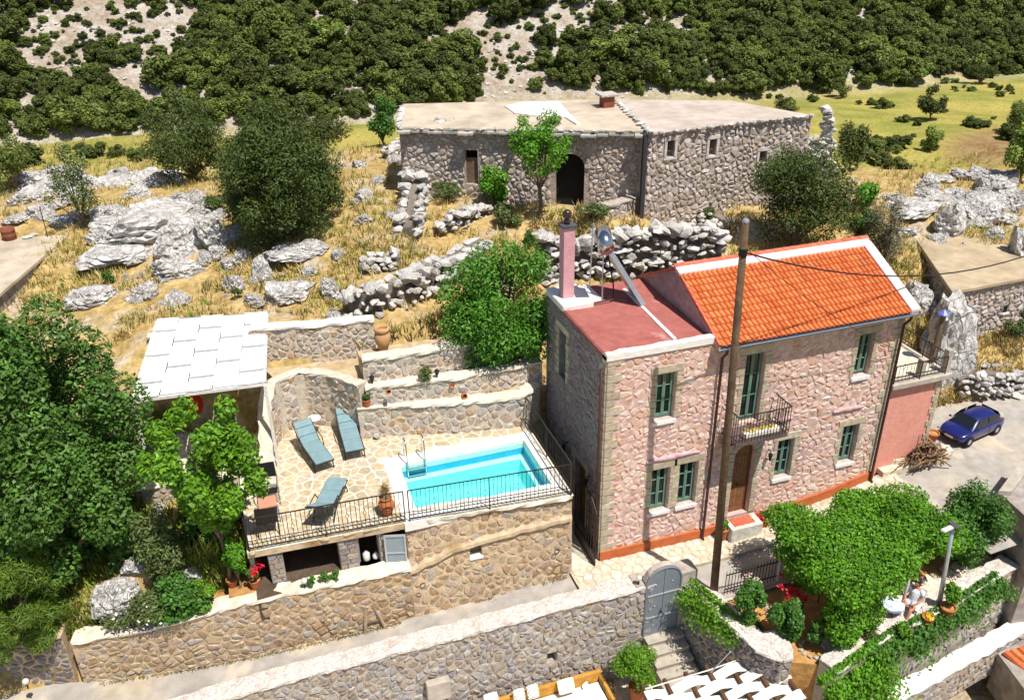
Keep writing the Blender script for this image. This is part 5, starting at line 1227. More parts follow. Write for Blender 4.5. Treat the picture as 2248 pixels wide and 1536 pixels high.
# ================================================================== annex, shed, other buildings
AX = thing('pink_annex', 'salmon pink annex with a railed roof terrace beside the stone house', 'building', (10.7, .1, .6))
mb = MB(); mb.box((9.64, .1, .2), (11.72, 2.4, 3.72)); mb.build('wall', m_salmon, AX)
mb = MB(); mb.box((9.64, -.08, 3.74), (11.9, 2.5, 3.93)); mb.build('terrace_slab', m_concrete, AX, bevel=.02)
mb = MB(); mb.box((9.7, .0, 3.935), (11.8, 2.4, 3.95)); mb.build('terrace_floor', m_pavst, AX)
z = .3; k = 0; r = random.Random(8)
while z < 3.7:
    h = r.uniform(.2, .28); wd = .26 if k % 2 else .17; cut(AX, lambda s, t, d: Vector((s, .1-d, t)), 11.72-wd, z, 11.72, min(3.72, z+h-.012), .03); z += h; k += 1
for i, (x, y) in enumerate(((10.75, .1), (11.72, .1), (11.72, 2.2))):
    mb = MB(); mb.box((x-.1, y-.1, 3.95), (x+.1, y+.1, 4.6 if i != 1 else 4.75)); mb.build('stub_pillar', m_concrete, AX, bevel=.02)
railing('iron railing along the front of the pink annex terrace', (9.7, .0, 3.95), (11.65, .0, 3.95), .6, sp=.13, group='iron railings on the annex terrace')
railing('iron railing at the far end of the pink annex terrace', (11.75, .15, 3.95), (11.75, 2.2, 3.95), .6, sp=.13, group='iron railings on the annex terrace')
pb = GZ(2043, 795, 3.95); PT_ = thing('wooden_post', 'thin wooden post with a blue cap on the annex terrace', 'post', pb)
tp = GX(2068, 690, pb.x); mb = MB(); mb.tube([pb, (pb.x+.06, pb.y, tp.z)], .075, 10); mb.build('shaft', m_oldwood, PT_)
mb = MB(); mb.lathe([(.2, 0), (.19, .03), (.02, .16), (.001, .17)], (pb.x+.06, pb.y, tp.z), 8); mb.build('cap', flat('blue_enamel', srgb('#5f6fae'), rough=.35), PT_)
# car ------------------------------------------------------------------
def car():
    T = thing('parked_car', 'dark blue three door hatchback parked on the pale road', 'car', (0, 0, 0), local=True)
    sec = [(-1.82, .62, .42, .66, .70), (-1.75, .76, .3, .74, .8), (-1.3, .8, .26, .80, .88), (-.6, .81, .25, .82, .9), (.4, .81, .25, .82, .9), (.9, .81, .26, .80, .88), (1.4, .79, .28, .74, .82), (1.75, .7, .34, .64, .72), (1.86, .52, .42, .56, .62)]
    mb = MB(); k = 10; n = len(sec); 
    def ring(x, w_, zb, zs, zt): return [(x, -w_*.9, zb), (x, -w_, zb+.08), (x, -w_*1.0, (zb+zs)/2), (x, -w_*.97, zs), (x, -w_*.86, zt), (x, w_*.86, zt), (x, w_*.97, zs), (x, w_, (zb+zs)/2), (x, w_, zb+.08), (x, w_*.9, zb)]
    vs = []; fs = []
    for s in sec: vs += ring(*s)
    for i in range(n-1):
        for j in range(k): j2 = (j+1) % k; fs.append((i*k+j, (i+1)*k+j, (i+1)*k+j2, i*k+j2))
    fs += [tuple(range(k)), tuple((n-1)*k+j for j in range(k))[::-1]]
    mb.add(vs, fs); o = mb.build('body', m_car, T, smooth=True); md = o.modifiers.new('s', 'SUBSURF'); md.levels = 2; md.render_levels = 2
    def gring(x, w0, z0, w1, z1): return [(x, -w0, z0), (x, -w1, z1), (x, w1, z1), (x, w0, z0)]
    # cabin
    mb = MB(); st = [(-1.62, .7, .8, .62, .84), (-1.25, .74, .84, .58, 1.28), (-.9, .74, .86, .56, 1.37), (.1, .74, .86, .56, 1.39), (.45, .74, .86, .57, 1.3), (1.05, .72, .84, .66, .87)]
    vs = []; fs = []
    for s in st: vs += gring(*s)
    for i in range(len(st)-1):
        for j in range(3): fs.append((i*4+j, (i+1)*4+j, (i+1)*4+j+1, i*4+j+1))
    mb.add(vs, fs); o = mb.build('roof', m_car, T, smooth=True); md = o.modifiers.new('s', 'SUBSURF'); md.levels = 2; md.render_levels = 2
    def pane(nm, pts):
        mb = MB(); mb.add(pts, [tuple(range(len(pts)))]); c = mb.build(nm, m_glass, T)
    pane('windscreen', [(1.0, -.6, .905), (1.0, .6, .905), (.5, .52, 1.3), (.5, -.52, 1.3)])
    pane('rear_window', [(-1.6, .55, .88), (-1.6, -.55, .88), (-1.3, -.5, 1.26), (-1.3, .5, 1.26)])
    for s in (-1, 1):
        f = lambda x, z: (x, s*(.755-(z-.86)*.33), z)
        q = [f(.82, .9), f(-.25, .9), f(-.25, 1.3), f(.36, 1.29)]; pane('side_window', q if s < 0 else q[::-1])
        q = [f(-.32, .9), f(-1.3, .92), f(-1.05, 1.26), f(-.32, 1.3)]; pane('side_window', q if s < 0 else q[::-1])
        mb = MB(); mb.ball((.72, s*.86, .93), .09, 8, 6, (.7, 1, .7)); mb.build('mirror', m_car, T, smooth=True)
        mb = MB(); mb.ball((1.68, s*.5, .6), .17, 10, 7, (.5, 1, .5)); mb.build('headlight', flat('headlight_glass', srgb('#cfd6e0'), rough=.1, spec=.8), T, smooth=True)
        mb = MB(); mb.ball((-1.72, s*.6, .68), .14, 8, 6, (.4, .8, .9)); mb.build('tail_light', flat('tail_light_red', srgb('#8d1a1a'), rough=.2), T, smooth=True)
        mb = MB(); mb.box((-.36, s*.815, .35), (-.345, s*.822, .84)); mb.build('door_gap', m_black, T)
        for x in (1.18, -1.14):
            w_ = part_empty('wheel', T); mb = MB(); P = lambda r_, y: [(r_, y)]
            prof = [(.17, .0), (.27, .0), (.29, .03), (.29, .15), (.27, .18), (.17, .18)]; vs = []; fs = []; K = 20
            for r_, yy in prof:
                for j in range(K): a = 2*math.pi*j/K; vs.append((x+r_*math.cos(a), s*(.82-.18+yy), .29+r_*math.sin(a)))
            for i in range(len(prof)-1):
                for j in range(K): j2 = (j+1) % K; fs.append((i*K+j, i*K+j2, (i+1)*K+j2, (i+1)*K+j))
            mb.add(vs, fs); mb.build('tyre', m_tyre, w_, smooth=True)
            mb = MB(); vs = [(x, s*.815, .29)]+[(x+.18*math.cos(2*math.pi*j/K), s*.80, .29+.18*math.sin(2*math.pi*j/K)) for j in range(K)]; mb.add(vs, [(0, 1+j, 1+(j+1) % K) for j in range(K)]); mb.build('rim', m_alu, w_)
            mb = MB(); vs = [(x, s*.79, .3)]+[(x+.33*math.cos(2*math.pi*j/K), s*.808, .3+.33*math.sin(2*math.pi*j/K)) for j in range(K)]; mb.add(vs, [(0, 1+j, 1+(j+1) % K) for j in range(K)]); mb.build('wheel_arch', m_black, T)
    mb = MB(); mb.box((1.84, -.24, .42), (1.875, .24, .53)); mb.build('number_plate', m_white, T)
    mb = MB(); mb.box((1.80, -.45, .56), (1.86, .45, .6)); mb.build('grille', m_black, T)
    mb = MB(); mb.box((1.78, -.6, .3), (1.845, .6, .37)); mb.build('air_intake', m_black, T)
    return T
CA = car(); c0 = GZ(2118, 982, .66); c1 = GZ(2196, 946, .68); cl = GZ(2060, 953, .66)
hd = Vector((c0.x-c1.x, c0.y-c1.y, 0)); ctr = (c1+cl)/2; S = .64
CA.location = (ctr.x, ctr.y, .64); CA.rotation_euler = (0, 0, math.atan2(hd.y, hd.x)); CA.scale = (S, S, S)
# firewood heap, kerb
FWd = thing('firewood_heap', 'heap of dry firewood and vine stems against the pink wall', 'firewood', GZ(2000, 985, .7))
r = random.Random(4); g = ORG[FWd]
for i in range(120):
    c = Vector((g.x-.2+r.gauss(0, .34), -.22+r.gauss(0, .13), 0)); hgt = max(.05, .8-1.0*abs(c.x-g.x+.2)-.8*abs(c.y+.22)); c.z = .82+r.uniform(0, hgt)
    d = Vector((r.uniform(-1, 1), r.uniform(-.5, .5), r.uniform(-.4, .6))).normalized()*r.uniform(.15, .34); m_ = Vector((r.uniform(-.06, .06), r.uniform(-.06, .06), r.uniform(-.03, .08)))
    mb = MB(); mb.tube([c-d, c+m_, c+d], [.03, .026, .018], 5); mb.build('branch', mat('dry_branches', [srgb('#7a6148'), srgb('#937757'), srgb('#614a36'), srgb('#a88d6c')], rnd=True, bump=.5, scale=4), FWd)
mb = MB(); kp = [(9.9, .55), (10.6, .2), (11.4, -.05), (12.1, -.2), (12.55, -.1), (12.7, .25)]
for a, b in zip(kp, kp[1:]): mb.bar((*a, .72), (*b, .72), .3, .3)
mb.bar((9.9, .3, .6), (12.2, .3, .6), 1.0, .2)
structure('kerb', mb, m_pavst)
# shed ------------------------------------------------------------------
SD = thing('stone_shed', 'low stone shed with a flat concrete roof at the right edge', 'building', (16.5, 5, 2))
pts = [Vector((15.83, 4.32, 0)), Vector((22.5, 4.5, 0)), Vector((26.5, 11.4, 0)), Vector((19.42, 11.06, 0))]; zr = 4.3
ctr = sum(pts, Vector())/4
ins = [ctr+(p-ctr)*.955 for p in pts]
mb = MB(); mb.prism([(p.x, p.y) for p in pts], zr-.16, zr); mb.build('roof', m_shedroof, SD, bevel=.03)
mb = MB(); mb.prism([(p.x, p.y) for p in ins], 1.2, zr-.165); mb.build('core', m_oldmort, SD)
f = Fr(ins[0], ins[1]); wv = GY(2207, 690, f.o.y).x-f.o.x; wz = GY(2207, 680, f.o.y).z
hl = (wv-.1, wz-.16, wv+.12, wz+.14)
lay(SD, cells(f.L, 2.9, .23, .16, .024, 101, jit=.48, drop=.2, holes=[(hl[0], hl[1]-1.2, hl[2], hl[3]-1.2)]), lambda s, t, d: f.P(s, t+1.2, d), m_oldst, .035, 101, rough=.9, inset=.28, base=-.01, cap=200)
mb = MB(); mb.add([f.P(hl[0], hl[1], .006), f.P(hl[2], hl[1], .006), f.P(hl[2], hl[3], .006), f.P(hl[0], hl[3], .006)], [(0, 1, 2, 3)]); mb.build('small_window', m_dark, SD)  # flat black sheet in place of the shaded window recess
mb = MB(); mb.hexa([f.P(hl[0]-.05, hl[1]-.06, 0), f.P(hl[2]+.05, hl[1]-.06, 0), f.P(hl[2]+.05, hl[1]-.06, .09), f.P(hl[0]-.05, hl[1]-.06, .09), f.P(hl[0]-.05, hl[1], 0), f.P(hl[2]+.05, hl[1], 0), f.P(hl[2]+.05, hl[1], .09), f.P(hl[0]-.05, hl[1], .09)]); mb.build('sill', m_white, SD)
f2 = Fr(ins[3], ins[0]); lay(SD, cells(f2.L, 2.9, .3, .2, .03, 102, jit=.48, drop=.2), lambda s, t, d: f2.P(s, t+1.2, d), m_oldst, .05, 102, rough=.9, inset=.28, base=-.01, cap=60)
# building at the left edge
LB = thing('flat_roof_house', 'flat concrete roof of a plastered house cut off by the left edge', 'house', (-19, 16, 3))
mb = MB(); pl_ = [(-15.36, 20.), (-30, 23), (-32, 12), (-17.75, 11.6)][::-1]; mb.prism(pl_, 5.05, 5.2); mb.build('roof', m_oldroof, LB, bevel=.03)
mb = MB(); mb.prism([(-15.5, 19.8), (-29, 22), (-31, 12.5), (-17.85, 11.8)][::-1], 2.0, 5.045); mb.build('wall', mat('stained_plaster', [srgb('#a59a96'), srgb('#b8aeaa'), srgb('#8f8480')], bump=.5, bscale=6, stain=(.9, srgb('#77696a'), .58)), LB)
g = GZ(22, 525, 5.2); BR = thing('rusty_drum', 'rusty brown metal drum on the flat roof at the left edge', 'drum', g)
m_rust = mat('rust', [srgb('#6e3a2a'), srgb('#84503a'), srgb('#5c3226')], bump=.4)
mb = MB(); mb.lathe([(.26, 0), (.27, .02), (.27, .16), (.285, .18), (.27, .2), (.27, .36), (.285, .38), (.27, .4), (.26, .5), (.23, .5), (.23, .4), (.001, .4)], g, 16); mb.build('barrel', m_rust, BR, smooth=True)
g = GZ(105, 520, 5.2); mb = MB(); mb.tube([g, (g.x, g.y, g.z+1.3)], .02, 5); tag(mb.build('iron_rod', m_iron, None), 'thin iron rod standing on the flat roof near the rusty drum', 'rod')
for i, (px, py) in enumerate(((60, 520), (75, 515))): 
    o = link('loose_stone', HR[i+3]); g = GZ(px, py, 5.25); o.location = g; o.scale = (.22, .2, .12); tag(o, ('flat loose stone by the rusty drum', 'second flat stone nearer the roof corner behind the drum')[i], 'stone')
# grey building on the right
GB = thing('grey_building', 'grey plastered building corner at the right edge below the road', 'building', (12, -3.5, -1))
m_gp = mat('grey_plaster', [srgb('#8f8681'), srgb('#a1978f'), srgb('#7f7773')], bump=.5, bscale=5, stain=(.8, srgb('#b5aaa0'), .62))
mb = MB(); mb.prism([(11.75, -2.95), (11.45, -4.7), (16, -5.5), (17, -2.2), (13.6, -1.95)], -3.4, 1.35); mb.build('wall', m_gp, GB)
mb = MB(); mb.prism([(11.6, -2.95), (11.95, -3.1), (13.7, -2.2), (13.6, -1.9)], 1.355, 1.5); mb.prism([(12.6, -3.4), (16, -5), (16.6, -2.5), (14, -2.4)], 1.36, 1.44); mb.build('roof_edge', m_concrete, GB, kind='stuff')
mb = MB(); mb.prism([(12.9, -3.35), (15.8, -4.7), (16.2, -2.8), (14.1, -2.6)], 1.45, 1.5); mb.build('roof_tiles', m_ridge, GB)
g = GZ(2185, 1190, -.2); mb = MB(); mb.box((g.x-.15, g.y-.3, -.6), (g.x+.5, g.y+.1, .42)); tag(mb.build('stone_block', m_concrete, None, bevel=.03), 'pale square stone block between the rose bush and the grey building', 'block')
mb = MB(); g = GZ(2130, 1120, -.1); mb.box((g.x-.25, g.y-.1, -.5), (g.x+.6, g.y+.45, .05)); tag(mb.build('stone_bench', m_concrete, None, bevel=.04), 'rough flat stone ledge behind the rose bush', 'ledge')
# garden --------------------------------------------------------------
GS = -.44
mb = MB(); mb.prism([(2.3, -2.35), (2.8, -4.8), (3.4, -5.1), (4.2, -5.5), (8.5, -4.75), (11.3, -4.15), (11.6, -2.35)], TF-.2, GS); structure('garden', mb, m_soil)
mb = MB(); mb.prism([(2.3, -2.5), (11.7, -2.5), (11.7, -2.25), (2.3, -2.25)], -1.2, -.34); mb.build('kerb', m_greymort, None, kind='structure')
ow = [(4.0, -5.85), (5.4, -5.5), (6.2, -5.25), (8.5, -4.95), (11.5, -4.3)]
path_wall('garden_wall', 'long garden wall with concrete face draped in ivy, right foreground', ow, TF, -.25, m_greyst, m_concrete, mat('pale_cap', [(0, 0, 0)]), thick=.5, cell=(.3, .22), seed=111, region=lambda x, y: x > 5.6 or y > 2.95, limit=150)
path_wall('whitewashed_wall', 'low wall with a bright whitewashed top in the lower right corner', [(4.4, -6.2), (8.5, -5.55), (12.4, -4.9)], TF, -2.2, m_greyst, m_greymort, m_whitewash, thick=.42, cell=(.3, .22), seed=112, limit=100)
# paved seating platform
PF = bpy.data.objects.new('pavement', None); COL.objects.link(PF); PF['kind'] = 'structure'; ORG[PF] = Vector((0, 0, 0))
mb = MB(); mb.prism([(4.2, -5.4), (5.4, -5.2), (8.5, -4.75), (11.3, -4.2), (11.2, -3.5), (8.2, -3.9), (6, -4.2), (4.6, -4.6)], GS, GS+.05); mb.build('paving_bed', m_grout, PF)
pfn = lambda s, t, d: Vector((4.3+s, -5.25+.16*s+t, GS+.052+d))
lay(PF, cells(6.6, .95, .36, .3, .03, 113), pfn, m_pavst, .015, 113, name='paving_stone', stuff='small_paving', rough=.1, inset=.05, base=.001, cap=80)
# building in the lower right corner with old tiles
CB_ = thing('tiled_outbuilding', 'dark stone outbuilding with a few old clay tiles in the lower right corner', 'building', (11.5, -6, -3))
g = GZ(2200, 1420, -2.3)
mb = MB(); mb.prism([(g.x-.1, g.y-.0), (g.x-.5, g.y-1.6), (g.x+3, g.y-1.6), (g.x+3, g.y+.4)], TF-.5, -2.5); mb.build('wall', m_gp, CB_)
for i in range(4):
    for j in range(5):
        mb = MB(); a = Vector((g.x+.05+i*.26+j*.06, g.y-.1-j*.26, -2.42-j*.05)); mb.tube([a, a+Vector((.07, -.3, -.06))], [.11, .095], 8, caps=False); mb.build('clay_tile', m_tile, CB_)
# utility pole and wires
UB = Vector((2.62, -2.2, -.4)); ut = GX(1637, 485, 2.35)
UT = Vector((2.35, ut.y, ut.z)) if abs(ut.y+2.2) < 1.2 else Vector((2.3, -2.1, 10.7))
UPo = thing('utility_pole', 'tall weathered wooden utility pole in front of the stone house', 'pole', UB)
mb = MB(); mb.tube([UB, UB.lerp(UT, .5), UT], [.115, .1, .085], 12); mb.build('shaft', m_polewood, UPo, smooth=True)
mb = MB(); q = UB.lerp(UT, .925); mb.tube([q, q+(UT-UB).normalized()*.18], .105, 10); mb.build('wire_band', m_black, UPo)
mb = MB(); mb.tube([UT-(UT-UB).normalized()*.02, UT+(UT-UB).normalized()*.05], [.09, .06], 10); mb.build('metal_cap', m_alu, UPo)
def wire(label, a, b, sag, r_=.018):
    mb = MB(); mb.tube([a.lerp(b, i/16)-Vector((0, 0, sag*4*(i/16)*(1-i/16))) for i in range(17)], r_, 5); return tag(mb.build('overhead_wire', m_black, None), label, 'wire')
wire('thick black overhead cable sagging from the pole to the right edge', UT-Vector((0, 0, .75)), Vector((19.5, 3.2, 6.3)), 1.0, .022)
wire('thin wire from the pole down to the house corner by the annex', UT-Vector((0, 0, .6)), GY(1975, 770, -.1), .25, .009)
wire('thin wire crossing low above the grass behind the blue car', Vector((11.9, .9, 4.0)), Vector((22, 3.5, 3.6)), .5, .01)
# solar water heater and chimney
CHM = part_empty('chimney', H); c = Vector((.32, 3.72, 0)); zt = ZAT(.32, 3.55, 500)
mb = MB(); mb.box((.15, 3.53, 6.7), (.5, 3.88, zt)); mb.build('shaft', m_pink, CHM, bevel=.012)
mb = MB(); mb.box((.1, 3.48, zt), (.55, 3.93, zt+.07)); mb.build('cap_slab', flat('dark_slab', srgb('#4a4e54'), rough=.4), CHM, bevel=.01)
mb = MB(); mb.lathe([(.06, 0), (.1, .03), (.11, .1), (.07, .14), (.06, .16), (.12, .2), (.14, .28), (.12, .36), (.07, .41), (.001, .42)], (.31, 3.71, zt+.07), 14); mb.build('glazed_pot', flat('brown_glaze', srgb('#3b2a1e'), rough=.12, spec=.7), CHM, smooth=True)
WH = thing('solar_water_heater', 'solar water heater with shiny tank and tilted panel on the red roof', 'solar heater', (1.5, 3, 6.65))
b1 = GZ(1322, 660, 6.65); tk = GY(1327, 512, 3.3); tf = GY(1329, 545, 2.75)
ax = (tf-tk); 
mb = MB(); mb.tube([tk+Vector((0, .2, 0)), tk+Vector((0, .12, 0)), tf-Vector((0, .06, 0)), tf], [.02, .235, .235, .12], 18); mb.build('tank', m_steel, WH, smooth=True)
p0 = GZ(1412, 668, 6.7); p1 = GY(1345, 560, 3.1)
u = (p1-p0); wv = Vector((.1, .95, 0)).normalized(); nn = u.cross(wv).normalized()
mb = MB(); A = [p0-wv*.05, p0+wv*.95, p1+wv*.95, p1-wv*.05]; mb.hexa([q-nn*.07 for q in A]+[q+nn*.07 for q in A]); mb.build('panel_frame', m_alu, WH)
mb = MB(); A = [p0+wv*.0+u*.03, p0+wv*.9+u*.03, p1+wv*.9-u*.03, p1-u*.03+wv*.0]; s_ = 1 if nn.z > 0 else -1; mb.add([q+nn*.073*s_ for q in A], [(0, 1, 2, 3)]); mb.build('panel_glass', flat('collector_glass', srgb('#232b33'), rough=.08, spec=.7), WH)
for q in (Vector((b1.x, b1.y, 6.62)), Vector((b1.x-.1, b1.y+.75, 6.7))): mb = MB(); mb.tube([q, (tk.x+.02, q.y+.05, tk.z)], .022, 6); mb.build('stand_leg', m_alu, WH)
mb = MB(); mb.tube([tk, (tk.x+.3, tk.y-.1, 7.2), (tk.x+.3, tk.y-.15, 6.75), (tk.x-.6, tk.y-.2, 6.72)], .025, 6); mb.build('hose', m_black, WH)
# ================================================================== vegetation
def leaf_arrays(cen, nor, length, width, rs, jitter=.9):
    n = len(cen); nor = nor+rs.normal(0, jitter*.5, (n, 3)); nor /= np.linalg.norm(nor, axis=1)[:, None]+1e-9
    a = rs.normal(0, 1, (n, 3)); a -= nor*(a*nor).sum(1)[:, None]; a /= np.linalg.norm(a, axis=1)[:, None]+1e-9; b = np.cross(nor, a)
    L_ = (length*rs.uniform(.7, 1.3, n))[:, None]; W_ = (width*rs.uniform(.7, 1.3, n))[:, None]
    return np.stack([cen-a*L_/2, cen-b*W_/2+a*L_*.08, cen+a*L_/2-nor*L_*.12, cen+b*W_/2+a*L_*.08], 1)
def quad_mesh(name, q, m):
    n = len(q); me = bpy.data.meshes.new(name); me.vertices.add(n*4); me.vertices.foreach_set('co', q.reshape(-1).astype('f'))
    me.loops.add(n*4); me.loops.foreach_set('vertex_index', np.arange(n*4, dtype='i')); me.polygons.add(n); me.polygons.foreach_set('loop_start', np.arange(0, n*4, 4, dtype='i'))
    try: me.polygons.foreach_set('loop_total', np.full(n, 4, dtype='i'))
    except Exception: pass
    me.update(calc_edges=True); me.materials.append(m); return me
def blob_leaves(blobs, n, rs, shell=.55, fill=.25):
    """points in/on a set of ellipsoids (c, (rx, ry, rz)); weighted by surface"""
    w_ = np.array([r_[0]*r_[1]+r_[1]*r_[2]+r_[0]*r_[2] for _, r_ in blobs]); k = rs.choice(len(blobs), n, p=w_/w_.sum())
    c = np.array([b[0] for b in blobs])[k]; rad = np.array([b[1] for b in blobs])[k]
    d = rs.normal(0, 1, (n, 3)); d /= np.linalg.norm(d, axis=1)[:, None]; s = np.where(rs.uniform(0, 1, n) < fill, rs.uniform(.2, 1, n), rs.uniform(shell, 1.06, n))
    return c+d*rad*s[:, None], d/rad*rad.min()+np.array([0, 0, .5])
def lumpy(W, Dp, Hh, z0, n, rs, k=.34, egg=0.):
    out = []
    for i in range(n):
        while True:
            p = rs.uniform(-1, 1, 3)
            if (p**2).sum() < 1: break
        z = p[2]; sc = 1-egg*max(0, z)
        r_ = k*rs.uniform(.65, 1.15); out.append((np.array([p[0]*(W/2)*(1-k*.75)*sc, p[1]*(Dp/2)*(1-k*.75)*sc, z0+Hh/2+z*Hh/2*(1-k*.75)]), np.array([W/2*r_*1.2, Dp/2*r_*1.2, Hh/2*r_*1.15])))
    return out
def limbs(mb, base, blobs, r0, rs, top):
    mid = Vector(base)+Vector((rs.uniform(-.1, .1), rs.uniform(-.1, .1), top*.55))
    mb.tube([base, Vector(base)*.5+mid*.5+Vector((.05, -.04, 0)), mid], [r0, r0*.8, r0*.65], 8)
    for c, r_ in blobs[:9]:
        c = Vector(c); q = mid.lerp(c, .5)+Vector((rs.uniform(-.15, .15), rs.uniform(-.15, .15), .1)); mb.tube([mid, q, c], [r0*.45, r0*.3, r0*.1], 5)
def tree(label, px, py, wpx, hpx, m, n=6000, leaf=(.13, .07), nb=14, name='tree', cat='tree', stem=.25, seed=0, base=None, depth=.9, k=.34, egg=.2, group=None, shell=.55, r0=None, bot=.0, extra=None):
    """wpx x hpx: picture size of the crown plus stem; px, py: foot of the stem in the picture"""
    g = Vector(base) if base is not None else hit(px, py); dist = (g-CC).dot(FW); sc = dist/CF; rs = np.random.RandomState(seed+px)
    W = wpx*sc; Hh = hpx*sc/.9; T = thing(name, label, cat, g, group, local=True)
    bl = lumpy(W, W*depth, Hh*(1-stem), Hh*stem+bot, nb, rs, k, egg)
    if extra: bl += extra(sc)
    mb = MB(); limbs(mb, (0, 0, -.1), bl, r0 or max(.04, W*.035), rs, max(.15, Hh*stem+Hh*.15)); mb.build('trunk', m_bark, T)
    p, nr = blob_leaves(bl, n, rs, shell); link('crown', quad_mesh('crown', leaf_arrays(p, nr, leaf[0], leaf[1], rs), m), T); return T
l_leafy = leafmat('walnut_leaves', ['#4a7d22', '#5a9029', '#3d6a1e', '#6da335', '#52852a'], .3)
# -- near trees
tree('big dark fig tree covering the left edge of the garden', 150, 1330, 500, 640, l_dark, 60000, (.14, .075), 80, 'fig_tree', seed=1, base=(-14.5, 3.0, .7), stem=.02, depth=.8, k=.17, egg=.3, shell=.8)
tree('leafy green tree between the pool terraces and the house', 1100, 800, 315, 310, l_leafy, 26000, (.15, .055), 60, 'leafy_tree', seed=2, base=(-1.05, 5.75, 3.2), stem=.04, depth=.75, k=.23, egg=.25, shell=.75)
tree('young bright citrus tree in front of the white shade', 480, 1290, 250, 440, l_lime, 9500, (.15, .075), 40, 'citrus_tree', seed=3, base=(-10.35, .95, 1.25), stem=.3, depth=.8, k=.19, egg=.0, r0=.06)
tree('slender pale tree growing before the ruin\'s archway', 1185, 470, 160, 220, l_vine, 5600, (.14, .06), 26, 'almond_tree', seed=4, stem=.3, k=.24, egg=.25)
tree('small bright fig bush beside the ruin\'s door', 1085, 456, 80, 100, l_vine, 2600, (.14, .08), 14, 'fig_bush', 'bush', seed=5, stem=.05)
tree('large round dark evergreen behind the tiled roof', 1745, 545, 265, 215, l_oak, 20000, (.13, .055), 60, 'evergreen_oak', seed=6, stem=.0, k=.24, egg=.2)
tree('dark oak tree standing on the rock outcrop', 625, 520, 275, 275, l_oak, 34000, (.13, .055), 80, 'oak_tree', seed=7, stem=-.1, k=.23, shell=.7)
tree('dark oak with a thin lighter top left of the rock outcrop oak', 430, 400, 230, 180, l_oak, 14000, (.15, .06), 36, 'oak_tree', seed=8, stem=.0, k=.25)
tree('narrow pale green tree rising above the oaks', 412, 330, 70, 125, l_olive, 3500, (.16, .07), 12, 'young_oak', seed=9, stem=.1, egg=.6)
tree('grey green olive like bush behind the oaks', 690, 380, 180, 130, l_maquis, 6500, (.15, .06), 18, 'olive_bush', 'bush', seed=10, stem=.03)
tree('dark bush joining the two oaks', 545, 425, 140, 130, l_maquis, 7000, (.16, .07), 18, 'oak_bush', 'bush', seed=11, stem=.03)
tree('thorny sparse brown green tree among the left rocks', 180, 500, 135, 190, l_olive, 2600, (.13, .06), 18, 'thorn_tree', seed=12, stem=.02, k=.22)
tree('dark bush at the far left edge by the ridge', 35, 420, 130, 120, l_maquis, 4500, (.16, .07), 14, 'oak_bush', 'bush', seed=13, stem=.03)
tree('bushy dark shrub at the right foot of the rock outcrop oak', 715, 480, 90, 130, l_oak, 5000, (.14, .06), 16, 'oak_bush', 'bush', seed=60, stem=.0)
tree('low dark bush at the left foot of the rock outcrop oak', 545, 500, 110, 110, l_oak, 5000, (.14, .06), 16, 'oak_bush', 'bush', seed=61, stem=.0)
tree('shrub at the ruin\'s left wall corner', 845, 320, 85, 100, l_mid, 3200, (.15, .07), 12, 'wild_shrub', 'bush', seed=14, stem=.03)
tree('dry grey twiggy bush right of the tiled roof', 1930, 595, 105, 170, l_grey, 3800, (.17, .03), 14, 'twiggy_bush', 'bush', seed=15, stem=.03)
tree('bright green bush behind the dry grey bush', 1895, 470, 80, 80, l_vine, 2200, (.15, .08), 9, 'green_bush', 'bush', seed=16, stem=.03)
tree('green weeds in front of the ruin\'s archway', 1300, 475, 90, 36, l_olive, 1400, (.14, .04), 9, 'weed_bush', 'bush', seed=80, stem=.0)
tree('green weeds along the foot of the ruin\'s left wall', 980, 440, 90, 40, l_olive, 1300, (.14, .04), 9, 'weed_bush', 'bush', seed=81, stem=.0)
tree('scrub growing among the collapsed stones by the evergreen', 1560, 500, 60, 50, l_olive, 1200, (.14, .05), 9, 'weed_bush', 'bush', seed=82, stem=.0)
tree('green scrub in the gap at the top of the large outcrop', 470, 470, 70, 40, l_olive, 1200, (.14, .05), 9, 'weed_bush', 'bush', seed=83, stem=.0)
tree('low green scrub right of the round evergreen', 1890, 520, 70, 60, l_mid, 1500, (.14, .06), 9, 'weed_bush', 'bush', seed=84, stem=.0)
tree('tall dark bush right of the ruined gable', 1860, 375, 90, 120, l_maquis, 3800, (.17, .08), 14, 'oak_bush', 'bush', seed=17, stem=.03)
tree('round solitary tree standing in the yellow field', 2040, 262, 70, 72, l_maquis, 2600, (.22, .12), 14, 'round_tree', seed=18, stem=.08)
tree('dark round bush in the field just behind the ruin roof', 1722, 262, 78, 52, l_maquis, 2000, (.2, .1), 10, 'round_bush', 'bush', seed=19, stem=.03)
tree('leafy tree at the right edge above the ridge', 2235, 400, 95, 130, l_maquis2, 3500, (.18, .1), 14, 'oak_tree', seed=20, stem=.08)
tree('scrub bush in the middle of the terraced fields', 2040, 330, 70, 60, l_maquis2, 1500, (.2, .1), 9, 'field_bush', 'bush', seed=21, stem=.03)
tree('small scrub below the ruin\'s right end', 1880, 370, 70, 50, l_olive, 1300, (.18, .09), 8, 'field_bush', 'bush', seed=22, stem=.03)
tree('weedy green bush right of the low broken wall', 1110, 500, 80, 60, l_olive, 1500, (.14, .05), 8, 'weed_bush', 'bush', seed=23, stem=.02)
tree('green weeds growing at the shed\'s stone wall', 2235, 740, 70, 60, l_olive, 1500, (.16, .05), 8, 'weed_bush', 'bush', seed=24, stem=.02)
tree('small green shrub in the straw near the smooth boulder', 245, 620, 40, 40, l_mid, 500, (.14, .06), 5, 'weed_bush', 'bush', seed=25, stem=.02)
tree('green shrub at the foot of the triangular boulder', 520, 655, 36, 26, l_olive, 400, (.12, .05), 5, 'weed_bush', 'bush', seed=26, stem=.02)
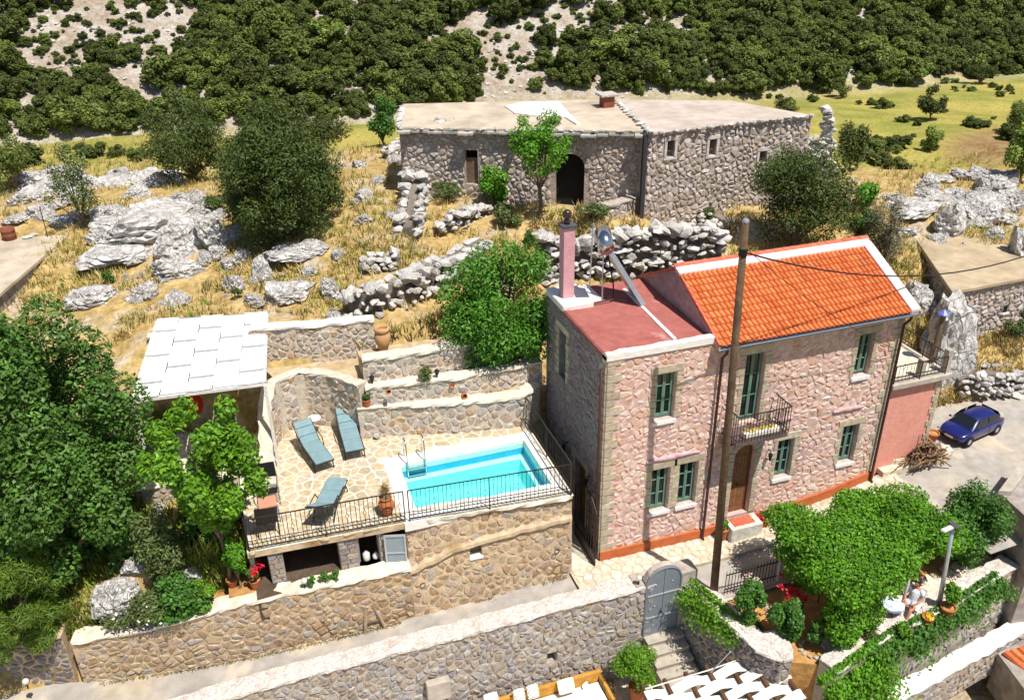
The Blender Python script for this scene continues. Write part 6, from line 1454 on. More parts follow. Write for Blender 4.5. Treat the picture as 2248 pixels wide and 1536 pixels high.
tree('ivy clump hanging on the wall behind the chimney', 1455, 560, 36, 46, l_mid, 500, (.12, .07), 5, 'ivy_clump', 'plant', seed=27, stem=.02)
tree('weed clump between the leafy tree and the stone wall', 1165, 545, 40, 46, l_mid, 600, (.13, .06), 5, 'weed_bush', 'bush', seed=28, stem=.02)
# -- lower left garden
tree('dark feathery broom shrub in the lower left corner', 90, 1480, 270, 265, l_broom, 21000, (.22, .022), 40, 'broom_shrub', 'shrub', seed=30, base=(-15.6, 1.3, .3), stem=.02, k=.22, shell=.7)
tree('bright low fig branch hanging over the left garden', 60, 1200, 190, 190, l_mid, 5000, (.2, .12), 12, 'fig_branch', 'tree', seed=31, base=(-16.3, 2.2, 1.4), stem=.05)
tree('flowering cistus shrub on the ledge beside the big grey rock', 330, 1370, 170, 75, l_olive, 3600, (.12, .05), 12, 'cistus_shrub', 'shrub', seed=32, base=(-12.7, .75, .75), stem=.02)
tree('green mound of leaves on the ledge wall near the store', 455, 1330, 95, 60, l_lime, 2600, (.11, .05), 8, 'leafy_mound', 'shrub', seed=33, base=(-11.0, .55, 1.05), stem=.02)
tree('feathery grey green bush climbing the garden bank', 400, 1240, 110, 230, l_olive, 4200, (.16, .04), 14, 'fennel_bush', 'shrub', seed=34, base=(-11.9, 1.4, 1.0), stem=.05)
tree('leafy shrub filling the bank right of the fig tree', 330, 1180, 130, 200, l_dark, 5200, (.16, .09), 18, 'bank_shrub', 'shrub', seed=62, base=(-13.0, 2.4, .9), stem=.02, k=.28)
tree('dark bushy growth at the foot of the citrus tree', 500, 1150, 120, 210, l_dark, 5200, (.15, .08), 18, 'bank_shrub', 'shrub', seed=63, base=(-10.5, 2.6, 1.5), stem=.02, k=.28)
tree('low leafy creeper covering the ledge between rock and citrus', 400, 1330, 180, 90, l_mid, 4200, (.11, .06), 16, 'bank_shrub', 'shrub', seed=64, base=(-11.6, .8, .85), stem=.0, k=.3)
tree('shaded dark shrub under the citrus tree', 470, 1270, 110, 150, l_dark, 3600, (.14, .07), 12, 'shade_shrub', 'shrub', seed=35, base=(-10.7, 1.8, 1.3), stem=.03)
tree('slim orange flowered bush left of the store pillar', 515, 1265, 60, 130, l_vine, 1500, (.13, .07), 8, 'slim_bush', 'shrub', seed=36, base=(-10.15, .75, 1.25), stem=.15)
# -- vine pergola over the garden
VP = thing('vine_pergola', 'large vine covered pergola shading the garden seats', 'pergola', (6.6, -3.7, GS), local=True)
rs = np.random.RandomState(77); bl = []
for i in range(62):
    x = rs.uniform(4.6, 8.7); y = rs.uniform(-5.2, -2.0)
    if (x > 7.4 and y < -4.2) or (x > 5.9 and y < -4.75): continue
    bl.append((np.array([x-6.6, y+3.7, rs.uniform(1.95, 2.2)]), np.array([rs.uniform(.5, .85), rs.uniform(.5, .8), rs.uniform(.22, .36)])))
for i in range(16):
    x = rs.uniform(4.5, 5.7); y = -5.0+rs.uniform(-.25, .25)+.1*(x-4.5); bl.append((np.array([x-6.6, y+3.7, rs.uniform(.6, 1.9)]), np.array([.45, .32, .5])))
for i in range(8): bl.append((np.array([4.5-6.6+rs.uniform(-.15, .2), rs.uniform(-1.3, 1.2), rs.uniform(1.2, 1.9)]), np.array([.35, .4, .4])))
p, nr = blob_leaves(bl, 66000, rs, .7, .1); link('vine_leaves', quad_mesh('vine_leaves', leaf_arrays(p, nr, .1, .06, rs, 1.2), l_vine), VP)
for x, y in ((4.6, -2.4), (4.7, -5.0), (8.6, -2.4), (7.2, -4.5)): mb = MB(); mb.tube([(x-6.6, y+3.7, 0), (x-6.6, y+3.7, 2.05)], .045, 8); mb.build('post', m_white, VP)
for y, xe in ((-2.4, 8.3), (-3.5, 8.0), (-4.7, 6.8)): mb = MB(); mb.bar((4.7-6.6, y+3.7, 2.02), (xe-6.6, y+3.7, 2.02), .06, .06); mb.build('beam', m_alu, VP)
def ivy(label, path, n, hang, m, leaf=(.11, .07), seed=0, name='ivy', spread=.22, cat='climber'):
    P_ = Path([(q[0], q[1]) for q in path]); zs = [(P_.c[i], path[i][2]) for i in range(len(path))]; rs = np.random.RandomState(seed); pts = []; nr = []
    for i in range(n):
        a = rs.uniform(0, P_.L); q, n_ = P_.at(a); t = rs.uniform(-.15, 1)**1; hh = hang(a) if callable(hang) else hang
        lump = .6+.8*float(vnoise(np.array([a*3.]), np.array([t*3.]), 1., seed)[0])
        d = abs(rs.normal(0, spread))*lump; z = lerpk(zs, a)+.07*lump-max(0, t)*hh*lump+rs.normal(0, .05)
        if t < .05: q2 = q-n_*rs.uniform(0, .16)
        else: q2 = q+n_*(d+.05)
        pts.append((q2.x, q2.y, z)); nr.append((n_.x, n_.y, .6))
    c = path[len(path)//2]; T = link(name, quad_mesh(name, leaf_arrays(np.array(pts)-np.array(c), np.array(nr), leaf[0], leaf[1], rs), m)); T.location = c; return tag(T, label, cat)
ivy('ivy spilling over the concrete garden wall towards the right edge', [(5.2, -5.55, -.2), (6.2, -5.3, -.25), (8.5, -5.0, -.25), (10.6, -4.5, -.2)], 6500, lambda a: 1.0-.12*a, l_mid, seed=3)
ivy('thick dark ivy mass at the bottom centre right of the garden wall', [(3.5, -6.0, -.35), (4.4, -5.8, -.3), (5.6, -5.5, -.2)], 12000, 2.2, l_vine, seed=4, spread=.4)
ivy('bright creeper on the wall beside the grey gate', [(1.95, -1.9, -.05), (2.2, -2.6, -.1), (2.45, -3.4, -.15), (2.7, -3.9, -.2)], 3600, lambda a: .9-.2*a, l_lime, (.09, .06), 5)
tree('dense rose bush with a few pale blooms right of the lamp post', 2125, 1290, 170, 205, l_mid, 13000, (.1, .055), 40, 'rose_bush', 'shrub', seed=40, base=(10.2, -3.5, GS), stem=.02, k=.3)
def blooms(label, pts, m, n, size, name='flowers', group=None, spread=.12):
    rs = np.random.RandomState(len(label)); c = np.array(pts).mean(0); T = thing(name, label, 'flowers', c, group, local=True)
    for q in pts: P_ = np.array(q)-c+rs.normal(0, spread, (n, 3)); link('bloom', quad_mesh('bloom', leaf_arrays(P_, np.tile([0, -.4, 1.], (n, 1)), size, size*.85, rs), m), T)
    return T
def gp(px, py, z): g = GZ(px, py, z); return (g.x, g.y, g.z)
tree('rose shrub with pale pink blooms by the black fence', 1640, 1370, 75, 120, l_mid, 2800, (.1, .06), 10, 'rose_bush', 'shrub', seed=41, base=gp(1640, 1375, GS), stem=.05)
tree('rose shrub below the red blooms', 1722, 1400, 95, 130, l_mid, 3400, (.1, .06), 12, 'rose_bush', 'shrub', seed=42, base=gp(1722, 1405, GS), stem=.05)
tree('small rose plant ringed by white stones', 1785, 1415, 50, 75, l_mid, 1300, (.1, .06), 8, 'rose_bush', 'shrub', seed=43, base=gp(1785, 1420, GS), stem=.05)
tree('low hedge plants on the curved wall top', 1650, 1390, 110, 30, l_mid, 1800, (.09, .05), 9, 'low_hedge', 'shrub', seed=44, base=gp(1620, 1372, GS), stem=.02)
blooms('bright red rose blooms by the black garden fence', [gp(*q, GS+1.0) for q in ((1722, 1262), (1716, 1288), (1742, 1285), (1735, 1300), (1756, 1306), (1766, 1312), (1730, 1312), (1748, 1296))], l_red, 26, .075, spread=.055)
blooms('pale pink rose blooms on the shrub nearest the pole', [gp(*q, GS+.9) for q in ((1645, 1265), (1655, 1285), (1662, 1275))], l_pinkp, 22, .06, spread=.06)
blooms('pale roses low between the two rose shrubs', [gp(*q, GS+.4) for q in ((1690, 1350), (1680, 1330))], l_pinkp, 20, .06, spread=.05)
blooms('red geraniums in a pot left of the store pillar', [gp(562, 1250, 1.9), gp(570, 1240, 1.95), gp(556, 1258, 1.85)], l_red, 22, .06, spread=.05)
blooms('white cistus flowers on the ledge shrub', [gp(*q, 1.35) for q in ((325, 1350), (300, 1350), (330, 1375), (260, 1355), (350, 1330))], l_white, 3, .07, spread=.1)
# shade: tree above the potted bush
# -- dry grass
def grass(name, n, box, m, hgt, seed, kind='stuff', thr=.35, blades=4, far=60, ok=None, label=None):
    rs = np.random.RandomState(seed); px = rs.uniform(box[0], box[2], n); py = rs.uniform(box[1], box[3], n)
    p = HIT(px, py, far); q = np.isfinite(p[:, 0]); p = p[q]
    v = vnoise(p[:, 0], p[:, 1], 1.6, 9)*.6+vnoise(p[:, 0], p[:, 1], .6, 10)*.4; p = p[v > thr]
    if ok is not None: p = p[ok(p)]
    k = len(p); P_ = np.repeat(p, blades, 0); K = len(P_); an = rs.uniform(0, 6.28, K); h = hgt*rs.uniform(.5, 1.3, K); lean = rs.uniform(.15, .75, K)
    b = P_+np.stack([rs.normal(0, .06, K), rs.normal(0, .06, K), np.full(K, -.03)], 1); d = np.stack([np.cos(an)*lean, np.sin(an)*lean, np.ones(K)], 1)*h[:, None]
    s = np.stack([-np.sin(an), np.cos(an), np.zeros(K)], 1)*.022
    V = np.stack([b-s, b+s, b+d*.6+s*.8+d*np.array([.1, .1, 0]), b+d], 1); o = link(name, quad_mesh(name, V, m), None, kind=kind); return o
notbuilt = lambda p: ~((p[:, 0] > -9.7) & (p[:, 0] < 12.3) & (p[:, 1] < 6.7)) & ~((p[:, 0] < -9) & (p[:, 0] > -16) & (p[:, 1] < .9))
grass('dry_grass', 15000, (0, 300, 2248, 760), l_straw, .3, 1, thr=.40, far=58, ok=notbuilt)
grass('green_grass', 7000, (0, 300, 2248, 760), l_grassg, .28, 2, thr=.52, far=58, ok=notbuilt)
grass('bank_grass', 4500, (120, 900, 640, 1400), l_grassg, .3, 4, thr=.3, far=40, ok=notbuilt)
grass('dry_grass', 2500, (1950, 640, 2248, 900), l_straw, .26, 3, thr=.38, far=58, ok=notbuilt)
tree('bushy tree standing among the terraced fields at the far right', 2225, 290, 70, 70, l_maquis, 2400, (.2, .1), 12, 'round_tree', seed=70, stem=.02)
tree('dark hedge bush at the foot of the field behind the ruined gable', 1850, 215, 60, 50, l_maquis, 2000, (.2, .1), 10, 'field_bush', 'bush', seed=71, stem=.02)
tree('spreading bush on the field edge below the hill, far right', 2150, 185, 80, 40, l_maquis, 2000, (.2, .1), 10, 'field_bush', 'bush', seed=72, stem=.02)
def lane_weeds():
    rs = np.random.RandomState(3); V = []
    for i in range(1500):
        x = rs.uniform(-14, -.9); c = vnoise(np.array([x*2.]), np.array([0.]), 1., 4)[0]
        if c < .45: continue
        y = FB(x)-.07-abs(rs.normal(0, .05)); z = SZ(x)-.02; h = rs.uniform(.04, .16); a = rs.uniform(0, 6.28); d = np.array([math.cos(a)*h*.5, -abs(math.sin(a))*h*.5, h]); s = np.array([.012, 0, 0]); b = np.array([x, y, z]); V.append([b-s, b+s, b+d*.6+s, b+d])
    link('lane_weeds', quad_mesh('lane_weeds', np.array(V), l_straw), None, kind='stuff')
lane_weeds()
# -- maquis on the far hill
def bush_mesh(seed, n=420, m=None, lf=.17):
    rs = np.random.RandomState(seed); bl = lumpy(2, 2, 1.75, -.25, 22, rs, .27, .1); p, nr = blob_leaves(bl, n, rs, .75, .12); q = leaf_arrays(p, nr, lf, lf*.62, rs, .9); return quad_mesh('crown', q, m)
BM = [bush_mesh(300+i, 3000, (l_maquis, l_maquis, l_maquis, l_maquis2, l_maquis)[i % 5]) for i in range(8)]
BMl = [bush_mesh(400+i, 110, l_maquis) for i in range(3)]
def hill_bushes():
    rs = np.random.RandomState(5); N = 6800; px = rs.uniform(-380, 2640, N); py = rs.uniform(-90, 330, N)**1.0; py = np.where(rs.uniform(0, 1, N) < .5, rs.uniform(-60, 160, N), py)
    pos = HIT(px, py, 200); ok = np.isfinite(pos[:, 0]); lo = np.interp(px, [0, 330, 600, 900, 1080, 1620, 1900, 2248], [300, 292, 275, 250, 210, 205, 192, 170])
    ok &= py < lo
    def bare(x, y):
        b = np.zeros(len(x)); v = vnoise(x, y*1.4, 60., 21)*.6+vnoise(x, y*1.4, 22., 22)*.4
        e = lambda cx, cy, rx, ry: np.exp(-(((x-cx)/rx)**2+((y-cy)/ry)**2))
        b += 1.15*e(110, 115, 170, 95)+.75*e(250, 50, 130, 65)+.6*e(1000, 110, 190, 110)+.75*e(1180, 90, 110, 110)+.6*e(1400, 70, 150, 60)+.35*e(700, 60, 120, 70)+.45*e(1090, 180, 70, 60)
        xs = np.interp(y, [20, 80, 130, 205], [395, 375, 350, 280]); b += 2.2*np.exp(-((x-xs-6)/30)**2)*((y > 10) & (y < 215)); xs = np.interp(y, [10, 60, 95], [805, 780, 755]); b += 1.8*np.exp(-((x-xs)/20)**2)*(y < 100)
        b -= .6*e(1500, 170, 350, 60)+.9*e(1950, 80, 330, 130)+.35*e(550, 180, 250, 100)+.4*e(150, 250, 250, 50)
        return b*1.0+(v-.5)*1.5+(vnoise(x, y*1.3, 13., 23)-.5)*.9
    keep = bare(px, py) < .36; ok &= keep; idx = np.where(ok)[0]; pts = pos[idx]; pxx = px[idx]; pyy = py[idx]
    # spacing
    order = rs.permutation(len(idx)); taken = []; cell = {}
    sizes = rs.uniform(.6, 1.7, len(idx))*np.where(vnoise(pxx, pyy, 120., 5) > .45, 1.25, .8)*np.where(pxx > 1400, 1.2, 1.)
    for i in order:
        x, y = pts[i, 0], pts[i, 1]; s = sizes[i]*.62; c = (int(x//2), int(y//2)); bad = False
        for a in (-1, 0, 1):
            for b in (-1, 0, 1):
                for j in cell.get((c[0]+a, c[1]+b), ()):
                    if (pts[j, 0]-x)**2+(pts[j, 1]-y)**2 < s*s: bad = True; break
                if bad: break
            if bad: break
        if not bad: cell.setdefault(c, []).append(i); taken.append(i)
    D = (pts[:, 0]-CC.x)*math.sin(CY)+(pts[:, 1]-CC.y)*math.cos(CY)
    vis = [i for i in taken if 0 < pxx[i] < 2248 and pyy[i] > 0]; vis.sort(key=lambda i: -sizes[i]/D[i]); ind = set(vis[:290]); Q = {0: [], 1: []}; verts = None
    for i in taken:
        s = sizes[i]*(1+.12*rs.normal()); an = rs.uniform(0, 6.28); k = rs.randint(8); sz = s*rs.uniform(.8, 1.1)
        if i in ind:
            o = link('maquis_bush', BM[k]); o.location = pts[i]; o.rotation_euler = (0, 0, an); o.scale = (s, s, sz); tag(o, 'rounded dark green evergreen bush on the far rocky hillside', 'bush', 'evergreen bushes on the far hillside')
        else:
            Q[0].append((pts[i], an, (s, s, sz), k))
    extra = np.where(np.isfinite(pos[:, 0]) & (py < lo) & ~keep & (rs.uniform(0, 1, N) < .4))[0]
    for i in extra: s = rs.uniform(.15, .6)**1.0; Q[0].append((pos[i], rs.uniform(0, 6.28), (s, s, s*.8), rs.randint(8)))
    src = {}
    for o in COL.objects:
        if o.name.startswith('maquis_bush'): src.setdefault(o.data.name, o)
    src = [src[b.name] for b in BM if b.name in src]; me = bpy.data.meshes.new('far_maquis'); me.from_pydata([tuple(q[0]) for q in Q[0]], [], [])
    a = me.attributes.new('turn', 'FLOAT_VECTOR', 'POINT'); a.data.foreach_set('vector', np.array([(0, 0, q[1]) for q in Q[0]], 'f').ravel())
    a = me.attributes.new('size', 'FLOAT_VECTOR', 'POINT'); a.data.foreach_set('vector', np.array([q[2] for q in Q[0]], 'f').ravel())
    a = me.attributes.new('pick', 'INT', 'POINT'); a.data.foreach_set('value', np.array([q[3] % len(src) for q in Q[0]], 'i'))
    fo = link('far_maquis', me, None, kind='stuff'); ng = bpy.data.node_groups.new('far_maquis', 'GeometryNodeTree'); ng.interface.new_socket('Geometry', in_out='INPUT', socket_type='NodeSocketGeometry'); ng.interface.new_socket('Geometry', in_out='OUTPUT', socket_type='NodeSocketGeometry')
    N_ = ng.nodes; L = ng.links.new; gi = N_.new('NodeGroupInput'); go = N_.new('NodeGroupOutput'); gti = N_.new('GeometryNodeGeometryToInstance')
    for o in src: oi = N_.new('GeometryNodeObjectInfo'); oi.inputs['Object'].default_value = o; oi.inputs['As Instance'].default_value = True; L(oi.outputs['Geometry'], gti.inputs[0])
    iop = N_.new('GeometryNodeInstanceOnPoints'); iop.inputs['Pick Instance'].default_value = True; L(gi.outputs[0], iop.inputs['Points']); L(gti.outputs[0], iop.inputs['Instance'])
    def att(nm, ty): q = N_.new('GeometryNodeInputNamedAttribute'); q.data_type = ty; q.inputs['Name'].default_value = nm; return q.outputs['Attribute']
    L(att('pick', 'INT'), iop.inputs['Instance Index']); L(att('turn', 'FLOAT_VECTOR'), iop.inputs['Rotation']); L(att('size', 'FLOAT_VECTOR'), iop.inputs['Scale']); L(iop.outputs[0], go.inputs[0])
    md = fo.modifiers.new('scatter', 'NODES'); md.node_group = ng
    print('hill bushes', len(taken), len(ind))
hill_bushes()
# small rocks on the hill and bushes in the fields
rs = np.random.RandomState(8); N = 900; px = rs.uniform(0, 1500, N); py = rs.uniform(0, 215, N); pos = HIT(px, py, 200); Q = MB()
for i in range(N):
    if not np.isfinite(pos[i, 0]): continue
    s = rs.uniform(.1, .34); me = HR[i % 10]; M = Matrix.Translation(pos[i]) @ Matrix.Rotation(rs.uniform(0, 6), 4, 'Z') @ Matrix.Diagonal((s*1.3, s, s*.8, 1)); b_ = len(Q.v); Q.v += [tuple(M @ v.co) for v in me.vertices]; Q.f += [tuple(b_+j for j in p.vertices) for p in me.polygons]
Q.build('hill_rocks', m_rubble, None, kind='stuff')
r = random.Random(31); fb = []
for (x0, y0, x1, y1, n) in ((1880, 232, 2240, 262, 9), (1960, 268, 2240, 285, 9), (1850, 320, 2000, 345, 9), (2000, 300, 2060, 340, 5), (2070, 196, 2240, 212, 7), (1640, 215, 1880, 225, 8), (1880, 350, 2010, 378, 9), (60, 330, 330, 350, 9), (0, 335, 120, 370, 6), (1860, 300, 1990, 330, 6), (2180, 270, 2248, 330, 6), (2060, 185, 2248, 200, 8)):
    for i in range(n): t = r.random(); fb.append((x0+(x1-x0)*t, y0+(y1-y0)*t+r.uniform(-5, 5), r.uniform(.25, .6)*(1.8 if r.random() < .15 else 1)))
fp_ = HIT([q[0] for q in fb], [q[1] for q in fb], 160)
for (x, y, s), p in zip(fb, fp_):
    if not np.isfinite(p[0]): continue
    o = link('field_scrub', BM[r.randrange(8)]); o.location = p; o.scale = (s, s, s*.8); o.rotation_euler = (0, 0, r.uniform(0, 6)); tag(o, 'small scrub bush along the old field terraces below the hill', 'bush', 'scrub along the field terraces')
# ================================================================== furniture and small things
def lounger(label, px, py, heading, flat_back=False):
    g = GZ(px, py, DZ); T = thing('sun_lounger', label, 'lounger', (g.x, g.y, DZ), 'sun loungers on the pool terrace', rz=heading, local=True)
    # local: +x towards the head, origin at the middle
    w_ = .29; hx, hz = .88, .78
    mb = MB()
    for s in (-1, 1):
        mb.tube([(-.98, s*w_, .32), (.2, s*w_, .34), (hx, s*w_, hz)], .018, 6)
    mb.tube([(-.98, -w_, .32), (-.98, w_, .32)], .018, 6); mb.tube([(hx, -w_, hz), (hx, w_, hz)], .018, 6); mb.build('frame', m_iron, T)
    for x0, x1 in ((-.75, -.9), (.15, .5)):
        for s in (-1, 1): mb = MB(); mb.tube([(x0, s*w_, .33), (x1, s*w_, 0)], .017, 6); mb.build('leg', m_iron, T)
    for s in (-1, 1): mb = MB(); mb.tube([(-.1, s*(w_+.02), .34), (.02, s*(w_+.03), .55), (.5, s*(w_+.03), .57)], .016, 6); mb.build('armrest', m_iron, T)
    def pad(nm, prof):
        mb = MB(); n = len(prof)
        for (x0, z0), (x1, z1) in zip(prof, prof[1:]):
            nx, nz = -(z1-z0), (x1-x0); l = math.hypot(nx, nz); nx, nz = nx/l*.055, nz/l*.055
            mb.hexa([(x0+.006, -.27, z0), (x1-.006, -.27, z1), (x1-.006, .27, z1), (x0+.006, .27, z0), (x0+.006+nx, -.27, z0+nz), (x1-.006+nx, -.27, z1+nz), (x1-.006+nx, .27, z1+nz), (x0+.006+nx, .27, z0+nz)])
        return mb.build(nm, m_cushion, T, bevel=.018)
    pad('seat_cushion', [(-1.0, .345), (-.4, .35), (.19, .355)]); pad('back_cushion', [(.2, .36), (.42, .5), (.66, .66), (.86, .79)])
    mb = MB(); mb.hexa([(.2, -.26, .345), (hx-.02, -.26, hz-.02), (hx-.02, .26, hz-.02), (.2, .26, .345), (.19, -.26, .352), (hx-.03, -.26, hz-.01), (hx-.03, .26, hz-.01), (.19, .26, .352)]); mb.build('back_sling', m_black, T)
    return T
def ang(p, q, z=DZ): a = GZ(*p, z); b = GZ(*q, z); return math.atan2(b.y-a.y, b.x-a.x)
lounger('blue grey sun lounger nearest the curved wall, left of the little round table', 690, 1000, ang((712, 1015), (668, 955), DZ))
lounger('blue grey sun lounger right of the little round table', 770, 972, ang((778, 990), (760, 930), DZ))
lounger('blue grey sun lounger near the front railing with its raised back to the lane', 722, 1120, ang((738, 1080), (706, 1150), DZ))
g = GZ(694, 948, DZ); T = thing('side_table', 'little round white table between the two sun loungers', 'table', g)
mb = MB(); mb.lathe([(.001, .5), (.2, .5), (.21, .52), (.2, .535), (.001, .535)], g, 18); mb.build('table_top', m_white, T, smooth=False)
for i in range(3): a = i*2.1; mb = MB(); mb.tube([(g.x+.15*math.cos(a), g.y+.15*math.sin(a), g.z), (g.x+.06*math.cos(a), g.y+.06*math.sin(a), g.z+.51)], .01, 5); mb.build('leg', m_alu, T)
def armchair(label, px, py, z, rz):
    g = GZ(px, py, z); T = thing('armchair', label, 'chair', (g.x, g.y, z), 'dark armchairs on the terrace', rz=rz, local=True)
    mb = MB(); mb.box((-.24, -.26, .4), (.26, .26, .43)); mb.build('seat', m_black, T, bevel=.01)
    mb = MB(); mb.hexa([(-.24, -.26, .43), (-.21, -.26, .43), (-.21, .26, .43), (-.24, .26, .43), (-.42, -.24, 1.0), (-.39, -.24, 1.0), (-.39, .24, 1.0), (-.42, .24, 1.0)]); mb.build('backrest', m_black, T)
    for s in (-1, 1):
        mb = MB(); mb.tube([(.26, s*.29, 0), (.24, s*.29, .6), (.12, s*.29, .64), (-.3, s*.29, .64)], .016, 6); mb.build('armrest', m_greymetal, T)
        mb = MB(); mb.tube([(-.3, s*.27, 0), (-.22, s*.27, .42), (-.4, s*.25, 1.0)], .016, 6); mb.build('rear_leg', m_iron, T)
    return T
armchair('dark armchair at the front corner of the terrace', 592, 1162, DZ, ang((590, 1150), (590, 1110)))
armchair('dark armchair behind the small terracotta table', 592, 1098, DZ, ang((590, 1100), (592, 1140)))
g = GZ(592, 1130, DZ); T = thing('low_table', 'small low terracotta coloured table between the two dark armchairs', 'table', g)
mb = MB(); mb.box((g.x-.24, g.y-.24, g.z+.42), (g.x+.24, g.y+.24, g.z+.46)); mb.build('table_top', flat('salmon_tabletop', srgb('#c98a70')), T)
for x in (-.2, .2):
    for y in (-.2, .2): mb = MB(); mb.box((g.x+x-.02, g.y+y-.02, g.z), (g.x+x+.02, g.y+y+.02, g.z+.42)); mb.build('leg', m_iron, T)
def pot(label, loc, r_, h, m=None, prof=None, name='flower_pot', rim=True):
    T = thing(name, label, 'pot', loc); p = prof or [(.62, 0), (.75, .15), (.95, .7), (1.0, .86), (1.08, .88), (1.08, 1), (.94, 1), (.9, .85)]
    mb = MB(); mb.lathe([(.001, 0)]+[(a*r_, b*h) for a, b in p], loc, 20); mb.build('vessel', m or m_terra, T, smooth=True)
    mb = MB(); mb.lathe([(.001, p[-1][1]*h-.01), (p[-1][0]*r_, p[-1][1]*h-.01)], loc, 12); mb.build('earth', m_soil, T); return T
def plant(label, loc, rad, h, m, n=500, leaf=(.1, .05), seed=0, name='potted_plant', cat='plant', thin=False):
    rs = np.random.RandomState(seed+11); bl = lumpy(rad*2, rad*2, h, 0, 7, rs, .45, 0); p, nr = blob_leaves(bl, n, rs, .4, .4); o = link(name, quad_mesh(name, leaf_arrays(p, nr, leaf[0], leaf[1], rs), m)); o.location = loc; return tag(o, label, cat)
URN = [(.45, 0), (.5, .08), (.8, .3), (1, .52), (.98, .66), (.78, .82), (.66, .9), (.82, .97), (.84, 1), (.7, 1), (.6, .9)]
g = GZ(850, 1128, DZ); T = pot('round bellied terracotta urn with carved bands by the railing', g, .22, .58, m_terra, URN, 'terracotta_urn')
for k in (.38, .5, .62): mb = MB(); mb.lathe([(.222*(1-.25*abs(k-.52)*2), k*.58-.012), (.232*(1-.25*abs(k-.52)*2), k*.58), (.222*(1-.25*abs(k-.52)*2), k*.58+.012)], g, 20); mb.build('band', m_terra, T, smooth=True)
plant('dry brown stalks sticking up from the terracotta urn', (g.x, g.y, g.z+.5), .12, .65, l_dry, 130, (.42, .018), 1, 'dry_plant')
g = GZ(842, 765, 4.95); pot('tall ochre jar with ringed neck beside the boundary wall', g, .26, .75, m_terra2, [(.55, 0), (.85, .3), (1, .55), (.9, .72), (.72, .78), (.92, .84), (.95, .93), (.85, 1), (.72, 1), (.7, .85)], 'clay_jar')
g = GZ(806, 893, 3.58); pot('small terracotta pot on the planter wall corner', g, .13, .28); plant('dark succulent in the small pot on the planter wall corner', (g.x, g.y, g.z+.24), .16, .3, l_dark, 240, (.12, .03), 2)
mb = MB(); g = GZ(826, 888, 3.57); mb.box((g.x-.14, g.y-.08, 3.555), (g.x+.14, g.y+.1, 3.64)); tag(mb.build('clay_block', m_terra, None, bevel=.01), 'reddish clay block next to the small pot', 'block')
for i, (px, py, s) in enumerate(((852, 858, .07), (990, 845, .08), (1018, 868, .09))):
    g = GY(px, py, w2[1][1]-.1 if i < 2 else w2[2][1]-.1); mb = MB(); mb.lathe([(.001, 0), (s*.8, 0), (s, .02), (s, .16), (s*.8, .16), (s*.75, .03)], (0, 0, 0), 14); o = mb.build('clay_spout', m_terra, None, smooth=True); o.location = g; o.rotation_euler = (R(70), 0, 0)
    tag(o, ('round clay spout in the middle terrace wall nearest the small pot', 'round clay spout high in the middle terrace wall', 'round clay spout at the shaded end of the terrace wall')[i], 'spout')
g = GZ(938, 835, 4.22); plant('dry thyme bush on top of the middle terrace wall', (g.x, g.y, g.z), .3, .5, l_olive, 700, (.1, .03), 3, 'thyme_bush', 'bush')
for i, (px, py) in enumerate(((818, 845), (960, 832))):
    g = GZ(px, py, 4.22); T = thing('black_lantern', ('small black garden lantern at the left end of the middle terrace', 'small black garden lantern beside the thyme bush')[i], 'lantern', g)
    mb = MB(); mb.tube([g, (g.x, g.y, g.z+.16)], .02, 6); mb.build('stem', m_black, T); mb = MB(); mb.lathe([(.05, .16), (.08, .28), (.09, .29), (.02, .36), (.001, .36)], g, 8); mb.build('lamp_head', m_black, T)
for i, (px, py, lab) in enumerate(((913, 852+90, 'white round stone on the terrace behind the ladder'), (828, 962, 'square white stone block at the corner of the planter wall'))):
    g = GZ(px, py, DZ); o = link('white_stone', HR[i]); o.location = (g.x, g.y, DZ+.1); o.scale = (.16, .16, .16); o.data = HR[i]; tag(o, lab, 'stone')
# left pergola with white woven shade
PG = thing('shade_pergola', 'white metal pergola with a woven white shade over the upper patio', 'pergola', (-10.3, 4.5, 2.3))
cs_ = [GZ(291, 880, 5.3), GZ(581, 842, 5.3), GZ(586, 690, 5.3), GZ(346, 706, 5.3)]
for i, c in enumerate(cs_):
    if i in (0, 1, 2, 3): mb = MB(); mb.box((c.x-.045, c.y-.045, 2.2 if i < 2 else 4.2), (c.x+.045, c.y+.045, 5.26)); mb.build('post', m_white, PG)
for a, b in zip(cs_, cs_[1:]+cs_[:1]): mb = MB(); mb.bar(a, b, .08, .1); mb.build('beam', m_whitewash, PG)
def bil(u, v): return cs_[0]*(1-u)*(1-v)+cs_[1]*u*(1-v)+cs_[2]*u*v+cs_[3]*(1-u)*v
NR = 6
for j in range(NR+1):   # carrier tubes
    v = j/NR; mb = MB(); mb.tube([bil(-.03, v)+Vector((0, 0, .06)), bil(1.03, v)+Vector((0, 0, .06))], .02, 6); mb.build('tube', m_alu, PG)
NS = 5
for i in range(NS):     # cloth strips woven over and under the tubes
    u0, u1 = i/NS+.0015, (i+1)/NS-.0015; mb = MB(); pr = None; M_ = 42
    for k in range(M_+1):
        v = -.01+1.02*k/M_; ph = math.cos(math.pi*NR*v+math.pi*i); z = .06+.032*ph
        cur = [bil(u0, v)+Vector((0, 0, z)), bil((u0+u1)/2, v)+Vector((0, 0, z-.012)), bil(u1, v)+Vector((0, 0, z))]
        if pr: mb.add([pr[0], pr[1], cur[1], cur[0]], [(0, 1, 2, 3)]); mb.add([pr[1], pr[2], cur[2], cur[1]], [(0, 1, 2, 3)])
        pr = cur
    o = mb.build('cloth_strip', m_shade, PG, smooth=True)
mb = MB(); mb.prism([(-12.6, 4.2), (-8.75, 3.9), (-8.3, 9.2), (-11.9, 9.8)], 1.8, 2.55); structure('patio', mb, m_pavst)
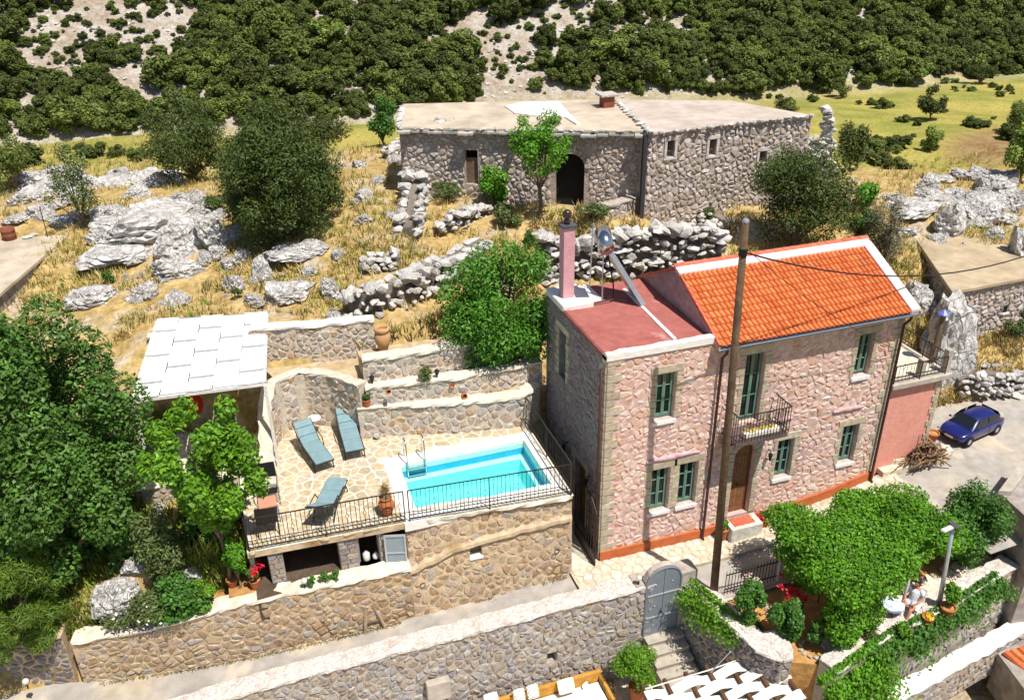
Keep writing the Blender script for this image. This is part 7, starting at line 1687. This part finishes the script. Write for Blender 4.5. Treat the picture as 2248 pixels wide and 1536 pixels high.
path_wall('patio_wall', 'plastered wall closing the back of the shaded patio', [(-12.0, 9.3), (-8.4, 8.8)], 2.4, 4.9, m_terst, m_term, m_term, thick=.3, seed=141, limit=60)
path_wall('patio_steps_wall', 'short stone wall below the shade beside the fig tree', [(-12.4, 3.9), (-11.0, 3.75)], 1.2, 2.75, m_terst, m_term, m_grout, thick=.4, seed=142, limit=60)
for k in range(5):
    mb = MB(); mb.box((-11.3, 3.4-.34*k, 1.0), (-10.3, 3.74-.34*k, 2.4-.24*k)); o = mb.build('stone_tread', m_pavst, None, bevel=.02)
    tag(o, 'stone tread of the garden stairs beneath the white shade', 'step', 'garden stair treads')
def rope(label, a, b, sag, m, r_=.01):
    mb = MB(); mb.tube([Vector(a).lerp(Vector(b), i/10)-Vector((0, 0, sag*4*i/10*(1-i/10))) for i in range(11)], r_, 5); return tag(mb.build('rope', m, None), label, 'rope')
g = GY(425, 885, 6.5); T = thing('hanging_chair', 'red hanging fabric chair under the white shade', 'chair', g)
mb = MB(); mb.lathe([(.001, -.35), (.2, -.3), (.28, -.1), (.26, .1), (.12, .35), (.02, .5)], g, 12); mb.build('sling', flat('red_fabric', srgb('#b5281e')), T, smooth=True)
mb = MB(); mb.tube([(g.x, g.y, g.z+.5), (g.x, g.y, 5.25)], .01, 5); mb.build('cord', m_white, T)
g = GY(335, 890, 6.2); mb = MB(); q = [(g.x-.35, g.y, g.z+.45), (g.x+.15, g.y, g.z+.45), (g.x-.05, g.y+.2, g.z-.2), (g.x-.3, g.y+.15, g.z-.75)]; mb.add(q+[Vector(p)+Vector((.01, .02, .01)) for p in q], [(0, 1, 2, 3), (7, 6, 5, 4), (0, 4, 5, 1), (1, 5, 6, 2), (2, 6, 7, 3), (3, 7, 4, 0)]); tag(mb.build('hammock', mat('straw_cloth', [srgb('#c79a5c'), srgb('#b5894e')]), None), 'straw coloured hammock cloth hanging at the left post of the shade', 'hammock')
g = GZ(590, 1035, DZ); o = link('white_boulder', ROCK[2]); o.location = (g.x-.25, g.y, DZ+.15); o.scale = (.3, .25, .22); tag(o, 'white rounded rock at the left edge of the terrace behind the chairs', 'rock')
# items around the house -------------------------------------------------
T = thing('door_step', 'pale stone doorstep with a red doormat', 'step', (4.66, -.25, 0))
z0 = SZ(4.66); mb = MB(); mb.box((4.12, -.62, z0-.1), (5.2, -.08, DOOR[1]-.02)); mb.build('block', m_pavst, T, bevel=.02)
mb = MB(); mb.box((4.28, -.5, DOOR[1]-.02), (5.0, -.12, DOOR[1]+.0)); mb.build('doormat', mat('red_mat', [srgb('#b5483a'), srgb('#c26a50'), srgb('#8f4a3a')], scale=6), T)
za = SZ(5.4)+.08; pot('tall pale terracotta pot right of the front door', (5.5, -.3, za), .15, .42, m_terra); plant('small green plant in the pot right of the front door', (5.5, -.3, za+.38), .16, .22, l_mid, 220, (.08, .04), 4)
blooms('red flowers beside the pot right of the front door', [(5.28, -.32, za+.35), (5.26, -.36, za+.25)], l_red, 45, .07, spread=.07)
za = SZ(4)+.08; pot('terracotta pot left of the front door behind the pole', (3.98, -.35, za), .15, .42, m_terra); plant('green plant in the pot left of the front door', (3.98, -.35, za+.38), .18, .4, l_vine, 260, (.09, .05), 5)
blooms('yellow flowers in the balcony planter', [(4.2+.16*i, -.62, 3.84) for i in range(6)], l_yellow, 14, .07, spread=.05)
mb = MB(); mb.box((4.05, -.74, 3.625), (5.2, -.5, 3.8)); tag(mb.build('balcony_planter', m_white, None, bevel=.01), 'long white planter standing on the balcony floor', 'planter')
def lantern(label, loc, d):
    T = thing('wall_lantern', label, 'lantern', loc); v = Vector(loc); d = Vector(d); mb = MB(); mb.tube([v, v+d*.16, v+d*.16-Vector((0, 0, .05))], .015, 5); mb.build('bracket', m_black, T)
    c = v+d*.16-Vector((0, 0, .32)); mb = MB(); mb.lathe([(.03, 0), (.07, .2), (.08, .21), (.02, .28)], c, 6); mb.build('glass_body', m_black, T)
g = GX(1248, 970, 0); lantern('black wall lantern on the shaded side wall nearest the railing', g, (-1, 0, 0))
g = GX(1298, 1045, 0); lantern('black wall lantern on the shaded side wall above the iron gate', g, (-1, 0, 0))
g = GY(1686, 985, 0); lantern('black wall lantern under the balcony right of the front door', g, (0, -1, 0))
# iron side gate
ga_, gb_ = GX(1262, 1160, -.22), GX(1307, 1215, -.22); T = thing('iron_gate', 'dark arched iron gate standing at the house corner passage', 'gate', gb_)
y0, y1 = gb_.y, ga_.y; zb = -.22; zt = GX(1300, 1085, -.22).z; n = 9
mb = MB(); mb.bar((-.22, y0, zb+.0), (-.22, y1, zb), .04, .04); mb.bar((-.22, y0, zb+.4), (-.22, y1, zb+.4), .04, .04); mb.build('rail', m_iron, T, kind='stuff')
mb = MB(); mb.box((-.235, y0, zb), (-.205, y1, zb+.4)); mb.build('kick_plate', m_brownp, T)
top = lambda y: zt-.45+.45*math.sin(math.pi*min(1, max(0, (y-y0)/(y1-y0)))**1)
mb = MB(); mb.tube([(-.22, y0+(y1-y0)*i/12, top(y0+(y1-y0)*i/12)) for i in range(13)], .02, 6); mb.build('arch', m_iron, T)
for i in range(n+1): y = y0+(y1-y0)*i/n; mb = MB(); mb.tube([(-.22, y, zb), (-.22, y, top(y))], .014, 5); mb.build('bar', m_iron, T)
# A-board trestle on the lane
g = GZ(822, 1372, -.45); T = thing('wooden_trestle', 'small leaning wooden A frame in the lane by the wall', 'trestle', (g.x, g.y, -.5)); zz = SZ(g.x)-.04
ap = GY(806, 1308, g.y+.1)
for i, (dx, dy) in enumerate(((-.28, -.12), (.3, -.12), (-.2, .3), (.2, .3))): mb = MB(); mb.bar((g.x+dx, g.y+dy, zz), (ap.x+(.03 if dx > 0 else -.03), g.y+.1, ap.z), .07, .05); mb.build('leg', mat('pale_driftwood', [srgb('#a58d70'), srgb('#b8a184')], bump=.3), T)
mb = MB(); mb.bar((g.x-.2, g.y-.03, zz+.3), (g.x+.22, g.y-.03, zz+.3), .04, .03); mb.build('brace', m_oldwood, T)
# fence of the garden
T = thing('garden_fence', 'low black spiked fence along the lane in front of the rose garden', 'fence', (4.3, -2.3, -.34)); n = 34; xa, xb = 2.85, 6.3
for z in (-.15, .38): mb = MB(); mb.bar((xa, -2.38, z), (xb, -2.38, z), .03, .025); mb.build('rail', m_iron, T)
for i in range(n+1): x = xa+(xb-xa)*i/n; mb = MB(); mb.tube([(x, -2.38, -.34), (x, -2.38, .46), (x, -2.38, .56)], [.011, .011, .003], 5); mb.build('picket', m_iron, T)
# lamp post
g = GZ(2060, 1335, GS+.05); t = GY(2092, 1155, g.y); T = thing('lamp_post', 'grey metal lamp post leaning by the garden seats', 'street lamp', g); top_ = Vector((t.x+.0, g.y, t.z))
mb = MB(); mb.tube([g, g.lerp(top_, .35), top_], [.075, .06, .05], 10); mb.build('shaft', m_alu, T, smooth=True)
mb = MB(); a = top_; b = GY(2070, 1165, g.y-.25); mb.bar(a, b, .12, .06); mb.build('lamp_head', m_white, T, bevel=.01)
mb = MB(); c = GY(2096, 1150, g.y); mb.hexa([c+Vector(q) for q in ((-.12, -.16, .0), (.12, -.16, -.08), (.12, .16, -.08), (-.12, .16, 0), (-.12, -.16, .03), (.12, -.16, -.05), (.12, .16, -.05), (-.12, .16, .03))]); mb.build('solar_panel', flat('collector_glass', (0, 0, 0)), T)
# pots along the seating platform
zf = GS+.06
def gpv(px, py, z): return GZ(px, py, z)
for i, (px, py, r_, h, lab, pl, lm, lf, hh) in enumerate(((2033, 1370, .15, .3, 'pale terracotta pot with yellow flowers in front of the seated person', 'yellow flower cushion in the pale pot', l_yellow, (.06, .05), .16), (2076, 1350, .2, .34, 'large terracotta pot at the foot of the lamp post', 'tall leafy plant behind the lamp post foot', l_vine, (.14, .06), .95), (1900, 1405, .14, .25, 'small terracotta pot at the left end of the seat paving', 'spiky potted yucca at the left end of the seat paving', l_olive, (.3, .03), .4))):
    g = gpv(px, py, zf); pot(lab, g, r_, h); plant(pl, (g.x, g.y, g.z+h*.8), .14 if i == 0 else .24, hh, lm, 160 if i == 0 else 480, lf, 20+i)
g = gpv(1985, 1400, zf); plant('broad leaved green plant on the sunny seat paving', (g.x, g.y, g.z), .26, .5, l_lime, 170, (.2, .16), 30, 'broad_leaf_plant')
g = GZ(2045, 962, .8); pot('terracotta pot beside the firewood heap', (g.x, g.y, .7), .2, .36, m_terra, [(.7, 0), (.95, .8), (1.08, .82), (1.08, 1), (.95, 1), (.9, .85)])
for i in range(13):
    a = i*2*math.pi/13; c = GZ(1785, 1425, GS); o = link('white_stone', HR[i % 10]); o.location = (c.x+.34*math.cos(a), c.y+.3*math.sin(a), GS+.04); o.scale = (.08, .07, .07); o.rotation_euler = (0, 0, i); tag(o, 'white painted stone in the ring round the small rose plant', 'stone', 'ring of white stones')
g = gp(512, 1285, 1.2); pot('terracotta pot under the slim orange flowered bush', (g[0], g[1], 1.2), .15, .25)
g = gp(562, 1290, 1.2); pot('terracotta pot of the red geraniums by the store pillar', (g[0], g[1], 1.2), .14, .3); plant('green geranium leaves beneath the red blooms', (g[0], g[1], 1.45), .2, .45, l_mid, 260, (.08, .07), 33)
for i, (px, py) in enumerate(((685, 1285), (712, 1275), (735, 1268))): g = gp(px, py, LT); plant(('wispy green plant on the ledge near the store pillar', 'leafy plant in the middle of the store ledge', 'small plant on the ledge by the stone pier')[i], (g[0], g[1], LT), .15+.03*i, .32, l_mid, 130, (.1, .04), 40+i)
def garden_light(label, px, py, z):
    g = GZ(px, py, z); T = thing('globe_light', label, 'lamp', g); mb = MB(); mb.tube([g, (g.x, g.y, g.z+.18)], .02, 6); mb.build('stem', m_black, T); mb = MB(); mb.ball((g.x, g.y, g.z+.25), .085, 12, 8); mb.build('globe', flat('frosted_globe', srgb('#cfcfc6'), rough=.2), T, smooth=True)
garden_light('frosted globe light on the store ledge', 670, 1290, LT); garden_light('frosted globe light in the shade at the far left lane wall', 62, 1510, -.3)
g = GY(1404, 1275, -1.45); garden_light('small globe light on the wall top left of the grey gate', 1402, 1283, .05)
# ------------------------------------------------------------------ lower terrace
def canopy():
    z = -1.0; A, B, C_, D = GZ(1418, 1520, z), GZ(1690, 1432, z), GZ(1765, 1540, z), GZ(1480, 1640, z); T = thing('woven_canopy', 'cream woven cloth canopy with dark brown beams in the foreground', 'canopy', A)
    f = lambda u, v: A*(1-u)*(1-v)+B*u*(1-v)+C_*u*v+D*(1-u)*v
    nb = 6
    for i in range(nb+1):
        u = i/nb; mb = MB(); mb.bar(f(u, -.13)+Vector((0, 0, 0)), f(u, 1.05), .09, .1); mb.build('beam', mat('dark_brown_beam', [srgb('#4f3626'), srgb('#614531')], bump=.3), T)
    for j in range(5):
        v0, v1 = j/5+.008, (j+1)/5-.008; mb = MB(); pr = None; M_ = 48
        for k in range(M_+1):
            u = -.02+1.04*k/M_; zz = .085*math.cos(math.pi*nb*u+math.pi*j)+.02; e = .02*math.sin(k*1.7+j)*.4
            cur = [f(u, v0)+Vector((0, 0, zz+e)), f(u, (v0+v1)/2)+Vector((0, 0, zz-.015)), f(u, v1)+Vector((0, 0, zz-e))]
            if pr: mb.add([pr[0], cur[0], cur[1], pr[1]], [(0, 1, 2, 3)]); mb.add([pr[1], cur[1], cur[2], pr[2]], [(0, 1, 2, 3)])
            pr = cur
        mb.build('cloth_strip', flat('cream_shade', srgb('#ece6da'), rough=.85), T, smooth=True)
    for p in (A, B): mb = MB(); mb.tube([(p.x, p.y, TF), (p.x, p.y, p.z)], .06, 8); mb.build('post', m_oldwood, T)
    mb = MB(); mb.tube([A+Vector((0, .06, .08)), f(.5, -.02)+Vector((0, 0, .05)), B+Vector((0, .06, .08))], .018, 6); mb.build('edge_rope', m_white, T)
canopy()
m_ochre = mat('ochre_wood', [srgb('#b5812f'), srgb('#c69243')], bump=.25)
sx0, sx1 = GY(1100, 1530, -1.9).x, GY(1318, 1470, -1.9).x; sz = -2.85
T = thing('daybed', 'ochre wooden daybed with cream mattress along the rubble wall', 'sofa', (sx0, -2.2, TF))
mb = MB(); mb.box((sx0-1.5, -1.98, sz-.1), (sx1, -1.86, sz+.34)); mb.build('backrest', m_ochre, T, bevel=.02)
mb = MB(); mb.box((sx1-.08, -2.9, sz-.3), (sx1+.02, -1.99, sz+.22)); mb.build('arm_board', m_ochre, T, bevel=.02)
mb = MB(); mb.box((sx0-1.5, -2.85, sz-.16), (sx1-.1, -2.0, sz)); mb.build('mattress', m_creamc, T, bevel=.04)
mb = MB(); mb.box((sx0-1.5, -2.88, TF), (sx1-.1, -1.99, sz-.165)); mb.build('base', m_white, T)
def cushion(label, px, py, w_, h, m, tilt=.35, rz=0):
    g = GY(px, py, -2.15); me = MB(); n = 6; vs = []
    for s in (1, -1):
        for j in range(n+1):
            for i in range(n+1): u = i/n*2-1; v = j/n*2-1; vs.append((u*w_/2*(1-.06*v*v), v*h/2*(1-.06*u*u), s*.075*math.sqrt(max(0, (1-u**4)*(1-v**4)))))
    k = (n+1)**2; fs = []
    for s in (0, 1):
        for j in range(n):
            for i in range(n): q = [s*k+j*(n+1)+i, s*k+j*(n+1)+i+1, s*k+(j+1)*(n+1)+i+1, s*k+(j+1)*(n+1)+i]; fs.append(tuple(q if s == 0 else q[::-1]))
    me.add(vs, fs); o = me.build('cushion', m, None, smooth=True); o.location = g; o.rotation_euler = (R(90)-tilt*1.6, 0, rz); return tag(o, label, 'cushion')
def pattern_mat():
    m = bpy.data.materials.new('diamond_print'); m.use_nodes = True; t = m.node_tree; n = t.nodes; L = t.links.new; b = n['Principled BSDF']; b.inputs['Roughness'].default_value = .9
    tc = n.new('ShaderNodeTexCoord'); mp = n.new('ShaderNodeMapping'); mp.inputs['Rotation'].default_value = (0, 0, R(45)); mp.inputs['Scale'].default_value = (7, 7, 0); L(tc.outputs['Object'], mp.inputs[0])
    v = n.new('ShaderNodeVectorMath'); v.operation = 'FRACTION'; L(mp.outputs[0], v.inputs[0]); s = n.new('ShaderNodeVectorMath'); s.operation = 'SUBTRACT'; s.inputs[1].default_value = (.5, .5, 0); L(v.outputs[0], s.inputs[0]); a = n.new('ShaderNodeVectorMath'); a.operation = 'ABSOLUTE'; L(s.outputs[0], a.inputs[0])
    sp = n.new('ShaderNodeSeparateXYZ'); L(a.outputs[0], sp.inputs[0]); mx = n.new('ShaderNodeMath'); mx.operation = 'MAXIMUM'; L(sp.outputs[0], mx.inputs[0]); L(sp.outputs[1], mx.inputs[1])
    r_ = ramp(n, [srgb('#e8e4da'), srgb('#3a3a3c'), srgb('#e8e4da'), srgb('#e8e4da')], 'CONSTANT'); r_.color_ramp.elements[1].position = .24; r_.color_ramp.elements[2].position = .33; L(mx.outputs[0], r_.inputs[0]); L(r_.outputs[0], b.inputs['Base Color']); return m
pm = pattern_mat()
cushion('cream square cushion leaning at the right end of the daybed back', 1243, 1505, .5, .42, m_creamc); cushion('narrow cream cushion against the daybed arm', 1288, 1512, .24, .42, m_creamc, .3, .5)
cushion('cushion with grey diamond print, right one of the printed pair', 1170, 1517, .34, .4, pm); cushion('cushion with grey diamond print, left one of the printed pair', 1140, 1526, .34, .4, pm, .3); cushion('cream cushion at the left cut off end of the daybed', 1078, 1532, .4, .3, m_creamc)
g = GZ(1335, 1500, -2.75); T = thing('wooden_stool', 'small weathered wooden stool between daybed and potted bush', 'stool', (g.x, g.y, TF)); mb = MB(); mb.box((g.x-.2, g.y-.17, -2.8), (g.x+.2, g.y+.17, -2.74)); mb.build('seat', m_oldwood, T, bevel=.01)
for x in (-.17, .17):
    for y in (-.14, .14): mb = MB(); mb.box((g.x+x-.02, g.y+y-.02, TF), (g.x+x+.02, g.y+y+.02, -2.805)); mb.build('leg', m_oldwood, T)
g = GZ(1400, 1515, -3.0); pot('large terracotta pot of the round green bush by the steps', (g.x, g.y, TF), .26, .62, m_terra); tree('round bright green bush in the large pot by the steps', 1400, 1500, 118, 112, l_lime, 6000, (.1, .03), 14, 'potted_bush', 'shrub', seed=50, base=(g.x, g.y, TF+.6), stem=.05, k=.34)
g = GZ(1415, 1512, -2.9); mb = MB(); mb.hexa([(g.x, g.y-.2, TF), (g.x+.2, g.y-.25, TF), (g.x+.2, g.y-.05, TF), (g.x, g.y, TF), (g.x, g.y-.12, -2.7), (g.x+.17, g.y-.15, -2.72), (g.x+.17, g.y-.05, -2.7), (g.x, g.y, -2.7)]); tag(mb.build('folded_cloth', m_creamc, None, bevel=.02), 'white folded cloth hanging beside the large pot', 'cloth')
mb = MB(); p = GY(1603, 1430, -4.3); q = GY(1560, 1475, -4.3); mb.tube([q, p], .014, 6); mb.ball(p, .03, 8, 6); tag(mb.build('metal_hook', m_alu, None), 'thin pale metal rod with a knob before the shaded wall', 'rod')
# ------------------------------------------------------------------ seated person, chair, round table
pg = GZ(2003, 1350, zf); px_, py_ = pg.x, pg.y+.1
def person():
    T = thing('person', 'person in a white and blue patterned top sitting by the small garden table', 'person', (px_, py_, zf), local=True, rz=R(205))
    S = .86
    V = {'pel': (0, 0, .5), 'wai': (-.03, 0, .68), 'che': (-.07, 0, .9), 'nek': (-.06, 0, 1.06), 'hed': (-.03, 0, 1.16)}
    J = [('pel', 'wai'), ('wai', 'che'), ('che', 'nek'), ('nek', 'hed')]; Rr = {'pel': .15, 'wai': .13, 'che': .15, 'nek': .055, 'hed': .06}
    for s, n_ in ((1, 'l'), (-1, 'r')):
        V.update({'hip'+n_: (.03, s*.1, .48), 'kne'+n_: (.44, s*.13, .52), 'ank'+n_: (.66, s*.11, .1), 'toe'+n_: (.84, s*.12, .05), 'sho'+n_: (-.07, s*.18, .98), 'elb'+n_: (.06, s*.25, .74), 'wri'+n_: (.29, s*.17, .68)})
        J += [('pel', 'hip'+n_), ('hip'+n_, 'kne'+n_), ('kne'+n_, 'ank'+n_), ('ank'+n_, 'toe'+n_), ('che', 'sho'+n_), ('sho'+n_, 'elb'+n_), ('elb'+n_, 'wri'+n_)]
        Rr.update({'hip'+n_: .095, 'kne'+n_: .062, 'ank'+n_: .042, 'toe'+n_: .035, 'sho'+n_: .06, 'elb'+n_: .043, 'wri'+n_: .03})
        for f in range(5):   # fingers, thumb last
            y = s*(.17+(.02-.013*f)); a = 'f%d%s' % (f, n_); b = 'g%d%s' % (f, n_)
            if f < 4: V[a] = (.36, y, .675); V[b] = (.40+.012*(1.5-abs(f-1.5)), y, .655)
            else: V[a] = (.33, s*.125, .675); V[b] = (.36, s*.105, .665)
            J += [('wri'+n_, a), (a, b)]; Rr[a] = .011; Rr[b] = .008
    ks = list(V); me = bpy.data.meshes.new('body'); me.from_pydata([V[k] for k in ks], [(ks.index(a), ks.index(b)) for a, b in J], []); me.update()
    skin = flat('skin', srgb('#b9805f'), rough=.6); me.materials.append(skin); o = link('body', me, T); md = o.modifiers.new('skin', 'SKIN'); sv = me.skin_vertices[0].data
    for i, k in enumerate(ks): sv[i].radius = (Rr[k], Rr[k]); sv[i].use_root = (k == 'pel')
    md.use_smooth_shade = True; sb = o.modifiers.new('sub', 'SUBSURF'); sb.levels = 1; sb.render_levels = 1
    def bit(nm, m, fn, lab=None): mb = MB(); fn(mb); return mb.build(nm, m, T, smooth=True)
    bit('head', skin, lambda mb: mb.ball((-.01, 0, 1.25), .1, 14, 10, (1.0, .78, 1.18)))
    bit('nose', skin, lambda mb: mb.ball((.092, 0, 1.24), .018, 6, 5, (1.1, .7, 1.2)))
    for s in (1, -1): bit('eye', m_black, lambda mb: mb.ball((.078, s*.032, 1.265), .011, 6, 5)); bit('ear', skin, lambda mb: mb.ball((-.015, s*.078, 1.245), .024, 6, 5, (.6, .4, 1.1)))
    bit('mouth', flat('lips', srgb('#94503f')), lambda mb: mb.ball((.082, 0, 1.195), .018, 6, 5, (.5, 1.2, .4)))
    bit('hair', flat('dark_hair', (.018, .012, .009), rough=.5), lambda mb: (mb.ball((-.035, 0, 1.28), .112, 14, 10, (.98, .86, 1.1)), mb.ball((-.09, 0, 1.15), .085, 10, 8, (.7, .95, 1.5))))
    shirt = mat('patterned_cotton', [srgb('#e3e3e8'), srgb('#dadbe4'), srgb('#5566a0')], scale=14, bump=.1)
    bit('top', shirt, lambda mb: (mb.tube([(0, 0, .44), (-.02, 0, .58), (-.03, 0, .7), (-.07, 0, .9), (-.075, 0, .99), (-.065, 0, 1.04)], [.19, .175, .16, .19, .15, .07], 14), [mb.tube([(-.07, s*.12, .98), (-.06, s*.2, .95), (0, s*.235, .84)], [.09, .08, .068], 10) for s in (1, -1)]))
    bit('shorts', shirt, lambda mb: [mb.tube([(-.08, s*.08, .48), (.1, s*.105, .5), (.24, s*.12, .515)], [.13, .115, .095], 12) for s in (1, -1)])
    T.scale = (S, S, S); return T
person()
T = thing('garden_chair', 'garden chair with pale cushion under the seated person', 'chair', (px_, py_, zf), rz=R(205), local=True)
mb = MB(); mb.box((-.2, -.22, .32), (.2, .22, .36)); mb.build('seat', m_creamc, T, bevel=.015)
mb = MB(); mb.hexa([(-.22, -.22, .36), (-.19, -.22, .36), (-.19, .22, .36), (-.22, .22, .36), (-.3, -.22, .8), (-.27, -.22, .8), (-.27, .22, .8), (-.3, .22, .8)]); mb.build('backrest', m_creamc, T, bevel=.01)
for x in (-.18, .18):
    for y in (-.2, .2): mb = MB(); mb.tube([(x, y, 0), (x, y, .33)], .016, 6); mb.build('leg', m_iron, T)
g = GZ(1960, 1325, zf+.5); T = thing('garden_table', 'round garden table with a blue patterned cloth left of the seated person', 'table', (g.x, g.y, zf)); mb = MB(); mb.lathe([(.001, .52), (.3, .52), (.31, .5), (.31, .44)], (g.x, g.y, zf), 20); mb.build('tablecloth', mat('blue_cloth', [srgb('#8fa6bd'), srgb('#d5dae0'), srgb('#6f8db5')], scale=9, bump=0), T)
for i in range(3): a = 2.1*i; mb = MB(); mb.tube([(g.x+.2*math.cos(a), g.y+.2*math.sin(a), zf), (g.x+.1*math.cos(a), g.y+.1*math.sin(a), zf+.51)], .014, 6); mb.build('leg', m_iron, T)
g = GZ(1800, 1305, zf); T = thing('blue_chair', 'dark blue chair in the deep shade of the vine pergola', 'chair', (g.x, g.y, GS)); mb = MB(); mb.box((g.x-.2, g.y-.2, GS+.4), (g.x+.2, g.y+.2, GS+.45)); mb.build('seat', flat('dark_blue_paint', srgb('#2d3f74')), T)
mb = MB(); mb.box((g.x+.17, g.y-.2, GS+.45), (g.x+.2, g.y+.2, GS+.85)); mb.build('backrest', flat('dark_blue_paint', (0, 0, 0)), T)
for x in (-.18, .18):
    for y in (-.18, .18): mb = MB(); mb.tube([(g.x+x, g.y+y, GS), (g.x+x, g.y+y, GS+.41)], .015, 6); mb.build('leg', m_iron, T)
